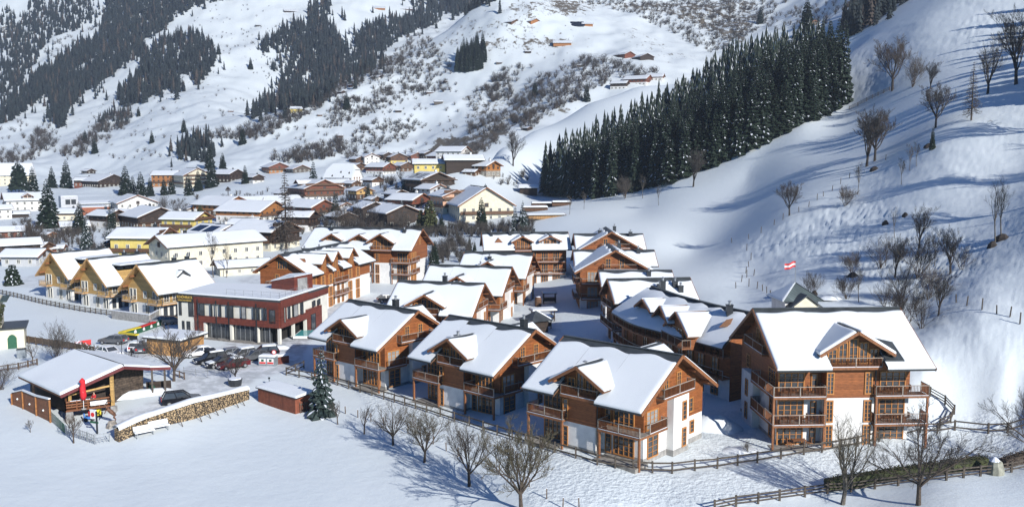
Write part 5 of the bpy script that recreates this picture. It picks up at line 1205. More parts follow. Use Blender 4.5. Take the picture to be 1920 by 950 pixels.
# those with the least in front of them show largest
def openness(p):
    d=math.hypot(p[0],p[1]); ux,uy=p[0]/d,p[1]/d; c=0
    for q in keep:
        dx,dy=q[0]-p[0],q[1]-p[1]; f=-(dx*ux+dy*uy)
        if 0<f<26 and abs(dx*uy-dy*ux)<2.2: c+=1
    return c+d*.002
keep.sort(key=openness)
NF=225
back=[]
for i,p in enumerate(keep):
    h=rt.choice((rt.uniform(15,20),rt.uniform(19,26),rt.uniform(20,27)))*(1.08 if p[0]>90 else .97)
    if i<NF:
        m=(SP if rt.random()<.6 else SPD)[rt.randrange(4)]
        plant('spruce_tree',m,tuple(p),(rt.uniform(1.05,1.5),h/20),rt.uniform(0,6.28),'tall dark spruce in the dense plantation on the snowy slope','spruce','spruces of the plantation')
    else: back.append((p,h))
def mass(name,items,template,lab,cat,matname,smooth=False):
    """many small plants as one mesh: items are (point, height, width factor, turn)"""
    tv=np.array(template.v); tf=template.f; nv=len(tv); V_=[]; n=len(items)
    P_=np.array([i[0] for i in items]); h=np.array([i[1] for i in items]); wf=np.array([i[2] for i in items]); a=np.array([i[3] for i in items])
    c,s=np.cos(a)[:,None],np.sin(a)[:,None]; x=tv[None,:,0]*wf[:,None]; y=tv[None,:,1]*wf[:,None]
    X=P_[:,0:1]+x*c-y*s; Y=P_[:,1:2]+x*s+y*c; Zc=P_[:,2:3]+tv[None,:,2]*h[:,None]
    co=np.stack([X,Y,Zc],-1).reshape(-1,3)
    me=bpy.data.meshes.new(name); me.vertices.add(len(co)); me.vertices.foreach_set('co',co.ravel())
    lt=np.array([len(f) for f in tf]); flat_=np.concatenate([np.array(f) for f in tf]); L_=(flat_[None]+(np.arange(n)*nv)[:,None]).ravel(); tot=np.tile(lt,n)
    me.loops.add(len(L_)); me.loops.foreach_set('vertex_index',L_); me.polygons.add(len(tot)); st=np.concatenate([[0],np.cumsum(tot)[:-1]]); me.polygons.foreach_set('loop_start',st)
    for k in template.names: me.materials.append(MATS[k])
    me.polygons.foreach_set('material_index',np.tile(np.array(template.m),n)); me.update()
    o=put(me,name); tag(o,lab,cat,None,'stuff'); return o
def tmpl_conifer(tiers,sides,nm,snow,seed):
    r=random.Random(seed); mb=MB()
    for t in range(tiers):
        z0=.06+.94*t/tiers*.92; z1=min(1,z0+1.35/tiers); ra=.5*(1-t/tiers)**.85+.03
        for k in range(sides):
            a=2*math.pi*(k+.5*(t%2)+r.uniform(-.2,.2))/sides; b=a+math.pi/sides*.95; c=a-math.pi/sides*.95; R_=ra*r.uniform(.75,1.2); dz=-.25/tiers*r.uniform(.4,1.4)
            mb.tri((0,0,z1),(math.cos(c)*ra*.72,math.sin(c)*ra*.72,z0),(math.cos(a)*R_,math.sin(a)*R_,z0+dz),nm); mb.tri((0,0,z1),(math.cos(a)*R_,math.sin(a)*R_,z0+dz),(math.cos(b)*ra*.72,math.sin(b)*ra*.72,z0),nm)
            if r.random()<snow: mb.tri((math.cos(a)*R_*.3,math.sin(a)*R_*.3,z1*.7+z0*.3+.01),(math.cos(c)*ra*.5,math.sin(c)*ra*.5,z0+.05),(math.cos(a)*R_*.96,math.sin(a)*R_*.96,z0+dz+.035),'clump_snow')
    return mb
TC=tmpl_conifer(10,10,'needles',.10,1)
mass('spruce_plantation',[((p[0],p[1],p[2]),h,7.2*rt.uniform(.85,1.2),rt.uniform(0,6)) for p,h in back],TC,'inner rows of the dark spruce plantation, seen over the front trees','forest','needles')
# ---- forests of the far mountainside
FARF=[([(0,75),(30,60),(60,0),(180,0),(190,30),(150,55),(100,70),(80,95),(60,130),(40,160),(20,200),(0,235)],520,.8),
([(0,238),(20,205),(60,150),(100,125),(140,95),(190,60),(200,0),(440,0),(370,10),(330,35),(300,60),(270,75),(240,85),(150,125),(110,155),(60,200),(20,228)],950,1),
([(90,185),(100,155),(150,140),(200,105),(270,82),(275,100),(240,120),(200,150),(160,175),(130,205),(118,245),(104,240),(95,215)],420,1),
([(215,197),(225,175),(250,150),(270,110),(300,75),(370,65),(400,85),(405,110),(385,150),(372,160),(345,140),(330,150),(350,172),(335,176),(310,165),(300,180),(245,202)],420,1),
([(580,0),(615,0),(620,40),(640,90),(640,150),(590,175),(560,200),(500,215),(470,228),(480,200),(520,180),(535,140),(550,100),(490,100),(485,85),(520,65),(575,40)],520,1),
([(600,30),(625,60),(660,100),(700,100),(730,115),(690,140),(640,160),(600,172)],260,.9),
([(665,78),(700,45),(770,30),(772,0),(860,0),(815,45),(800,55),(760,66),(720,95),(690,100),(670,98)],330,1),
([(825,0),(938,0),(900,15),(860,32),(830,25)],120,1),([(330,302),(340,268),(370,255),(395,262),(405,292),(395,308)],70,.7),
([(0,15),(30,20),(40,70),(0,75)],40,.8),([(560,180),(640,160),(600,200),(560,205)],60,.8),([(180,215),(215,205),(250,215),(240,235),(190,250)],30,.6),([(505,130),(520,110),(535,120),(530,140)],14,.7),([(1575,55),(1620,0),(1710,0),(1640,45),(1600,72)],60,1.1)]
rf_=np.random.RandomState(8); its=[]
for poly,n,sc in FARF:
    q_=scatter(poly,int(n*1.6),len(its)+3); q_+=[(a+rf_.normal(0,15),b+rf_.normal(0,10)) for a,b in q_[::6]]
    pts=GG(q_)
    for p in pts:
        if p[1]<300: continue
        h=rf_.choice((rf_.uniform(9,15),rf_.uniform(12,22)))*sc*(1 if p[1]>700 else .8); its.append(((p[0],p[1],p[2]-.5),h,h*rf_.uniform(.30,.42),rf_.uniform(0,6)))
LARC=[i for k,i in enumerate(its) if k%11==0]; its=[i for k,i in enumerate(its) if k%11]
mass('far_forest',its,tmpl_conifer(7,6,'far_needles',0,4),'dark conifer forest in belts on the far mountainside','forest','far_needles')
mass('far_larches',LARC,tmpl_conifer(8,5,'twig_brown',0,6),'brown leafless larches mixed into the far conifer belts','forest','twig_brown')
# ---- scrub: leafless bushes and young trees on the hillsides
def tmpl_bush(seed,n=22,cm='twig_grey'):
    r=random.Random(seed); mb=MB()
    for i in range(n):
        a=r.uniform(0,6.28); an=r.uniform(0,.75); z=r.uniform(.55,1); d=Vector((math.cos(a)*math.sin(an)*1.1,math.sin(a)*math.sin(an)*1.1,math.cos(an)))
        p=d*.1; q=d*z*.6+Vector((r.uniform(-.08,.08),r.uniform(-.08,.08),0)); e=q+Vector((d.x*.35,d.y*.35,.35*z)); u=Vector((-math.sin(a+1),math.cos(a+1),0))*.018
        mb.poly([p-u,p+u,q+u*.8,q-u*.8],cm); mb.tri(q-u*.8,q+u*.8,e,cm)
        for j in range(3):
            b=q+(e-q)*r.random(); f=b+Vector((r.uniform(-.28,.28),r.uniform(-.28,.28),r.uniform(.02,.3))); w_=(f-b).orthogonal().normalized()*.012; mb.tri(b-w_,b+w_,f,cm)
    return mb
SCR=[([(430,262),(540,205),(640,155),(730,110),(770,82),(792,95),(740,140),(650,172),(560,228),(480,265)],420,(4,8)),
([(600,250),(630,180),(700,190),(760,165),(835,150),(845,168),(760,190),(700,215),(640,238)],330,(3,6)),
([(740,95),(760,72),(800,62),(830,110),(855,135),(760,170),(700,188),(690,160)],300,(4,7)),([(905,175),(930,140),(970,150),(960,185),(925,195)],70,(5,9)),
([(870,190),(940,130),(1000,118),(1000,130),(945,155),(960,200),(920,240),(880,252)],150,(3,6)),
([(1000,150),(1100,110),(1200,125),(1240,132),(1210,150),(1150,152),(1100,180),(1090,190),(1040,205),(1000,240),(960,240),(960,190)],620,(3,7)),
([(500,302),(560,282),(640,262),(650,290),(560,307)],170,(4,8)),([(60,290),(60,250),(90,235),(110,270),(80,300)],80,(5,9)),
([(110,292),(150,260),(190,220),(240,200),(252,225),(180,280),(130,302)],260,(4,8)),([(1080,0),(1480,0),(1440,40),(1380,90),(1330,100),(1250,60),(1180,25)],900,(3,6)),
([(640,265),(700,230),(760,225),(800,235),(760,262),(700,285),(650,300)],190,(3,6)),([(0,290),(60,290),(60,305),(0,310)],60,(4,7)),
([(120,240),(330,90),(420,60),(540,30),(560,40),(400,130),(300,200),(200,250)],120,(2,4)),([(480,110),(560,60),(590,70),(560,110),(500,150)],60,(2,5)),
([(880,240),(940,205),(1010,235),(930,275),(880,300),(850,300)],170,(3,6)),([(360,260),(470,235),(480,262),(400,262)],70,(4,7)),([(1380,40),(1560,0),(1600,10),(1560,45),(1450,60)],130,(3,6))]
SCR+=[([(60,300),(120,240),(330,120),(430,60),(580,20),(560,110),(470,220),(330,300)],170,(2,5)),([(0,240),(60,215),(110,245),(100,300),(0,305)],60,(3,6)),([(660,100),(930,10),(1100,60),(1200,120),(1000,120),(850,140),(700,200)],90,(2,4)),([(450,300),(640,180),(860,150),(900,250),(760,290)],160,(2,5)),([(60,100),(150,60),(190,30),(210,60),(140,110),(60,165)],90,(3,7)),([(560,120),(600,110),(640,150),(600,190)],60,(3,7)),([(400,0),(560,0),(420,60),(340,70)],40,(2,4))]
its=[[],[]]
for poly,n,(a,b) in SCR:
    for p in GG(scatter(poly,int(n*.78),n+7)):
        if p[1]<420: continue
        h=rf_.uniform(a,b); its[rf_.randint(2)].append(((p[0],p[1],p[2]-.3),h,h*rf_.uniform(.7,1.2),rf_.uniform(0,6)))
mass('hillside_scrub',its[0],tmpl_bush(5),'grey leafless scrub and hedgerows over the middle hillside','scrub','twig_grey')
mass('hillside_scrub',its[1],tmpl_bush(6,cm='twig_brown'),'brown leafless scrub and hedgerows over the middle hillside','scrub','twig_brown')
its=[]
for poly,n,(a,b) in (([(0,440),(300,380),(560,350),(760,340),(900,400),(640,420),(480,470),(300,500),(0,500)],900,(1.4,3.8)),([(640,442),(640,420),(700,414),(760,424),(900,426),(1000,418),(1002,442),(890,446),(790,445)],420,(1.6,3.6)),([(805,495),(805,462),(850,452),(885,460),(870,492)],60,(2,4.5)),([(540,432),(560,400),(620,395),(650,420),(640,440)],60,(2.5,4.5)),([(0,430),(60,410),(70,430),(150,440),(150,462),(70,460),(0,452)],90,(1.5,3.5)),([(640,375),(720,400),(700,412),(630,392)],30,(2,4)),([(400,430),(470,470),(440,500),(520,500),(350,525),(480,520)],40,(1.5,3)),([(700,330),(800,338),(770,352),(700,348)],30,(2,5)),([(920,335),(990,325),(1000,345),(940,350)],12,(2,4))):
    for p in GG(scatter(poly,n,n+17)):
        if p[1]<235: continue
        h=rf_.uniform(a,b); its.append(((p[0],p[1],p[2]-.2),h,h*rf_.uniform(.6,1.1),rf_.uniform(0,6)))
mass('village_thicket',its,tmpl_bush(9,26),'grey leafless thicket and garden bushes behind the resort','thicket','twig_grey')
# ---- single conifers of the village and the hills: bearing, foot, top, kind, label
CON=[(92,427,335,'s','tallest spruce of the village, left of the grey modern school'),(36,362,306,'p','round-headed pine in front of the large cream building'),(62,358,312,'s','dark spruce just right of the round-headed pine'),(125,352,300,'s','pointed spruce at the valley edge left of the wide dark farmhouse'),(98,352,312,'s','slim spruce left of the pointed valley-edge spruce'),(150,436,378,'s','dark spruce rising behind the twin snowy conifers'),(163,474,406,'w','snow-laden fir, left of the twin snowy conifers'),(208,484,412,'w','blue-grey fir, right of the twin snowy conifers beside the yellow house'),(207,428,380,'n','left stem of the two narrow columnar conifers'),(214,428,378,'n','right stem of the two narrow columnar conifers'),
(236,366,310,'s','spruce at the left end of the village conifer row below the hotel'),(250,372,330,'s','dense short spruce in the conifer row below the hotel'),(265,374,322,'s','tallest dark spruce in the conifer row below the hotel'),(282,368,332,'s','bluish spruce in the conifer row below the hotel'),(308,366,334,'s','small spruce under the orange hotel wing'),(322,364,330,'s','pointed spruce between the two hotel buildings'),(354,366,326,'s','dark spruce in front of the cream hotel'),(372,358,318,'s','leaning spruce at the cream hotel corner'),(397,352,296,'s','tall spruce between the cream hotel and the black farmhouse'),(418,322,286,'s','broad spruce standing alone above the black farmhouse'),(394,315,272,'s','spruce in the grove above the cream hotel'),(460,344,310,'s','spruce right of the black farmhouse'),(588,350,300,'w','big snowy spruce left of the great white gabled barn'),(690,376,344,'s','dark spruce before the tan brown cottage'),(757,362,338,'s','small dark spruce right of the jet-black barn'),(630,418,362,'s','dark conifer in the thicket beside the brick-red house'),(806,432,374,'t','rounded olive-green cypress left of the big cream house'),(790,432,392,'t','shorter olive cypress left of the rounded one'),(903,424,370,'s','spruce standing in front of the big cream house'),(966,432,386,'w','snowy spruce, left of the pair right of the cream house'),(980,430,376,'w','snowy spruce, right of the pair right of the cream house'),(828,434,402,'s','little dark spruce below the pinkish tan house'),(376,412,384,'t','dense green bush tree before the tan timber house'),(790,330,316,'s','tiny spruce before the long yellow house'),(815,496,452,'s','slim dark spruce behind the long timber block'),(811,520,470,'s','snowy young spruce at the right end of the long timber block'),(880,470,446,'s','small pointed spruce left of the far block'),(890,470,452,'s','smallest pointed spruce left of the far block'),(24,534,494,'b','dark snowy shrub beside the farthest larch house'),(860,452,436,'s','tiny spruce at the thicket edge'),
(604,778,645,'W','lone snowy spruce beside the red shed'),
(1512,62,0,'s','tall dark spruce standing alone near the top hay hut'),(345,248,222,'s','single spruce on the long white slope'),(285,268,245,'s','single spruce low on the white slope'),(410,102,82,'s','single spruce high on the left pasture'),(340,70,48,'s','larger of two spruces on the upper left pasture edge'),(371,68,52,'s','smaller spruce on the upper left pasture edge'),(160,268,244,'s','single dark spruce over the left scrub'),(178,288,258,'s','dark spruce in the lower left scrub'),(650,205,172,'s','spruce on the meadow right of the bushy ridge'),(1003,180,150,'s','spruce in the scrub under the farm buildings'),(1100,190,158,'s','dark spruce left of the spur farm'),(455,270,236,'s','spruce at the foot of the bushy ridge'),(260,218,200,'s','small spruce below the forest edge'),(470,130,108,'s','spruce pair member at the white slope edge'),(1425,45,14,'s','dark fir clump high under the rocks')]
PINE=None
for px,py,top,k,lab in CON:
    g=G(px,py); h=(py-top)*g.y/F*1.02; sc=h/20
    if k in 's': m=(SP if rt.random()<.4 else SPD)[rt.randrange(4)]; s_=(sc*1.65,sc)
    elif k=='w' or k=='W': m=SPW[0 if k=='W' else rt.randrange(2)]; s_=(h/12*1.12,h/12)
    elif k=='n': m=spruce_mesh(12,1.2,5,snow=.15,power=.5); s_=(h/12,h/12)
    elif k=='t': m=spruce_mesh(9,2.7,7,snow=.08,nm='thuja_green',power=.42,per=14,whorls=20); s_=(h/9,h/9)
    elif k=='p': m=spruce_mesh(14,4.4,8,snow=.1,power=.33,base=.3,per=12); s_=(h/14,h/14)
    else: m=spruce_mesh(6,3.0,9,snow=.4,power=.4,base=.02,per=14,whorls=14); s_=(h/6,h/6)
    plant('pine_tree' if k=='p' else 'cypress_tree' if k=='t' else 'spruce_tree',m,tuple(g),s_,rt.uniform(0,6),lab,'conifer','conifers of the village' if py>280 else 'single conifers of the hillsides')
# small stand on the middle hill
for p in GG(scatter([(856,140),(858,118),(880,102),(900,96),(912,110),(905,125),(880,140)],46,9)):
    h=rt.uniform(17,24); plant('spruce_tree',SPD[rt.randrange(4)],tuple(p),(h/20*1.1,h/20),rt.uniform(0,6),'dark spruce of the small compact stand on the middle hill','spruce','spruces of the small stand')
# ---- leafless trees
BT=[bare_tree(6,11,1.0,10,.22,3,.45,'bark','twig_olive',dens=1.25,wtw=.013),bare_tree(6,12,.85,9,.25,3,.5,'bark_dark','twig_grey',dens=1.15,wtw=.012),bare_tree(6,13,.95,10,.24,3,.45,'bark','twig_grey',dens=1.1,wtw=.012)]
BY=bare_tree(4,31,.6,6,.35,3,.6,'bark','twig_brown',dens=.9)
BIG=[bare_tree(7.5,21,1.15,8,.26,3,.3,'bark','twig_grey',dens=1.3,wtw=.010),bare_tree(7.5,22,.7,9,.2,3,.65,'bark_grey','twig_olive',dens=1.2,wtw=.010)]
OAK=[bare_tree(12,41,.95,8,.28,3,.35,'bark_dark','twig_brown',dens=1.25,wtw=.022),bare_tree(12,42,.7,7,.2,3,.5,'bark_dark','twig_grey',dens=1.25,wtw=.022)]
BIRCH=[bare_tree(9,51,.38,6,.4,3,.8,'bark_grey','twig_grey',dens=.8,wtw=.02,rad=.1)]
BUSH=[bare_tree(4.5,61,.7,4,.12,2,.5,'bark','twig_grey',stems=5,dens=1.3,wtw=.015,rad=.05),bare_tree(4.5,62,.8,4,.12,2,.4,'bark','twig_brown',stems=6,dens=1.4,wtw=.015,rad=.05)]
LAR=[larch_mesh(14,2.6,71)]
BARE_T=[(633,795,748,BY,4,'thin leaning sapling nearest the lone spruce'),(683,813,756,BY,4,'slender sapling, second of the field row'),(737,834,750,BT[2],6,'small rounded tree, third of the leafless row along the field'),(796,866,768,BT[0],6,'well-rounded tree, fourth of the leafless row along the field'),(880,911,790,BT[1],6,'dark-trunked tree, fifth of the leafless row along the field'),(977,955,800,BT[0],6,'largest greenish tree at the near end of the leafless row'),
(1580,945,776,BIG[1],7.5,'upright leafless tree before the largest chalet'),(1722,946,770,BIG[0],7.5,'wide-spreading leafless tree at the lower right'),(1935,860,735,BIG[0],7.5,'leafless tree half outside the right edge'),
(326,714,610,BT[2],6,'leafless tree by the end of the log barn'),(441,714,655,BT[1],6,'small leafless tree growing from the black planter'),(105,683,612,BUSH[0],4.5,'big rounded leafless bush behind the log barn'),(62,682,640,BY,4,'snow-dusted small tree left of the big bush'),(4,730,680,BUSH[1],4.5,'leafless bush at the left edge beside the slat fence'),(138,830,772,BY,4,'small leafless tree by the green banner'),(57,810,785,BY,4,'tiny sapling in front of the wooden screen'),
(537,470,322,LAR[0],14,'tall bare larch in the middle of the village'),(400,520,440,BIRCH[0],9,'pale leafless birch beside the long cream house'),(425,520,455,BIRCH[0],9,'second pale birch nearer the verandah house'),(962,311,254,OAK[1],12,'single bare tree on the smooth snow beside the hamlet'),(270,520,470,BY,4,'thin bare tree before the bright yellow house'),(690,440,384,BUSH[0],4.5,'bare garden tree behind the long timber block'),(640,436,384,BUSH[1],4.5,'brown bare tree beside the brick-red house'),(752,436,396,BUSH[0],4.5,'bare tree in front of the biggest black house'),(60,455,415,BUSH[1],4.5,'snowy fruit tree by the tiny garden hut'),(125,455,420,BUSH[0],4.5,'bare fruit tree right of the tiny garden hut'),(310,400,370,BUSH[0],4.5,'bare tree on the white field above the solar roof'),(335,402,374,BUSH[1],4.5,'second bare tree on the white field above the solar roof'),
(1673,170,82,OAK[0],12,'old spreading bare tree at the upper slope fence'),(1711,163,112,BUSH[0],4.5,'bare bush just right of the old spreading tree'),(1744,168,124,OAK[1],12,'twisted bare tree on the upper slope'),(1754,240,165,OAK[0],12,'bare tree with forked trunk halfway up the right slope'),(1821,226,122,LAR[0],14,'single brown larch on the upper right slope'),(1905,158,40,OAK[1],12,'big dark bare tree at the upper right edge'),(1852,176,92,OAK[1],12,'leaning bare tree left of the big dark one'),(1625,312,220,OAK[1],12,'left tree of the bare pair on the open slope'),(1640,302,215,OAK[0],12,'right tree of the bare pair on the open slope'),(1480,404,346,OAK[0],12,'small lone bare tree low on the smooth slope'),
(1866,455,350,BIRCH[0],9,'left of two slim trees at the right edge of the slope'),(1877,450,344,BIRCH[0],9,'right of two slim trees at the right edge of the slope'),(1677,445,392,BIRCH[0],9,'thin bare tree at the top of the slope thicket'),(1723,466,397,OAK[1],12,'tallest bare tree of the slope thicket'),(1651,502,446,BUSH[1],4.5,'reddish bush left in the slope thicket'),(1660,498,440,BIRCH[0],9,'slim tree among the left bushes of the slope thicket'),(1678,520,452,OAK[1],12,'leaning tree in the middle of the slope thicket'),(1722,522,448,BUSH[0],4.5,'dense bush under the tallest thicket tree'),(1752,500,440,BIRCH[0],9,'slim tree right of the tallest thicket tree'),(1782,512,436,OAK[1],12,'broad bare tree at the right of the slope thicket'),(1803,505,462,BUSH[0],4.5,'pale bush at the right end of the slope thicket'),(1598,512,474,BUSH[1],4.5,'round bush over a dark rock on the slope'),(1588,560,518,BUSH[1],4.5,'bush below the rock bush'),(1610,566,500,BIRCH[0],9,'very thin pole tree on the lower slope'),(1658,574,532,BUSH[0],4.5,'bush behind the ridge of the largest chalet'),(1700,606,536,BUSH[1],4.5,'bush at the right gable of the largest chalet'),(1728,615,550,BUSH[0],4.5,'low wide bush right of the largest chalet roof'),(1760,590,520,OAK[1],12,'crooked tree right of the largest chalet roof'),(1742,560,500,BUSH[1],4.5,'brown bush midway in the lower thicket'),(1690,560,500,BUSH[0],4.5,'grey bush above the largest chalet roof'),(1524,556,514,BUSH[0],4.5,'rounded pale bush behind the green pyramid roof'),(1235,385,350,BIRCH[0],9,'slim tree at the lower plantation edge'),(1205,372,330,BIRCH[0],9,'pale slim tree under the plantation'),(1068,402,370,BIRCH[0],9,'thin tree by the plank shed'),(1095,392,362,BIRCH[0],9,'second thin tree right of the plank shed'),(1300,350,290,OAK[1],12,'bare tree in front of the plantation edge'),(1172,372,335,BUSH[0],4.5,'bare bush at the plantation foot'),
(1705,320,275,BIRCH[0],9,'thin young tree beside the slope fence'),(1718,312,270,BIRCH[0],9,'second thin young tree beside the slope fence'),(1690,345,300,BIRCH[0],9,'thin sapling lower on the slope fence line'),(1608,365,310,BIRCH[0],9,'pole-thin tree on the terrace edge'),(1748,280,238,SPD[0],20,'small dark fir on the right slope'),(1585,386,352,BUSH[1],4.5,'dark scrub tuft on the terrace edge'),(240,700,655,BUSH[0],4.5,'leafless bush by the hedge')]
for px,py,top,m,hh,lab in BARE_T:
    g=G(px,py); h=(py-top)*g.y/F*1.05; plant('bush' if m in BUSH else 'spruce_tree' if m is SPD[0] else 'bare_tree',m,(g.x,g.y,g.z-.05),h/hh,rt.uniform(0,6.28),lab,'bush' if m in BUSH else 'tree','leafless trees and bushes')
# trees standing just outside the frame on the right, whose shadows cross the slope
for x,y in((131,203),(139,214),(146,222),(150,232),(158,240),(162,250),(175,268),(170,255),(135,196),(180,280),(190,290),(141,205),(146,212),(152,220),(157,228),(165,240),(168,247),(136,203),(176,258),(185,270),(195,285),(200,300)):
    plant('spruce_tree',SPD[int(x)%4],(x,y,tz(x,y)-.2),(rt.uniform(1.0,1.3),rt.uniform(.75,1.2)),rt.uniform(0,6),'dark spruce beyond the right edge of the picture','spruce','trees beyond the right edge')
for x,y in((84,130),(92,142),(103,160),(95,105),(104,128),(112,150),(128,165),(120,185),(140,205)):
    plant('bare_tree',OAK[int(x)%2],(x,y,tz(x,y)-.1),rt.uniform(.9,1.3),rt.uniform(0,6),'bare tree beyond the right edge of the picture','tree','trees beyond the right edge')
# ------------------------------------------------------------------ fences, cars, the log barn and the small things
mat('weathered_wood',(.085,.07,.055),.85,.25,4); mat('fence_wood',(.12,.085,.06),.85,.25,4); mat('log_wood',(.085,.062,.045),.85,.3,3,grooves=('Z',.3),gdark=.25)
mat('barge_red',(.14,.03,.03),.6,.1,3); mat('parasol_red',(.62,.02,.03),.7,.08,3); mat('paint_green',(.02,.10,.05),.6,.1,3); mat('paint_yellow',(.70,.55,.03),.5,.05,3); mat('paint_red',(.60,.03,.03),.5,.05,3); mat('paint_blue',(.04,.16,.45),.5,.05,3); mat('sign_white',(.78,.78,.76),.5,.03,3)
mat('shed_red',(.24,.070,.035),.7,.12,3,grooves=('H',.35),gdark=.6); mat('garage_wood',(.50,.27,.10),.65,.12,3,grooves=('H',.24),gdark=.75); mat('screen_wood',(.22,.085,.035),.65,.12,3,grooves=('Z',.12),gdark=.6); mat('tarp',(.28,.28,.22),.6,.2,2)
mat('car_black',(.012,.013,.016),.22,.1,2,spec=.6); mat('car_grey',(.16,.17,.18),.25,.06,2,metal=.4); mat('car_silver',(.42,.44,.46),.25,.05,2,metal=.5); mat('car_white',(.76,.77,.78),.25,.02,2); mat('car_darkred',(.10,.012,.014),.22,.06,2); mat('tyre',(.018,.018,.018),.85,.1,4); mat('lamp_clear',(.7,.7,.68),.15,.02,3); mat('lamp_red',(.45,.01,.01),.2,.02,3); mat('statue_brown',(.16,.075,.04),.6,.25,5); mat('skin',(.55,.34,.25),.6,.05,5); mat('jacket_red',(.55,.03,.035),.8,.1,6); mat('denim',(.05,.08,.16),.85,.15,6); mat('hair',(.05,.03,.02),.8,.1,6); mat('container_grey',(.22,.25,.27),.6,.12,2); mat('pool_water',(.10,.42,.42),.1,.1,2)
def firewood():
    m=bpy.data.materials.new('firewood'); m.use_nodes=True; N=m.node_tree.nodes; L=m.node_tree.links; b=N['Principled BSDF']; b.inputs['Roughness'].default_value=.85
    tc=N.new('ShaderNodeTexCoord'); mp_=N.new('ShaderNodeMapping'); mp_.inputs['Scale'].default_value=(1,1,1.2); L.new(tc.outputs['Object'],mp_.inputs[0])
    v=N.new('ShaderNodeTexVoronoi'); v.inputs['Scale'].default_value=5.5; L.new(mp_.outputs[0],v.inputs['Vector'])
    r=N.new('ShaderNodeValToRGB'); r.color_ramp.elements[0].color=(.56,.40,.22,1); r.color_ramp.elements[0].position=.25; r.color_ramp.elements[1].color=(.035,.025,.018,1); r.color_ramp.elements[1].position=.62; L.new(v.outputs['Distance'],r.inputs[0])
    h=N.new('ShaderNodeHueSaturation'); sx=N.new('ShaderNodeSeparateColor'); L.new(v.outputs['Color'],sx.inputs[0]); mr=N.new('ShaderNodeMapRange'); mr.inputs[3].default_value=.45; mr.inputs[4].default_value=1.2; L.new(sx.outputs[0],mr.inputs[0]); L.new(mr.outputs[0],h.inputs['Value']); L.new(r.outputs[0],h.inputs['Color']); L.new(h.outputs[0],b.inputs['Base Color']); MATS['firewood']=m
firewood()
def gnd_pts(px): return [G(*p) for p in px]
def fence(name,pxs,step,rails,h,label,cat='fence',m='weathered_wood',rw=.12,pw=.14,off=0,seed=0,group=None,dense=None,snow=False):
    P_=gnd_pts(pxs); r=random.Random(seed); pts=[]
    for a,b in zip(P_[:-1],P_[1:]):
        n=max(1,round((b-a).length/step)); pts+=[a+(b-a)*i/n for i in range(n)]
    pts.append(P_[-1]); pts=[Vector((p.x,p.y,tz(p.x,p.y))) for p in pts]; O=pts[0].copy(); T=empty(name,tuple(O),0,label,cat,group)
    for k,p in enumerate(pts[:100]):
        q=p-O; mb=MB(); mb.bar(q+Vector((0,0,-.5)),q+Vector((r.uniform(-.03,.03),r.uniform(-.03,.03),h*1.1)),pw,pw,m)
        if snow: mb.bar(q+Vector((0,0,h*1.1)),q+Vector((0,0,h*1.1+.06)),pw,pw,'clump_snow')
        mb.build('post',T)
    for k in range(rails):
        z=h*(.32+.62*k/max(1,rails-1)); mb=MB()
        for a,b in zip(pts[:-1],pts[1:]):
            e=(b-a).normalized()*.1; jit=r.uniform(-.03,.03); mb.bar(a-O-e+Vector((0,0,z+jit)),b-O+e+Vector((0,0,z-jit)),.06,rw,m)
        mb.build('rail',T)
    if dense:
        mb=MB(); 
        for a,b in zip(pts[:-1],pts[1:]):
            n=int((b-a).length/dense)
            for i in range(n): p=a+(b-a)*(i+.5)/n-O; mb.bar(p+Vector((0,0,.1)),p+Vector((0,0,h)),.09,.03,m,up=(b-a))
        mb.build('pickets',T)
    return T
fence('rail_fence',[(570,690),(537,703),(585,712),(633,722),(720,748),(800,772),(880,798),(960,824),(1040,848),(1120,871),(1187,884),(1260,887),(1345,878),(1420,867),(1507,852),(1608,836),(1687,820),(1725,810),(1790,806),(1853,812),(1925,800)],2.3,2,1.05,'long dark two-rail fence curving in front of the whole row of chalets',seed=1,rw=.15,pw=.16)
fence('rail_fence',[(1744,742),(1772,758),(1789,776),(1782,792),(1762,803)],1.8,3,1.0,'short rail fence bending round the right side of the largest chalet',seed=2)
fence('rail_fence',[(1340,958),(1380,949),(1462,938),(1509,931),(1551,925),(1640,916),(1684,910),(1774,900),(1838,892),(1925,879)],1.9,3,.95,'grey three-rail fence below the brushwood stack at the lower right',seed=3,m='weathered_wood',pw=.17)
fence('rail_fence',[(-8,549),(40,560),(80,570),(120,578),(160,585),(210,592)],1.9,3,1.0,'three-rail fence along the flat field before the larch houses',seed=4)
fence('rail_fence',[(1592,206),(1625,190),(1668,170)],2.6,3,1.2,'rail fence leading up to the old spreading tree',seed=5)
fence('picket_fence',[(-5,698),(35,692),(70,684)],1.6,2,.9,'brown picket fence at the left edge behind the log barn',m='fence_wood',seed=6,dense=.22)
fence('board_fence',[(30,640),(80,648),(130,655),(190,668)],2,4,1.2,'low brown board fence running behind the big bush',m='fence_wood',seed=7,rw=.26)
fence('wire_fence',[(345,702),(390,708)],2.2,3,1.0,'thin wire fence by the car park',m='galvanised',rw=.03,pw=.06,seed=8)
fence('rail_fence',[(328,705),(346,711)],1.2,2,.9,'short rail stub beside the barn tree',m='fence_wood',seed=9)
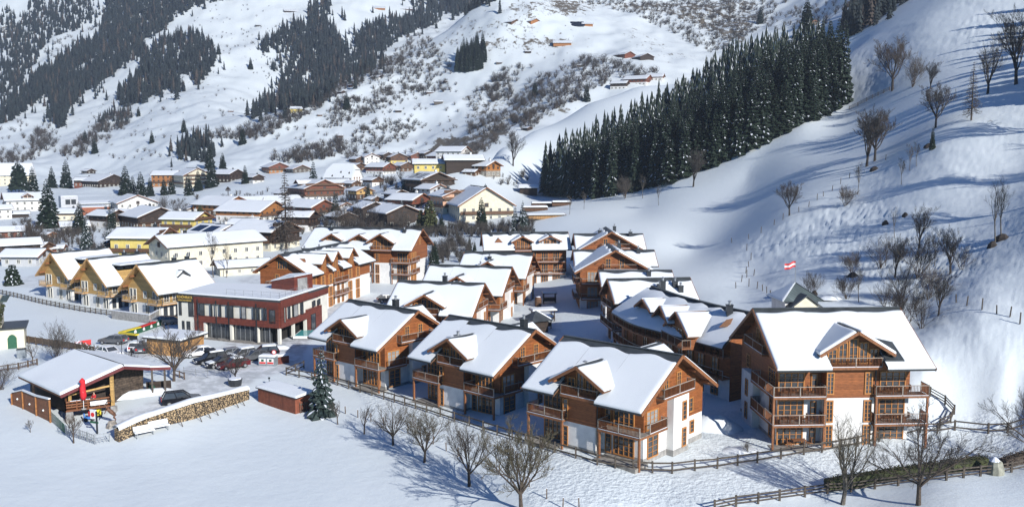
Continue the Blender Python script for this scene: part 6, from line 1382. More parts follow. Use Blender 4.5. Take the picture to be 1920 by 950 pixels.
# field stakes
for i,(px,py) in enumerate([(648,775),(671,782),(695,789),(720,796),(765,811),(812,832),(837,845),(859,855),(936,887),(993,912),(1025,934),(1055,952),(1086,952)]):
    g=G(px,py); mb=MB(); mb.bar((0,0,-.4),(.05*(i%3-1),0,.95),.1,.1,'fence_wood'); mb.bar((.05*(i%3-1),0,.95),(.05*(i%3-1),0,1.0),.1,.1,'clump_snow')
    tag(mb.build('fence_post',loc=tuple(g)),'bare wooden stake along the edge of the snowy field','post','stakes along the field edge')
for i,(px,py) in enumerate([(1793,567),(1812,573),(1841,580),(1869,588),(1893,594),(1912,607),(1430,545),(1419,541),(1404,537),(1438,549),(1413,517),(1400,520),(1445,556),(1452,560),(1427,437),(1404,448),(1451,422),(1468,412),(1498,397),(1516,388),(1532,375),(1544,368),(1592,334),(1408,487),(1404,500),(1398,512),(1400,470),(1372,455),(1560,358),(1576,345),(1610,322),(1660,300),(1748,205),(1380,540),(1390,528)]):
    g=G(px,py); h=1.15+.35*((i*7)%3)/2; mb=MB(); mb.bar((0,0,-.4),(.12*((i*5)%3-1),.1*((i*3)%3-1),h),.12,.12,'weathered_wood'); tag(mb.build('fence_post',loc=tuple(g)),'weathered fence post standing in the snow of the right slope','post','fence posts on the right slope')
# brushwood stack, covered bag and firewood at the lower right
def brush(pxs,h,name,label,m,m2,n=1500,w=.7):
    P_=gnd_pts(pxs); O=P_[0]; r=random.Random(4); mb=MB(); T=empty(name,tuple(O),0,label,'woodpile')
    core=MB()
    for a,b in zip(P_[:-1],P_[1:]): core.bar(a-O+Vector((0,0,h*.4)),b-O+Vector((0,0,h*.4)),w*.9,h*.85,m)
    core.build('core',T)
    for i in range(n):
        k=r.randrange(len(P_)-1); p=P_[k]+(P_[k+1]-P_[k])*r.random()-O; e=(P_[k+1]-P_[k]).normalized(); nn=Vector((-e.y,e.x,0))
        p=p+nn*r.uniform(-w/2,w/2)+Vector((0,0,r.uniform(.05,h))); d=(e*r.uniform(-1,1)*.6+nn*r.uniform(-1,1)+Vector((0,0,r.uniform(-.5,.7)))).normalized()*r.uniform(.1,.28)
        mb.bar(p-d,p+d,r.uniform(.02,.07),.03,m2 if r.random()<.5 else m)
    mb.build('sticks',T)
brush([(1550,918),(1640,903),(1700,895),(1780,885),(1846,875)],1.15,'brushwood_stack','long dark brushwood stack behind the lower fence','needles_olive','twig_olive',3000,1.0)
g=G(1866,888); mb=MB(); mb.tube([(0,0,-.2),(.03,0,.5),(-.03,0,1.2),(.02,.02,1.45)],[.75,.72,.55,.15],10,'tarp',True); mb.tube([(-.1,0,1.25),(-.12,0,1.6)],[.48,.1],9,'clump_snow',True); tag(mb.build('covered_bag',loc=tuple(g)),'pale tarp-covered bag capped with snow between two wood stacks','bag')
brush([(1880,876),(1930,862)],1.0,'firewood_pile','firewood pile with reddish top at the right edge','bark','twig_brown',500,.9)
# ------------------------------------------------------------------ cars
def car_meshes(col,kind):
    L,Wd,Hh=(4.6,1.8,1.5) if kind!='suv' else (4.7,1.85,1.68)
    prof=[(-L/2,.35),(-L/2,.85),(-L/2+.12,.98),(L/2-1.35,.98),(L/2-.25,.82),(L/2,.62),(L/2,.35)]
    b=MB(); wy=Wd/2
    for s in(-1,1): pass
    n=len(prof); 
    A=[(x,-wy,z) for x,z in prof]; B=[(x,wy,z) for x,z in prof]
    b.poly(A,col); b.poly(B[::-1],col)
    for i in range(n): b.poly([A[i],A[(i+1)%n],B[(i+1)%n],B[i]],col)
    # cabin pillars and roof
    rx0,rx1=(-L/2+.45,L/2-2.15) if kind in('estate','suv') else (-L/2+.95,L/2-2.15); bx0,bx1=-L/2+.1,L/2-1.3; ry=wy-.2
    b.hexa([(rx0,-ry,Hh-.05),(rx1,-ry,Hh-.05),(rx1,ry,Hh-.05),(rx0,ry,Hh-.05),(rx0+.1,-ry+.08,Hh),(rx1-.1,-ry+.08,Hh),(rx1-.1,ry-.08,Hh),(rx0+.1,ry-.08,Hh)],col)
    for s in(-1,1):
        for (xa,xb) in((bx0,rx0),(bx1,rx1),((bx0+bx1)/2,(rx0+rx1)/2)): b.bar((xa,s*(wy-.06),.97),(xb,s*ry,Hh-.03),.09,.07,col)
        b.box(-.1,.12,*sorted((s*wy,s*(wy+.14))),.95,1.08,col)
    g_=MB(); q=lambda x,y,z:(x,y,z)
    lo=[(bx0+.03,-wy+.08,.97),(bx1-.03,-wy+.08,.97),(bx1-.03,wy-.08,.97),(bx0+.03,wy-.08,.97)]; hi=[(rx0+.02,-ry+.01,Hh-.05),(rx1-.02,-ry+.01,Hh-.05),(rx1-.02,ry-.01,Hh-.05),(rx0+.02,ry-.01,Hh-.05)]
    for i in range(4): g_.poly([lo[i],lo[(i+1)%4],hi[(i+1)%4],hi[i]],'window_glass')
    ms={'body':b.mesh('body'),'windows':g_.mesh('windows')}
    w=MB(); w.tube([(0,-.11,0),(0,.11,0)],[.33,.33],14,'tyre',True); w.tube([(0,-.125,0),(0,.125,0)],[.2,.2],10,'galvanised',True); ms['wheel']=w.mesh('wheel')
    h=MB(); h.box(0,.06,-.2,.2,-.08,.08,'lamp_clear'); ms['headlight']=h.mesh('headlight'); t=MB(); t.box(-.05,0,-.14,.14,-.14,.14,'lamp_red'); ms['tail_light']=t.mesh('tail_light')
    p=MB(); p.box(-.02,.02,-.26,.26,-.06,.06,'sign_white'); ms['number_plate']=p.mesh('number_plate')
    s=MB(); snow_sheet(s,(rx0,-ry,Hh+.01),(rx1,-ry,Hh+.01),(rx1,ry,Hh+.01),(rx0,ry,Hh+.01),.13,'BLRT',0,2,res=.5); ms['snow']=s.mesh('snow_cover',True)
    s=MB(); snow_sheet(s,(L/2-1.25,-wy+.1,.98),(L/2-.3,-wy+.1,.84),(L/2-.3,wy-.1,.84),(L/2-1.25,wy-.1,.98),.07,'BLRT',0,3,res=.5); ms['hood']=s.mesh('bonnet_snow',True)
    return ms,L,Wd
CM={}
def car(px,py,head,col,kind,label,snow=True,hood=False,box=False):
    k=(col,kind)
    if k not in CM: CM[k]=car_meshes(col,kind)
    ms,L,Wd=CM[k]; g=G(px,py); T=empty('parked_car',(g.x,g.y,g.z+.02),R(head),label,'car','parked cars')
    put(ms['body'],'body',T); put(ms['windows'],'windows',T)
    for x in(-L/2+.85,L/2-.85):
        for y in(-Wd/2+.1,Wd/2-.1): put(ms['wheel'],'wheel',T,(x,y,.33))
    for y in(-Wd/2+.3,Wd/2-.3): put(ms['headlight'],'headlight',T,(L/2-.03,y,.66)); put(ms['tail_light'],'tail_light',T,(-L/2,y,.8))
    put(ms['number_plate'],'number_plate',T,(-L/2-.01,0,.62)); put(ms['number_plate'],'number_plate',T,(L/2+.01,0,.45))
    if snow: put(ms['snow'],'snow_cover',T)
    if hood: put(ms['hood'],'bonnet_snow',T)
    if box:
        m=MB(); m.tube([(-.9,0,1.86),(-.6,0,1.9),(.6,0,1.9),(.9,0,1.84)],[.12,.32,.34,.1],8,'car_black',True); m.build('roof_box',T)
for a in [(213,644,168,'car_grey','estate','grey estate car standing alone by the yellow barrier',0),(206,668,-35,'car_white','hatch','white car with dark roof beside the hedge',0),(258,656,97,'car_white','estate','white snow-roofed estate parked left of the wooden garage',1),(271,659,97,'car_grey','hatch','dark car squeezed against the wooden garage',0),
 (372,668,215,'car_white','hatch','white car at the back of the car park row, beside the wooden garage',1),(394,680,222,'car_black','suv','black car with a snowy roof and roof box, left in the front row',1,0,1),(414,687,222,'car_black','estate','black car, second in the front row of the car park',0,1),(437,690,222,'car_darkred','hatch','dark red car in the front row behind the planter tree',1),(424,671,222,'car_silver','estate','silver estate in the second row of the car park',0,1),(452,673,222,'car_silver','suv','light car with snow-streaked bonnet in the second row',1,1),(476,675,222,'car_grey','hatch','dark grey car nearest the grey poster container',0),(494,668,200,'car_black','suv','black car with white roof behind the poster container',1),
 (341,757,24,'car_black','suv','black car half hidden behind the firewood wall',0),(308,607,15,'car_silver','hatch','silver car in the shade at the hotel corner, left one',0),(326,607,15,'car_grey','hatch','grey car in the shade at the hotel corner, right one',0),(728,566,20,'car_black','hatch','dark car in the gap behind the second-row chalet',1),
 (520,424,10,'car_grey','hatch','distant car by the tall narrow black and white house',1),(528,431,20,'car_black','hatch','second distant car by the tall narrow house',1),(190,572,0,'car_black','hatch','dark car under the larch house beside the far fence',0)]: car(*a)
# ------------------------------------------------------------------ flat-roofed wooden garage
def oriented_box(name,p0,p1,p2,h0,label,cat,wallm,roof=True,ov=.6,rooft=.22,roofm='dark_metal',drop=0):
    """a box on three corners (left front, middle front, right) with a flat snow roof"""
    a,b,c=[fx(p[0],p[1],-.8).xy.to_3d() for p in(p0,p1,p2)]; d=a+(c-b); z=min(tz(q.x,q.y) for q in(a,b,c)); T=empty(name,(b.x,b.y,z),0,label,cat)
    q=[p-b for p in(a,b,c,d)]; mb=MB(); mb.hexa([(p.x,p.y,-1) for p in q]+[(p.x,p.y,h0-(drop if i in(0,1) else 0)) for i,p in enumerate(q)],wallm); mb.build('wall',T)
    cen=sum(q,Vector())/4; e=[p+(p-cen).normalized()*ov for p in q]; zz=[h0-(drop*1.1 if i in(0,1) else -drop*.1) for i in range(4)]
    mb=MB(); mb.hexa([(p.x,p.y,z_+.003) for p,z_ in zip(e,zz)]+[(p.x,p.y,z_+rooft) for p,z_ in zip(e,zz)],roofm); rf=mb.build('roof',T)
    s=MB(); snow_sheet(s,*[(e[i].x,e[i].y,zz[i]+rooft+.01) for i in(0,1,2,3)],.22,'BLRT',0,5); s.build('snow_cover',rf,True)
    return T,q
T,q=oriented_box('wooden_garage',(-55.9,139),(-49.9,136.6),(-48.2,142.0),2.65,'orange plank garage with a flat snow-covered roof beside the car park','garage','garage_wood',ov=.7)
mb=MB(); mb.bar((q[1]+Vector((.06,-.06,.1))),(q[2]+Vector((.1,0,2.4))),.08,.1,'brown_wood'); mb.build('brace',T)
# little red shed
a,b,c=(-31.9,114),(-26.1,109.2),(-24.3,110.7)
T,q=oriented_box('red_shed',a,b,c,2.3,'small red-brown shed with a sloping snow roof beside the lone spruce','shed','shed_red',ov=.4,rooft=.12,drop=.35)
mb=MB()
for i in range(7): p=q[1]+(q[2]-q[1])*(.25+.09*i)+Vector((.12,-.12,0)); mb.bar(p,p+Vector((-.1,.1,1.35)),.14,.03,'grey_wood')
for h in(.3,1.1): mb.bar(q[1]+(q[2]-q[1])*.22+Vector((.1,-.1,h)),q[1]+(q[2]-q[1])*.82+Vector((.1,-.1,h)),.03,.08,'grey_wood')
tag(mb.build('wooden_pallet',loc=T.location),'grey slatted pallet leaning on the red shed','pallet')
# ------------------------------------------------------------------ firewood wall with snow cap
def wood_wall():
    P_=[(-43.4,99.6,1.35),(-40.6,103.2,1.5),(-37.8,107,1.95),(-35.6,111.6,1.6),(-33.6,115,1.3)]; P_=[(*fx(x,y,-1.5).xy,h) for x,y,h in P_]; pts=[]
    for a,b in zip(P_[:-1],P_[1:]):
        for i in range(4): pts.append(tuple(x+(y-x)*i/4 for x,y in zip(a,b)))
    pts.append(P_[-1]); O=Vector((P_[0][0],P_[0][1],tz(P_[0][0],P_[0][1]))); T=empty('firewood_wall',tuple(O),0,'long stacked firewood wall under a band of snow, below the barn yard','woodpile')
    w=MB(); s=MB(); k=s.mi('roof_snow'); r=random.Random(2); rows=[]
    for i,(x,y,h) in enumerate(pts):
        a=Vector(pts[max(i-1,0)][:2]);b=Vector(pts[min(i+1,len(pts)-1)][:2]); e=(b-a).normalized(); n=Vector((e.y,-e.x)); z=tz(x,y)-O.z
        rows.append([(x-O.x+n.x*o,y-O.y+n.y*o,z) for o in(.45,-.45)]+[h])
    for i in range(len(rows)-1):
        (f0,b0,h0),(f1,b1,h1)=rows[i],rows[i+1]; z0=f0[2]; z1=f1[2]
        w.hexa([(*f0[:2],z0-.6),(*f1[:2],z1-.6),(*b1[:2],z1-.6),(*b0[:2],z0-.6),(*f0[:2],z0+h0),(*f1[:2],z1+h1),(*b1[:2],z1+h1),(*b0[:2],z0+h0)],'firewood')
    w.build('log_stack',T)
    n0=0
    for i,(f,b,h) in enumerate(rows):
        c=((f[0]+b[0])/2,(f[1]+b[1])/2); 
        for t,dz in((1.25,-.02),(1.2,.16),(.8,.34),(0,.40),(-.8,.36),(-2.0,.2),(-3.0,-.3)):
            s.v.append((c[0]+(f[0]-c[0])*t,c[1]+(f[1]-c[1])*t,f[2]+h+dz*(1+.15*math.sin(i*.9))))
    for i in range(len(rows)-1):
        for j in range(6): a=i*7+j; s.f.append((a,a+1,a+8,a+7)); s.m.append(k)
    s.build('snow_cover',T,True)
    for i in(6,8,9,10,11,13,14): 
        f,b,h=rows[i]; n=Vector((f[0]-b[0],f[1]-b[1],0)).normalized(); p=Vector(f); m=MB(); m.bar(p+n*1.35+Vector((0,0,-.2)),p+n*.06+Vector((0,0,h*.95)),.07,.07,'weathered_wood'); m.build('stake',T)
wood_wall()
for k,(px,py,a) in enumerate(((270,816,42),(298,806,42))):
    g=G(px,py); T=empty('picnic_bench',tuple(g),R(a),['snowy white garden bench, left one below the firewood wall','snowy white garden bench, right one below the firewood wall'][k],'bench','garden benches'); m=MB()
    for i in range(4): m.box(-1.1,1.1,-.5+i*.13,-.39+i*.13,.5,.54,'sign_white')
    m.build('seat',T); m=MB()
    for i in range(4): m.box(-1.1,1.1,.1+i*.06,.13+i*.06,.62+i*.13,.73+i*.13,'sign_white')
    m.build('backrest',T); m=MB(); snow_sheet(m,(-1.1,-.5,.55),(1.1,-.5,.55),(1.1,.05,.55),(-1.1,.05,.55),.1,'BLRT',0,1,res=.4); m.build('snow_cover',T,True)
    for x in(-.9,.9):
        for y in(-.42,.1): m=MB(); m.box(x-.04,x+.04,y-.04,y+.04,-.3,.5,'galvanised'); m.build('leg',T)
# ------------------------------------------------------------------ log barn with deck
def log_barn():
    O=fx(-52.0,108.0,0); O.z=-.15; T=empty('log_barn',tuple(O),0,'log barn under a broad snow roof with dark red bargeboards, deck at its front corner','barn')
    Lc=lambda x,y,z:fx(x,y,z)-O
    A=Lc(-52.3,105,2.2);B=Lc(-62.2,114.2,2.2);Rf=Lc(-46,107.4,5.0);Rb=Lc(-56.2,116.4,5.0); C=Lc(-45.2,113.2,3.5); Dd=Lc(-43.0,114.2,3.35); E=Lc(-51.5,121.5,3.1)
    up=Vector((0,0,.22)); m=MB()
    m.hexa([A-up,B-up,Rb-up,Rf-up,A,B,Rb,Rf],'soffit_wood'); m.hexa([Rf-up,Rb-up,E-up,C-up,Rf,Rb,E,C],'soffit_wood'); m.prism([C-up,E-up,Dd-up],up,'soffit_wood')
    dz=Vector((0,0,-.12))
    for p,q in((A,Rf),(Rf,C),(C,Dd)): m.bar(p+dz,q+dz,.1,.36,'barge_red')
    rf=m.build('roof',T); s=MB(); snow_sheet(s,A,B,Rb,Rf,.3,'BLR',0,4); snow_sheet(s,C,E,Rb,Rf,.3,'BLR',0,6); s.build('snow_cover',rf,True)
    s=MB(); snow_sheet(s,Dd,E,C*.99+E*.01,C,.2,'BL',0,4); s.build('snow_cover',rf,True)
    def wall(name,pts,m_,th=.25):
        m=MB(); a,b=pts[0],pts[1]; e=(b-a); n=Vector((e.y,-e.x,0)).normalized()*th; m.prism([p for p in pts],-n,m_); return m.build(name,T)
    wall('log_wall',[Lc(-48.8,110.4,-1),Lc(-46.6,114.6,-1),Lc(-46.6,114.6,3.1),Lc(-48.3,110.5,4.0)],'log_wood')
    wall('log_wall',[Lc(-53.5,108.6,-1.5),Lc(-48.8,110.4,-1),Lc(-48.8,110.4,3.5),Lc(-53.5,108.6,2.3)],'dark_wood')
    wall('log_wall',[Lc(-61,114.8,-1.5),Lc(-53.5,108.6,-1.5),Lc(-53.5,108.6,2.2),Lc(-61,114.8,2.2)],'dark_wood')
    for (x,y,z0,z1,w_,mm) in((-47.7,108.4,-1.2,4.05,.34,'larch_wood'),(-51.9,106.6,-1.5,2.0,.26,'larch_wood'),(-45.0,113.6,-1,3.2,.18,'grey_wood'),(-43.8,114.6,-1,3.1,.2,'grey_wood'),(-58.5,111.0,-1.5,2.1,.2,'dark_wood')):
        m=MB(); p=Lc(x,y,0); m.box(p.x-w_/2,p.x+w_/2,p.y-w_/2,p.y+w_/2,z0-O.z,z1-O.z,mm); m.build('post',T)
    m=MB(); m.bar(Lc(-51.9,106.6,1.9),Lc(-47.7,108.4,2.6),.16,.2,'larch_wood'); m.build('beam',T)
    # shelter at the right with stored things
    m=MB(); m.bar(Lc(-46.4,115,0.6),Lc(-43.6,116,.6),.1,1.4,'dark_wood'); m.build('back_wall',T)
    m=MB(); q=Lc(-45.4,114.6,-.1); m.hexa([q+Vector(v) for v in((-.6,-.3,0),(.7,-.3,0),(.7,.3,0),(-.6,.3,0),(-.3,-.1,1.2),(.1,-.1,1.2),(.1,.1,1.2),(-.3,.1,1.2))],'paint_green'); m.build('green_cover',T)
    # deck
    d0,d1,d2,d3=Lc(-51.6,104.9,0),Lc(-47.5,107.3,0),Lc(-48.4,109.3,0),Lc(-52.5,106.9,0); zd=.35-O.z
    m=MB(); m.hexa([p+Vector((0,0,zd-.18)) for p in(d0,d1,d2,d3)]+[p+Vector((0,0,zd)) for p in(d0,d1,d2,d3)],'screen_wood'); dk=m.build('deck',T)
    r=MB()
    for p,q in((d3,d0),(d0,d1),(d1,d2)):
        p=p+Vector((0,0,zd));q=q+Vector((0,0,zd))
        for h in(.35,.65,.98): r.bar(p+Vector((0,0,h)),q+Vector((0,0,h)),.07,.16,'screen_wood')
        n=int((q-p).length/1.5)+1
        for i in range(n+1): o=p+(q-p)*i/n; r.bar(o,o+Vector((0,0,1.1)),.12,.12,'screen_wood')
    r.bar(d0+(d1-d0)*.1+Vector((0,0,zd+1.08)),d0+(d1-d0)*.55+Vector((0,0,zd+1.08)),.1,.05,'clump_snow'); r.build('railing',dk)
    for p in(d0,d1): m=MB(); q=p+(d2-d0)*.08; m.hexa([q+Vector(v) for v in((-.35,-.35,-2),(.35,-.35,-2),(.35,.35,-2),(-.35,.35,-2),(-.28,-.28,zd-.2),(.28,-.28,zd-.2),(.28,.28,zd-.2),(-.28,.28,zd-.2))],'concrete'); m.build('pier',dk)
    W_=lambda v:tuple(Vector(v)+O)
    # furled parasol, table, benches and the person on the deck
    p=d0+(d1-d0)*.40-(d3-d0)*.12; P0=W_(p+Vector((0,0,zd))); U=empty('parasol',P0,0,'furled bright red parasol on the barn deck','parasol'); m=MB(); m.tube([(0,0,0),(0,0,1.2)],[.035,.035],6,'sign_white'); m.tube([(0,0,0),(0,0,.1)],[.3,.28],10,'concrete',True); m.build('pole',U)
    m=MB(); m.tube([(0,0,1.15),(.03,0,1.6),(-.04,0,2.6),(.03,.02,3.1),(-.05,0,3.35),(0,0,3.7)],[.25,.36,.33,.26,.36,.08],11,'parasol_red',True); m.build('canopy',U,True)
    m=MB(); 
    for i in range(4): m.box(.1,.16,-.30,-.285,1.5+i*.18,1.6+i*.18,'sign_white')
    m.build('white_mark',U)
    for k,t in enumerate((.2,.68)):
        p=d0+(d1-d0)*t+(d3-d0)*.5; B_=empty('deck_table',W_(p+Vector((0,0,zd))),R(30),['dark table behind the furled parasol','dark table beside the person in red'][k],'table','tables on the barn deck'); m=MB(); m.box(-.6,.6,-.35,.35,.7,.75,'dark_wood'); m.build('tabletop',B_)
        for x in(-.5,.5): m=MB(); m.box(x-.04,x+.04,-.3,.3,0,.7,'dark_wood'); m.build('leg',B_)
    p=d0+(d1-d0)*.64+(d3-d0)*.22; person(W_(p+Vector((0,0,zd))))
    p=d1+(d2-d1)*.2+(d0-d1)*.25; 
    # board with a banner on the railing
    m=MB(); a=d0+(d1-d0)*.55+Vector((.03,-.06,zd+.25)); b=d0+(d1-d0)*.93+Vector((.03,-.06,zd+.25)); m.prism([a,b,b+Vector((0,0,.5)),a+Vector((0,0,.5))],(.02,-.05,0),'sign_white'); o=m.build('railing_banner',loc=tuple(O)); tag(o,'pale banner hung on the barn deck railing','banner')
def person(loc):
    T=empty('person',loc,R(-25),'person in a red jacket and blue trousers standing at the deck railing','person')
    V_=[(0,0,.92),(0,0,1.12),(0,0,1.34),(0,.0,1.50),(0,-.02,1.64),(0,-.02,1.76),(.11,0,.88),(.12,-.02,.48),(.12,.02,.08),(.13,-.13,.03),(-.11,0,.88),(-.12,-.02,.48),(-.12,.02,.08),(-.13,-.13,.03),(.2,0,1.40),(.27,-.02,1.14),(.22,-.24,1.06),(.2,-.32,1.05),(-.2,0,1.40),(-.27,-.02,1.14),(-.22,-.24,1.06),(-.2,-.32,1.05)]
    E=[(0,1),(1,2),(2,3),(3,4),(4,5),(0,6),(6,7),(7,8),(8,9),(0,10),(10,11),(11,12),(12,13),(2,14),(14,15),(15,16),(16,17),(2,18),(18,19),(19,20),(20,21)]
    Rd=[.14,.13,.15,.055,.095,.08,.085,.062,.045,.04,.085,.062,.045,.04,.06,.047,.036,.04,.06,.047,.036,.04]
    def skin(name,ids,ex,m,par):
        mp_={v:i for i,v in enumerate(ids)}; me=bpy.data.meshes.new(name); me.from_pydata([V_[i] for i in ids],[(mp_[a],mp_[b]) for a,b in E if a in mp_ and b in mp_],[]); me.materials.append(MATS[m]); o=put(me,name,par)
        sk_=o.modifiers.new('skin','SKIN'); o.modifiers.new('sub','SUBSURF').levels=1
        for i,v in enumerate(ids): me.skin_vertices[0].data[i].radius=(Rd[v]+ex,)*2
        me.skin_vertices[0].data[0].use_root=True
        dg=bpy.context.evaluated_depsgraph_get(); m2=bpy.data.meshes.new_from_object(o.evaluated_get(dg)); o.modifiers.clear(); o.data=m2
        if not m2.materials: m2.materials.append(MATS[m])
        for p in m2.polygons: p.use_smooth=True
        return o
    skin('body',list(range(22)),0,'skin',T); skin('jacket',[1,0,2,14,15,16,18,19,20],.025,'jacket_red',T); skin('trousers',[0,6,7,8,10,11,12],.018,'denim',T)
    m=MB(); m.tube([(0,.015,1.66),(0,.02,1.74),(0,.01,1.82),(0,0,1.86)],[.095,.112,.09,.03],10,'hair',True); m.build('hair',T,True)
log_barn()
def screen():
    P_=[tuple(flat(x,y,-1.3).xy) for x,y in((23,763),(44,771),(69,783),(95,795))]; O=Vector((P_[0][0],P_[0][1],tz(*P_[0]))); T=empty('wooden_screen',tuple(O),0,'tall brown plank screen with a snowy curved top left of the log barn','fence'); m=MB(); s=MB()
    hs=[1.5,2.3,2.35,2.65]
    for i in range(3):
        a=Vector((P_[i][0]-O.x,P_[i][1]-O.y,-1.6));b=Vector((P_[i+1][0]-O.x,P_[i+1][1]-O.y,-1.6)); n=Vector((b.y-a.y,-(b.x-a.x),0)).normalized()*-.08
        m.prism([a,b,b+Vector((0,0,1.6+hs[i+1])),a+Vector((0,0,1.6+hs[i]))],n,'screen_wood'); s.bar(a+Vector((0,0,1.66+hs[i])),b+Vector((0,0,1.66+hs[i+1])),.3,.14,'roof_snow')
        q=a+(b-a)*.5-n*.2; 
    m.build('planks',T); s.build('snow_cover',T)
    for i in range(4): a=Vector((P_[i][0]-O.x,P_[i][1]-O.y,-1.6)); p=MB(); p.bar(a+Vector((.06,-.1,0)),a+Vector((.06,-.1,1.5+hs[i])),.16,.16,'orange_wood'); p.build('post',T)
    for i in range(3): a=Vector(((P_[i][0]+P_[i+1][0])/2-O.x,(P_[i][1]+P_[i+1][1])/2-O.y,1.0)); p=MB(); p.tube([a+Vector((.07,-.1,0)),a+Vector((.14,-.2,0))],[.13,.11],8,'lamp_clear',True); p.build('wall_lamp',T)
screen()
def statue():
    g=G(203,800); B_=MB(); r=random.Random(1); B_.tube([(0,0,-.4),(.05,0,.3),(0,.05,.75)],[.75,.6,.35],8,'stone_wall',True); tag(B_.build('pedestal_rock',loc=(g.x+.4,g.y,g.z)),'rough stone block carrying the rearing animal statue','stone')
    T=empty('ibex_statue',(g.x+.4,g.y,g.z+.7),R(200),'brown ibex statue rearing up with long curved horns at the yard entrance','statue'); m=MB()
    m.tube([(-.42,0,.62),(-.32,0,.78),(0,0,1.1),(.28,0,1.42),(.38,0,1.56)],[.12,.21,.24,.2,.13],9,'statue_brown',True)
    m.tube([(.36,0,1.5),(.5,0,1.78),(.58,0,1.95)],[.14,.10,.09],8,'statue_brown',True); m.tube([(.52,0,1.98),(.66,0,1.92),(.80,0,1.82)],[.09,.09,.05],8,'statue_brown',True)
    for y in(-.12,.12):
        m.tube([(-.38,y,.68),(-.26,y,.42),(-.46,y,.2),(-.42,y,0)],[.13,.09,.05,.05],7,'statue_brown',True); m.tube([(.3,y,1.36),(.55,y,1.3),(.62,y,1.05),(.70,y,1.0)],[.09,.06,.045,.05],7,'statue_brown',True); m.tube([(.54,y*.5,2.03),(.56,y*.7,2.12)],[.04,.02],5,'statue_brown',True)
        
    m.tube([(-.5,0,.72),(-.58,0,.62)],[.05,.02],5,'statue_brown',True); m.build('body',T,True)
    for y in(-.07,.07): h=MB(); h.tube([(.5,y,2.02),(.42,y*1.5,2.28),(.2,y*2.2,2.45),(-.05,y*2.8,2.42),(-.2,y*3,2.28)],[.055,.05,.04,.03,.01],7,'bark',True); h.build('horn',T,True)
statue()
# entrance sign, banner fence, toys, bollards
g=G(177,812); T=empty('entrance_sign',tuple(g),R(-20),'dark framed post sign with a white and red panel at the yard entrance','sign'); m=MB(); m.box(.35,.5,-.07,.07,-.4,2.6,'dark_metal'); m.build('post',T); m=MB(); m.box(-.42,.34,-.06,.06,1.7,2.65,'sign_white'); m.build('panel',T); m=MB(); m.tube([(-.05,-.065,2.2),(-.05,-.09,2.2)],[.26,.26],12,'paint_red',True); m.build('emblem',T); m=MB(); m.box(-.5,.6,-.06,.06,1.2,1.42,'paint_green'); m.build('arm_board',T); m=MB(); m.box(-.45,.35,-.1,.1,2.66,2.76,'clump_snow'); m.build('snow_cover',T)
fence('mesh_fence',[(97,790),(124,815),(150,823),(178,833),(205,828)],1.6,3,1.1,'wire mesh fence round the corner of the barn yard',m='galvanised',rw=.025,pw=.06,seed=11,dense=.3)
a,b=G(99,790),G(123,813); m=MB(); n=Vector((b.y-a.y,-(b.x-a.x),0)).normalized()*.08; m.prism([n,(b-a)+n,(b-a)+n+Vector((0,0,1.05)),n+Vector((0,0,1.05))],n*.3,'paint_green'); tag(m.build('banner',loc=(a.x,a.y,a.z+.1)),'dark green banner tied to the wire mesh fence','banner')
for k,(px,py,c,lab) in enumerate(((166,788,'paint_blue','blue ride-on toy in front of the barn deck'),(175,784,'paint_red','red ride-on toy in front of the barn deck'),(186,780,'paint_yellow','yellow ride-on toy in front of the barn deck'))):
    g=G(px,py); T=empty('ride_on_toy',tuple(g),R(30+40*k),lab,'toy','ride-on toys'); m=MB(); m.box(-.5,.2,-.25,.25,.25,.5,c); m.box(.2,.65,-.2,.2,.25,.7,c); m.box(-.5,-.38,-.25,.25,.5,.95,c); m.build('body',T)
    for x in(-.3,.45):
        for y in(-.28,.28): w_=MB(); w_.tube([(x,y-.07,.2),(x,y+.07,.2)],[.22,.22],10,'tyre',True); w_.build('wheel',T)
g=G(441,722); m=MB(); m.tube([(0,0,-.3),(0,0,.9)],[.75,.95],12,'dark_metal',True); m.tube([(0,0,.9),(0,0,1.0)],[.85,.8],12,'clump_snow',True); tag(m.build('planter',loc=tuple(g)),'black round planter holding the small bare tree','planter')
for px,py,lab in((229,670,'slim lamp post beside the wooden garage'),(247,676,'short post with a box by the car park'),(505,722,'grey bollard by the car park exit')):
    g=G(px,py); h=2.3 if px==229 else 1.5 if px==247 else .9; m=MB(); m.tube([(0,0,-.3),(0,0,h)],[.05,.05],6,'dark_metal',True); m.box(-.12,.12,-.12,.12,h,h+(.2 if px!=247 else .45),'dark_metal'); tag(m.build('lamp_post' if px==229 else 'post',loc=tuple(g)),lab,'post')
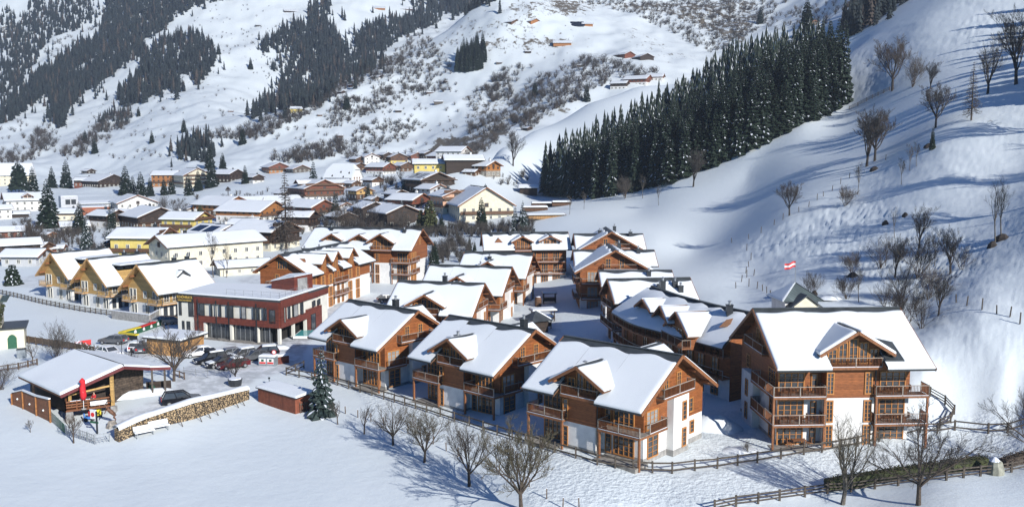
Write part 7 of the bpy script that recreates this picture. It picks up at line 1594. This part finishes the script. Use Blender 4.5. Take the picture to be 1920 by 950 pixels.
# yellow, red and green barrier of the nursery slope
def barrier():
    SEG=[((225,635),(258,639),'paint_yellow','dark_metal','yellow-topped barrier panel with dark netting, nearest the camera',0),((226,634),(262,624),'paint_yellow','paint_green','yellow-topped green barrier panel with white figures',1),((262,624),(290,614),'paint_red','paint_green','red-topped green barrier panel with white figures',1),((290,614),(313,606),None,'paint_green','plain green barrier panel with white figures, nearest the hotel',1)]
    for p_,q_,tp,bd,lab,fig in SEG:
        a,b=G(*p_),G(*q_); T=empty('barrier_panel',tuple(a),0,lab,'barrier','barrier panels by the nursery field'); e=b-a; n=Vector((e.y,-e.x,0)).normalized()
        m=MB(); m.prism([Vector((0,0,-.2)),e+Vector((0,0,-.2)),e+Vector((0,0,1.0)),Vector((0,0,1.0))],n*.08,bd); m.build('board',T)
        if tp: m=MB(); m.bar(Vector((0,0,1.05)),e+Vector((0,0,1.05)),.7,.2,tp); m.build('top_pad',T)
        if fig:
            k=max(1,int(e.length/2.0))
            for j in range(k): p=e*(j+.5)/k+n*.1+Vector((0,0,.25)); w=e.normalized(); m=MB(); m.prism([p-w*.35,p+w*.35,p+w*.25+Vector((0,0,.4)),p+Vector((0,0,.65)),p-w*.35+Vector((0,0,.35))],n*.03,'sign_white'); m.build('white_figure',T)
    a,b=G(140,652),G(171,648); m=MB(); m.prism([(0,0,0),b-a,(b-a)+Vector((0,0,1.05)),Vector((0,0,1.05))],(.05,-.05,0),'paint_red'); tag(m.build('barrier_panel',loc=tuple(a)),'plain red barrier panel behind the snowy hedge','barrier')
    pts=[G(211,597),G(281,606),G(330,578)]
    O=pts[0]; T=empty('retaining_wall',tuple(O),0,'grey concrete retaining wall under the nearest larch house','wall')
    for a,b in zip(pts[:-1],pts[1:]): 
        m=MB(); a=a-O;b=b-O; m.bar(a+Vector((0,0,.4)),b+Vector((0,0,.4)),.3,2.4,'concrete'); m.build('wall',T); m=MB(); m.bar(a+Vector((0,0,1.66)),b+Vector((0,0,1.66)),.34,.1,'clump_snow'); m.build('snow_cover',T)
barrier()
# hedge behind the barn
def leafy(mb,c,rx,ry,rz,n,m,seed,snow=.3):
    r=random.Random(seed)
    for i in range(n):
        d=Vector((r.gauss(0,1),r.gauss(0,1),r.gauss(0,1))).normalized()*r.uniform(.6,1.05); p=Vector(c)+Vector((d.x*rx,d.y*ry,abs(d.z)*rz)); s=r.uniform(.10,.22); a=Vector((r.uniform(-1,1),r.uniform(-1,1),r.uniform(-1,1)))*s; b=Vector((r.uniform(-1,1),r.uniform(-1,1),r.uniform(-1,1)))*s
        mb.tri(p-a,p+a,p+b*1.4,'clump_snow' if (d.z>.35 and r.random()<snow*1.6) else m)
a,b=G(143,655),G(193,668); m=MB()
for i in range(9): leafy(m,(b-a)*(i+.5)/9,.75,.6,1.5,170,'needles_olive',i,.5)
tag(m.build('hedge',loc=tuple(a)),'dark evergreen hedge speckled with snow behind the log barn roof','hedge')
# poster container, red box and no-entry sign
g=G(503,684); T=empty('poster_container',tuple(g),R(-8),'grey container with two posters and snow on top by the car park','container'); m=MB(); m.box(-1.25,1.25,-.6,.9,-.3,1.35,'container_grey'); m.build('body',T)
for x in(-.6,.6): m=MB(); m.box(x-.48,x+.48,-.63,-.602,.3,1.1,'sign_white'); m.box(x-.46,x+.46,-.645,-.631,.34,.6,'paint_red'); m.box(x-.2,x+.2,-.645,-.631,.66,1.0,'paint_green'); m.build('poster',T)
m=MB(); snow_sheet(m,(-1.25,-.6,1.36),(1.25,-.6,1.36),(1.25,.9,1.36),(-1.25,.9,1.36),.2,'BLRT',0,1); m.build('snow_cover',T,True)
g=G(524,681); T=empty('red_storage_box',tuple(g),R(38),'red brick-coloured storage box right of the poster container','box'); m=MB(); m.box(-1.3,1.3,-.5,.7,-.3,1.15,'panel_red'); m.build('body',T); m=MB(); snow_sheet(m,(-1.35,-.55,1.16),(1.35,-.55,1.16),(1.35,.75,1.16),(-1.35,.75,1.16),.2,'BLRT',0,1); m.build('snow_cover',T,True)
g=G(516,683); T=empty('no_entry_sign',(g.x,g.y-.4,g.z),R(-5),'round red-rimmed traffic sign on a post by the poster container','sign'); m=MB(); m.tube([(0,0,-.3),(0,0,2.0)],[.04,.04],6,'galvanised'); m.build('post',T); m=MB(); m.tube([(0,-.05,1.95),(0,-.08,1.95)],[.34,.34],16,'paint_red',True); d_=m.build('disc',T); m=MB(); m.tube([(0,-.081,1.95),(0,-.095,1.95)],[.24,.24],16,'sign_white',True); m.build('white_field',d_)
# pool seen through the hotel corner
m=MB(); m.box(-36.6,-33.8,149.2,154.6,-.45,.0,'sign_white'); m.box(-36.4,-34.0,149.4,154.4,.004,.03,'pool_water'); tag(m.build('pool'),'turquoise pool inside the glazed hotel corner','pool')
# cream house at the left edge and a bin
g=G(8,655); T=empty('cream_cottage',(g.x-1.5,g.y+3,g.z),R(25),'cream cottage with a green arched door cut by the left edge','house'); m=MB(); m.box(-4,3,-3,3,-1,3.2,'cream_plaster'); m.build('wall',T); m=MB(); m.box(-4.4,3.4,-3.4,3.4,3.2,3.45,'dark_metal'); m.build('roof',T); m=MB(); m.prism([(.6,-3.02,0),(1.9,-3.02,0),(1.9,-3.02,1.7),(1.6,-3.02,2.15),(1.25,-3.02,2.3),(.9,-3.02,2.15),(.6,-3.02,1.7)],(0,-.06,0),'paint_green'); m.build('door',T); m=MB(); m.box(-4,-.2,-2.5,3,3.46,8,'cream_plaster'); m.build('upper_wall',T); m=MB(); m.box(-4,.8,-3.2,3.5,7.6,7.8,'roof_green'); m.build('eave',T)
m=MB()
for i in range(8): leafy(m,(-.6+.1*i,-2.7,3.6+.45*i),.35,.3,.5,60,'thuja_green',i,.02)
tag(m.build('climbing_plant',loc=tuple(Vector(T.location)),rot=R(25)),'dark climbing plant on the cream cottage wall','plant')
g=G(41,670); m=MB(); m.box(-.6,.6,-.5,.5,-.2,1.3,'container_grey'); m.box(-.65,.65,-.55,.55,1.3,1.4,'dark_metal'); tag(m.build('waste_bin',loc=tuple(g),rot=R(20)),'tall grey-green waste bin beside the snow-dusted tree','bin')
# stalls in the courtyard
for k,(px,py,s,lab) in enumerate(((1030,568,1.5,'small dark wooden stall, farther one in the courtyard'),(1018,602,2.3,'larger dark stall with thick snow roof in the courtyard'),(1014,616,1.9,'stall with snowy roof just behind the little dark gable'))):
    g=G(px,py); T=empty('market_stall',tuple(g),R(5+8*k),lab,'stall','stalls in the courtyard'); m=MB(); m.box(-s*.85,s*.85,-s*.5,s*.5,.5,1.1,'dark_wood'); m.build('counter',T); m=MB(); m.box(-s,s,-s*.65,s*.65,2.0,2.15,'dark_wood'); rf=m.build('roof',T); q=MB(); snow_sheet(q,(-s,-s*.65,2.16),(s,-s*.65,2.16),(s,s*.65,2.16),(-s,s*.65,2.16),.25,'BLRT',0,2); q.build('snow_cover',rf,True)
    for x in(-.8,.8):
        for y in(-.48,.48): m=MB(); m.box(x*s-.07,x*s+.07,y*s-.07,y*s+.07,-.3,2.0,'dark_wood'); m.build('post',T)
g=G(1004,618); T=empty('stall_hut',(g.x,g.y-2,g.z),R(30),'little dark hut with a pointed metal roof in the courtyard','hut'); m=MB(); m.box(-1.5,1.5,-1.5,1.5,-.3,2.2,'dark_wood'); m.build('wall',T); m=MB(); e=2.1
for p,q in(((-e,-e),(e,-e)),((e,-e),(e,e)),((e,e),(-e,e)),((-e,e),(-e,-e))): m.poly([(*p,2.15),(*q,2.15),(0,0,3.7)],'roof_metal')
rf=m.build('roof',T); m=MB(); snow_sheet(m,(e,-e,2.2),(e,e,2.2),(.05,.05,3.7),(.05,-.05,3.7),.15,'BLR',0,1); m.build('snow_cover',rf,True)
g=G(1009,574); m=MB(); m.tube([(0,0,-.2),(0,0,.5),(0,0,1.5),(0,0,1.9)],[.6,.7,.7,.55],12,'brown_wood',True); m.tube([(0,0,1.9),(0,0,2.0)],[.5,.4],12,'clump_snow',True); tag(m.build('wooden_barrel',loc=tuple(g)),'tall wooden barrel beside the farther courtyard stall','barrel')
# snow heaps pushed up by the plough
def heap(px,py,rx,ry,h,lab,rot=0):
    g=G(px,py); m=MB(); k=m.mi('roof_snow'); n=18; r=random.Random(int(px))
    m.v.append((0,0,h)); rings=[(.3,.93),(.6,.66),(.85,.28),(1.05,-.12)]
    for t,z in rings:
        for j in range(n): a=2*math.pi*j/n; f=t*r.uniform(.9,1.1); m.v.append((math.cos(a)*rx*f,math.sin(a)*ry*f,h*z*r.uniform(.85,1.12)))
    for j in range(n): m.f.append((0,1+j,1+(j+1)%n)); m.m.append(k)
    for i in range(3):
        for j in range(n): a=1+i*n+j;b=1+i*n+(j+1)%n; m.f.append((a,a+n,b+n,b)); m.m.append(k)
    tag(m.build('snow_heap',loc=tuple(g),rot=rot,smooth=True),lab,'snow heap','ploughed snow heaps')
heap(1335,800,3.2,2.2,1.3,'ploughed snow heap between the front-row chalet and the largest chalet'); heap(527,653,1.6,.9,.5,'small snow heap at the hotel corner'); heap(268,598,1.0,.8,.9,'round snow heap at the foot of the concrete wall'); heap(262,740,5,1.2,.7,'low snow bank along the log barn wall',R(35)); heap(1390,845,2.2,1.2,.4,'flat snow mound round the small shrub'); heap(1480,550,2.5,2,.8,'snow hump left of the pavilion'); heap(1560,602 if False else 560,2,1.4,.6,'snow hump right of the pavilion')
# wayside cross, small shrub, rocks
g=G(428,372); T=empty('wayside_cross',tuple(g),0,'tall carved wayside cross on the white field','cross'); m=MB(); m.box(-.2,.2,-.15,.15,-.5,6.5,'dark_wood'); m.build('upright',T); m=MB(); m.box(-1.5,1.5,-.12,.12,4.4,4.8,'dark_wood'); m.build('crossbeam',T); m=MB(); m.hexa([(-1.6,-.4,5.0),(1.6,-.4,5.0),(1.6,.4,5.0),(-1.6,.4,5.0),(-.1,-.4,6.9),(.1,-.4,6.9),(.1,.4,6.9),(-.1,.4,6.9)],'dark_wood'); m.build('canopy',T)
plant('bush',BUSH[0],tuple(G(1402,850)),.3,0,'tiny bare shrub on the mound beside the largest chalet','bush','leafless trees and bushes')
for px,py,s in((1598,518,1.0),(1742,275,1.3),(1640,318,1.2),(1528,592 if False else 553,.6),(1880,448,1.2),(1698,404,.7),(1860,462,.8),(1660,420,.7)):
    g=G(px,py); m=MB(); r=random.Random(px); m.tube([(0,0,-.5),(.1,0,.25),(0,.1,.75)],[s,s*.85,s*.3],7,'bark_dark',True); tag(m.build('rock',loc=tuple(g),rot=r.uniform(0,6)),'dark rock poking out of the snow on the right slope','rock','rocks on the right slope')
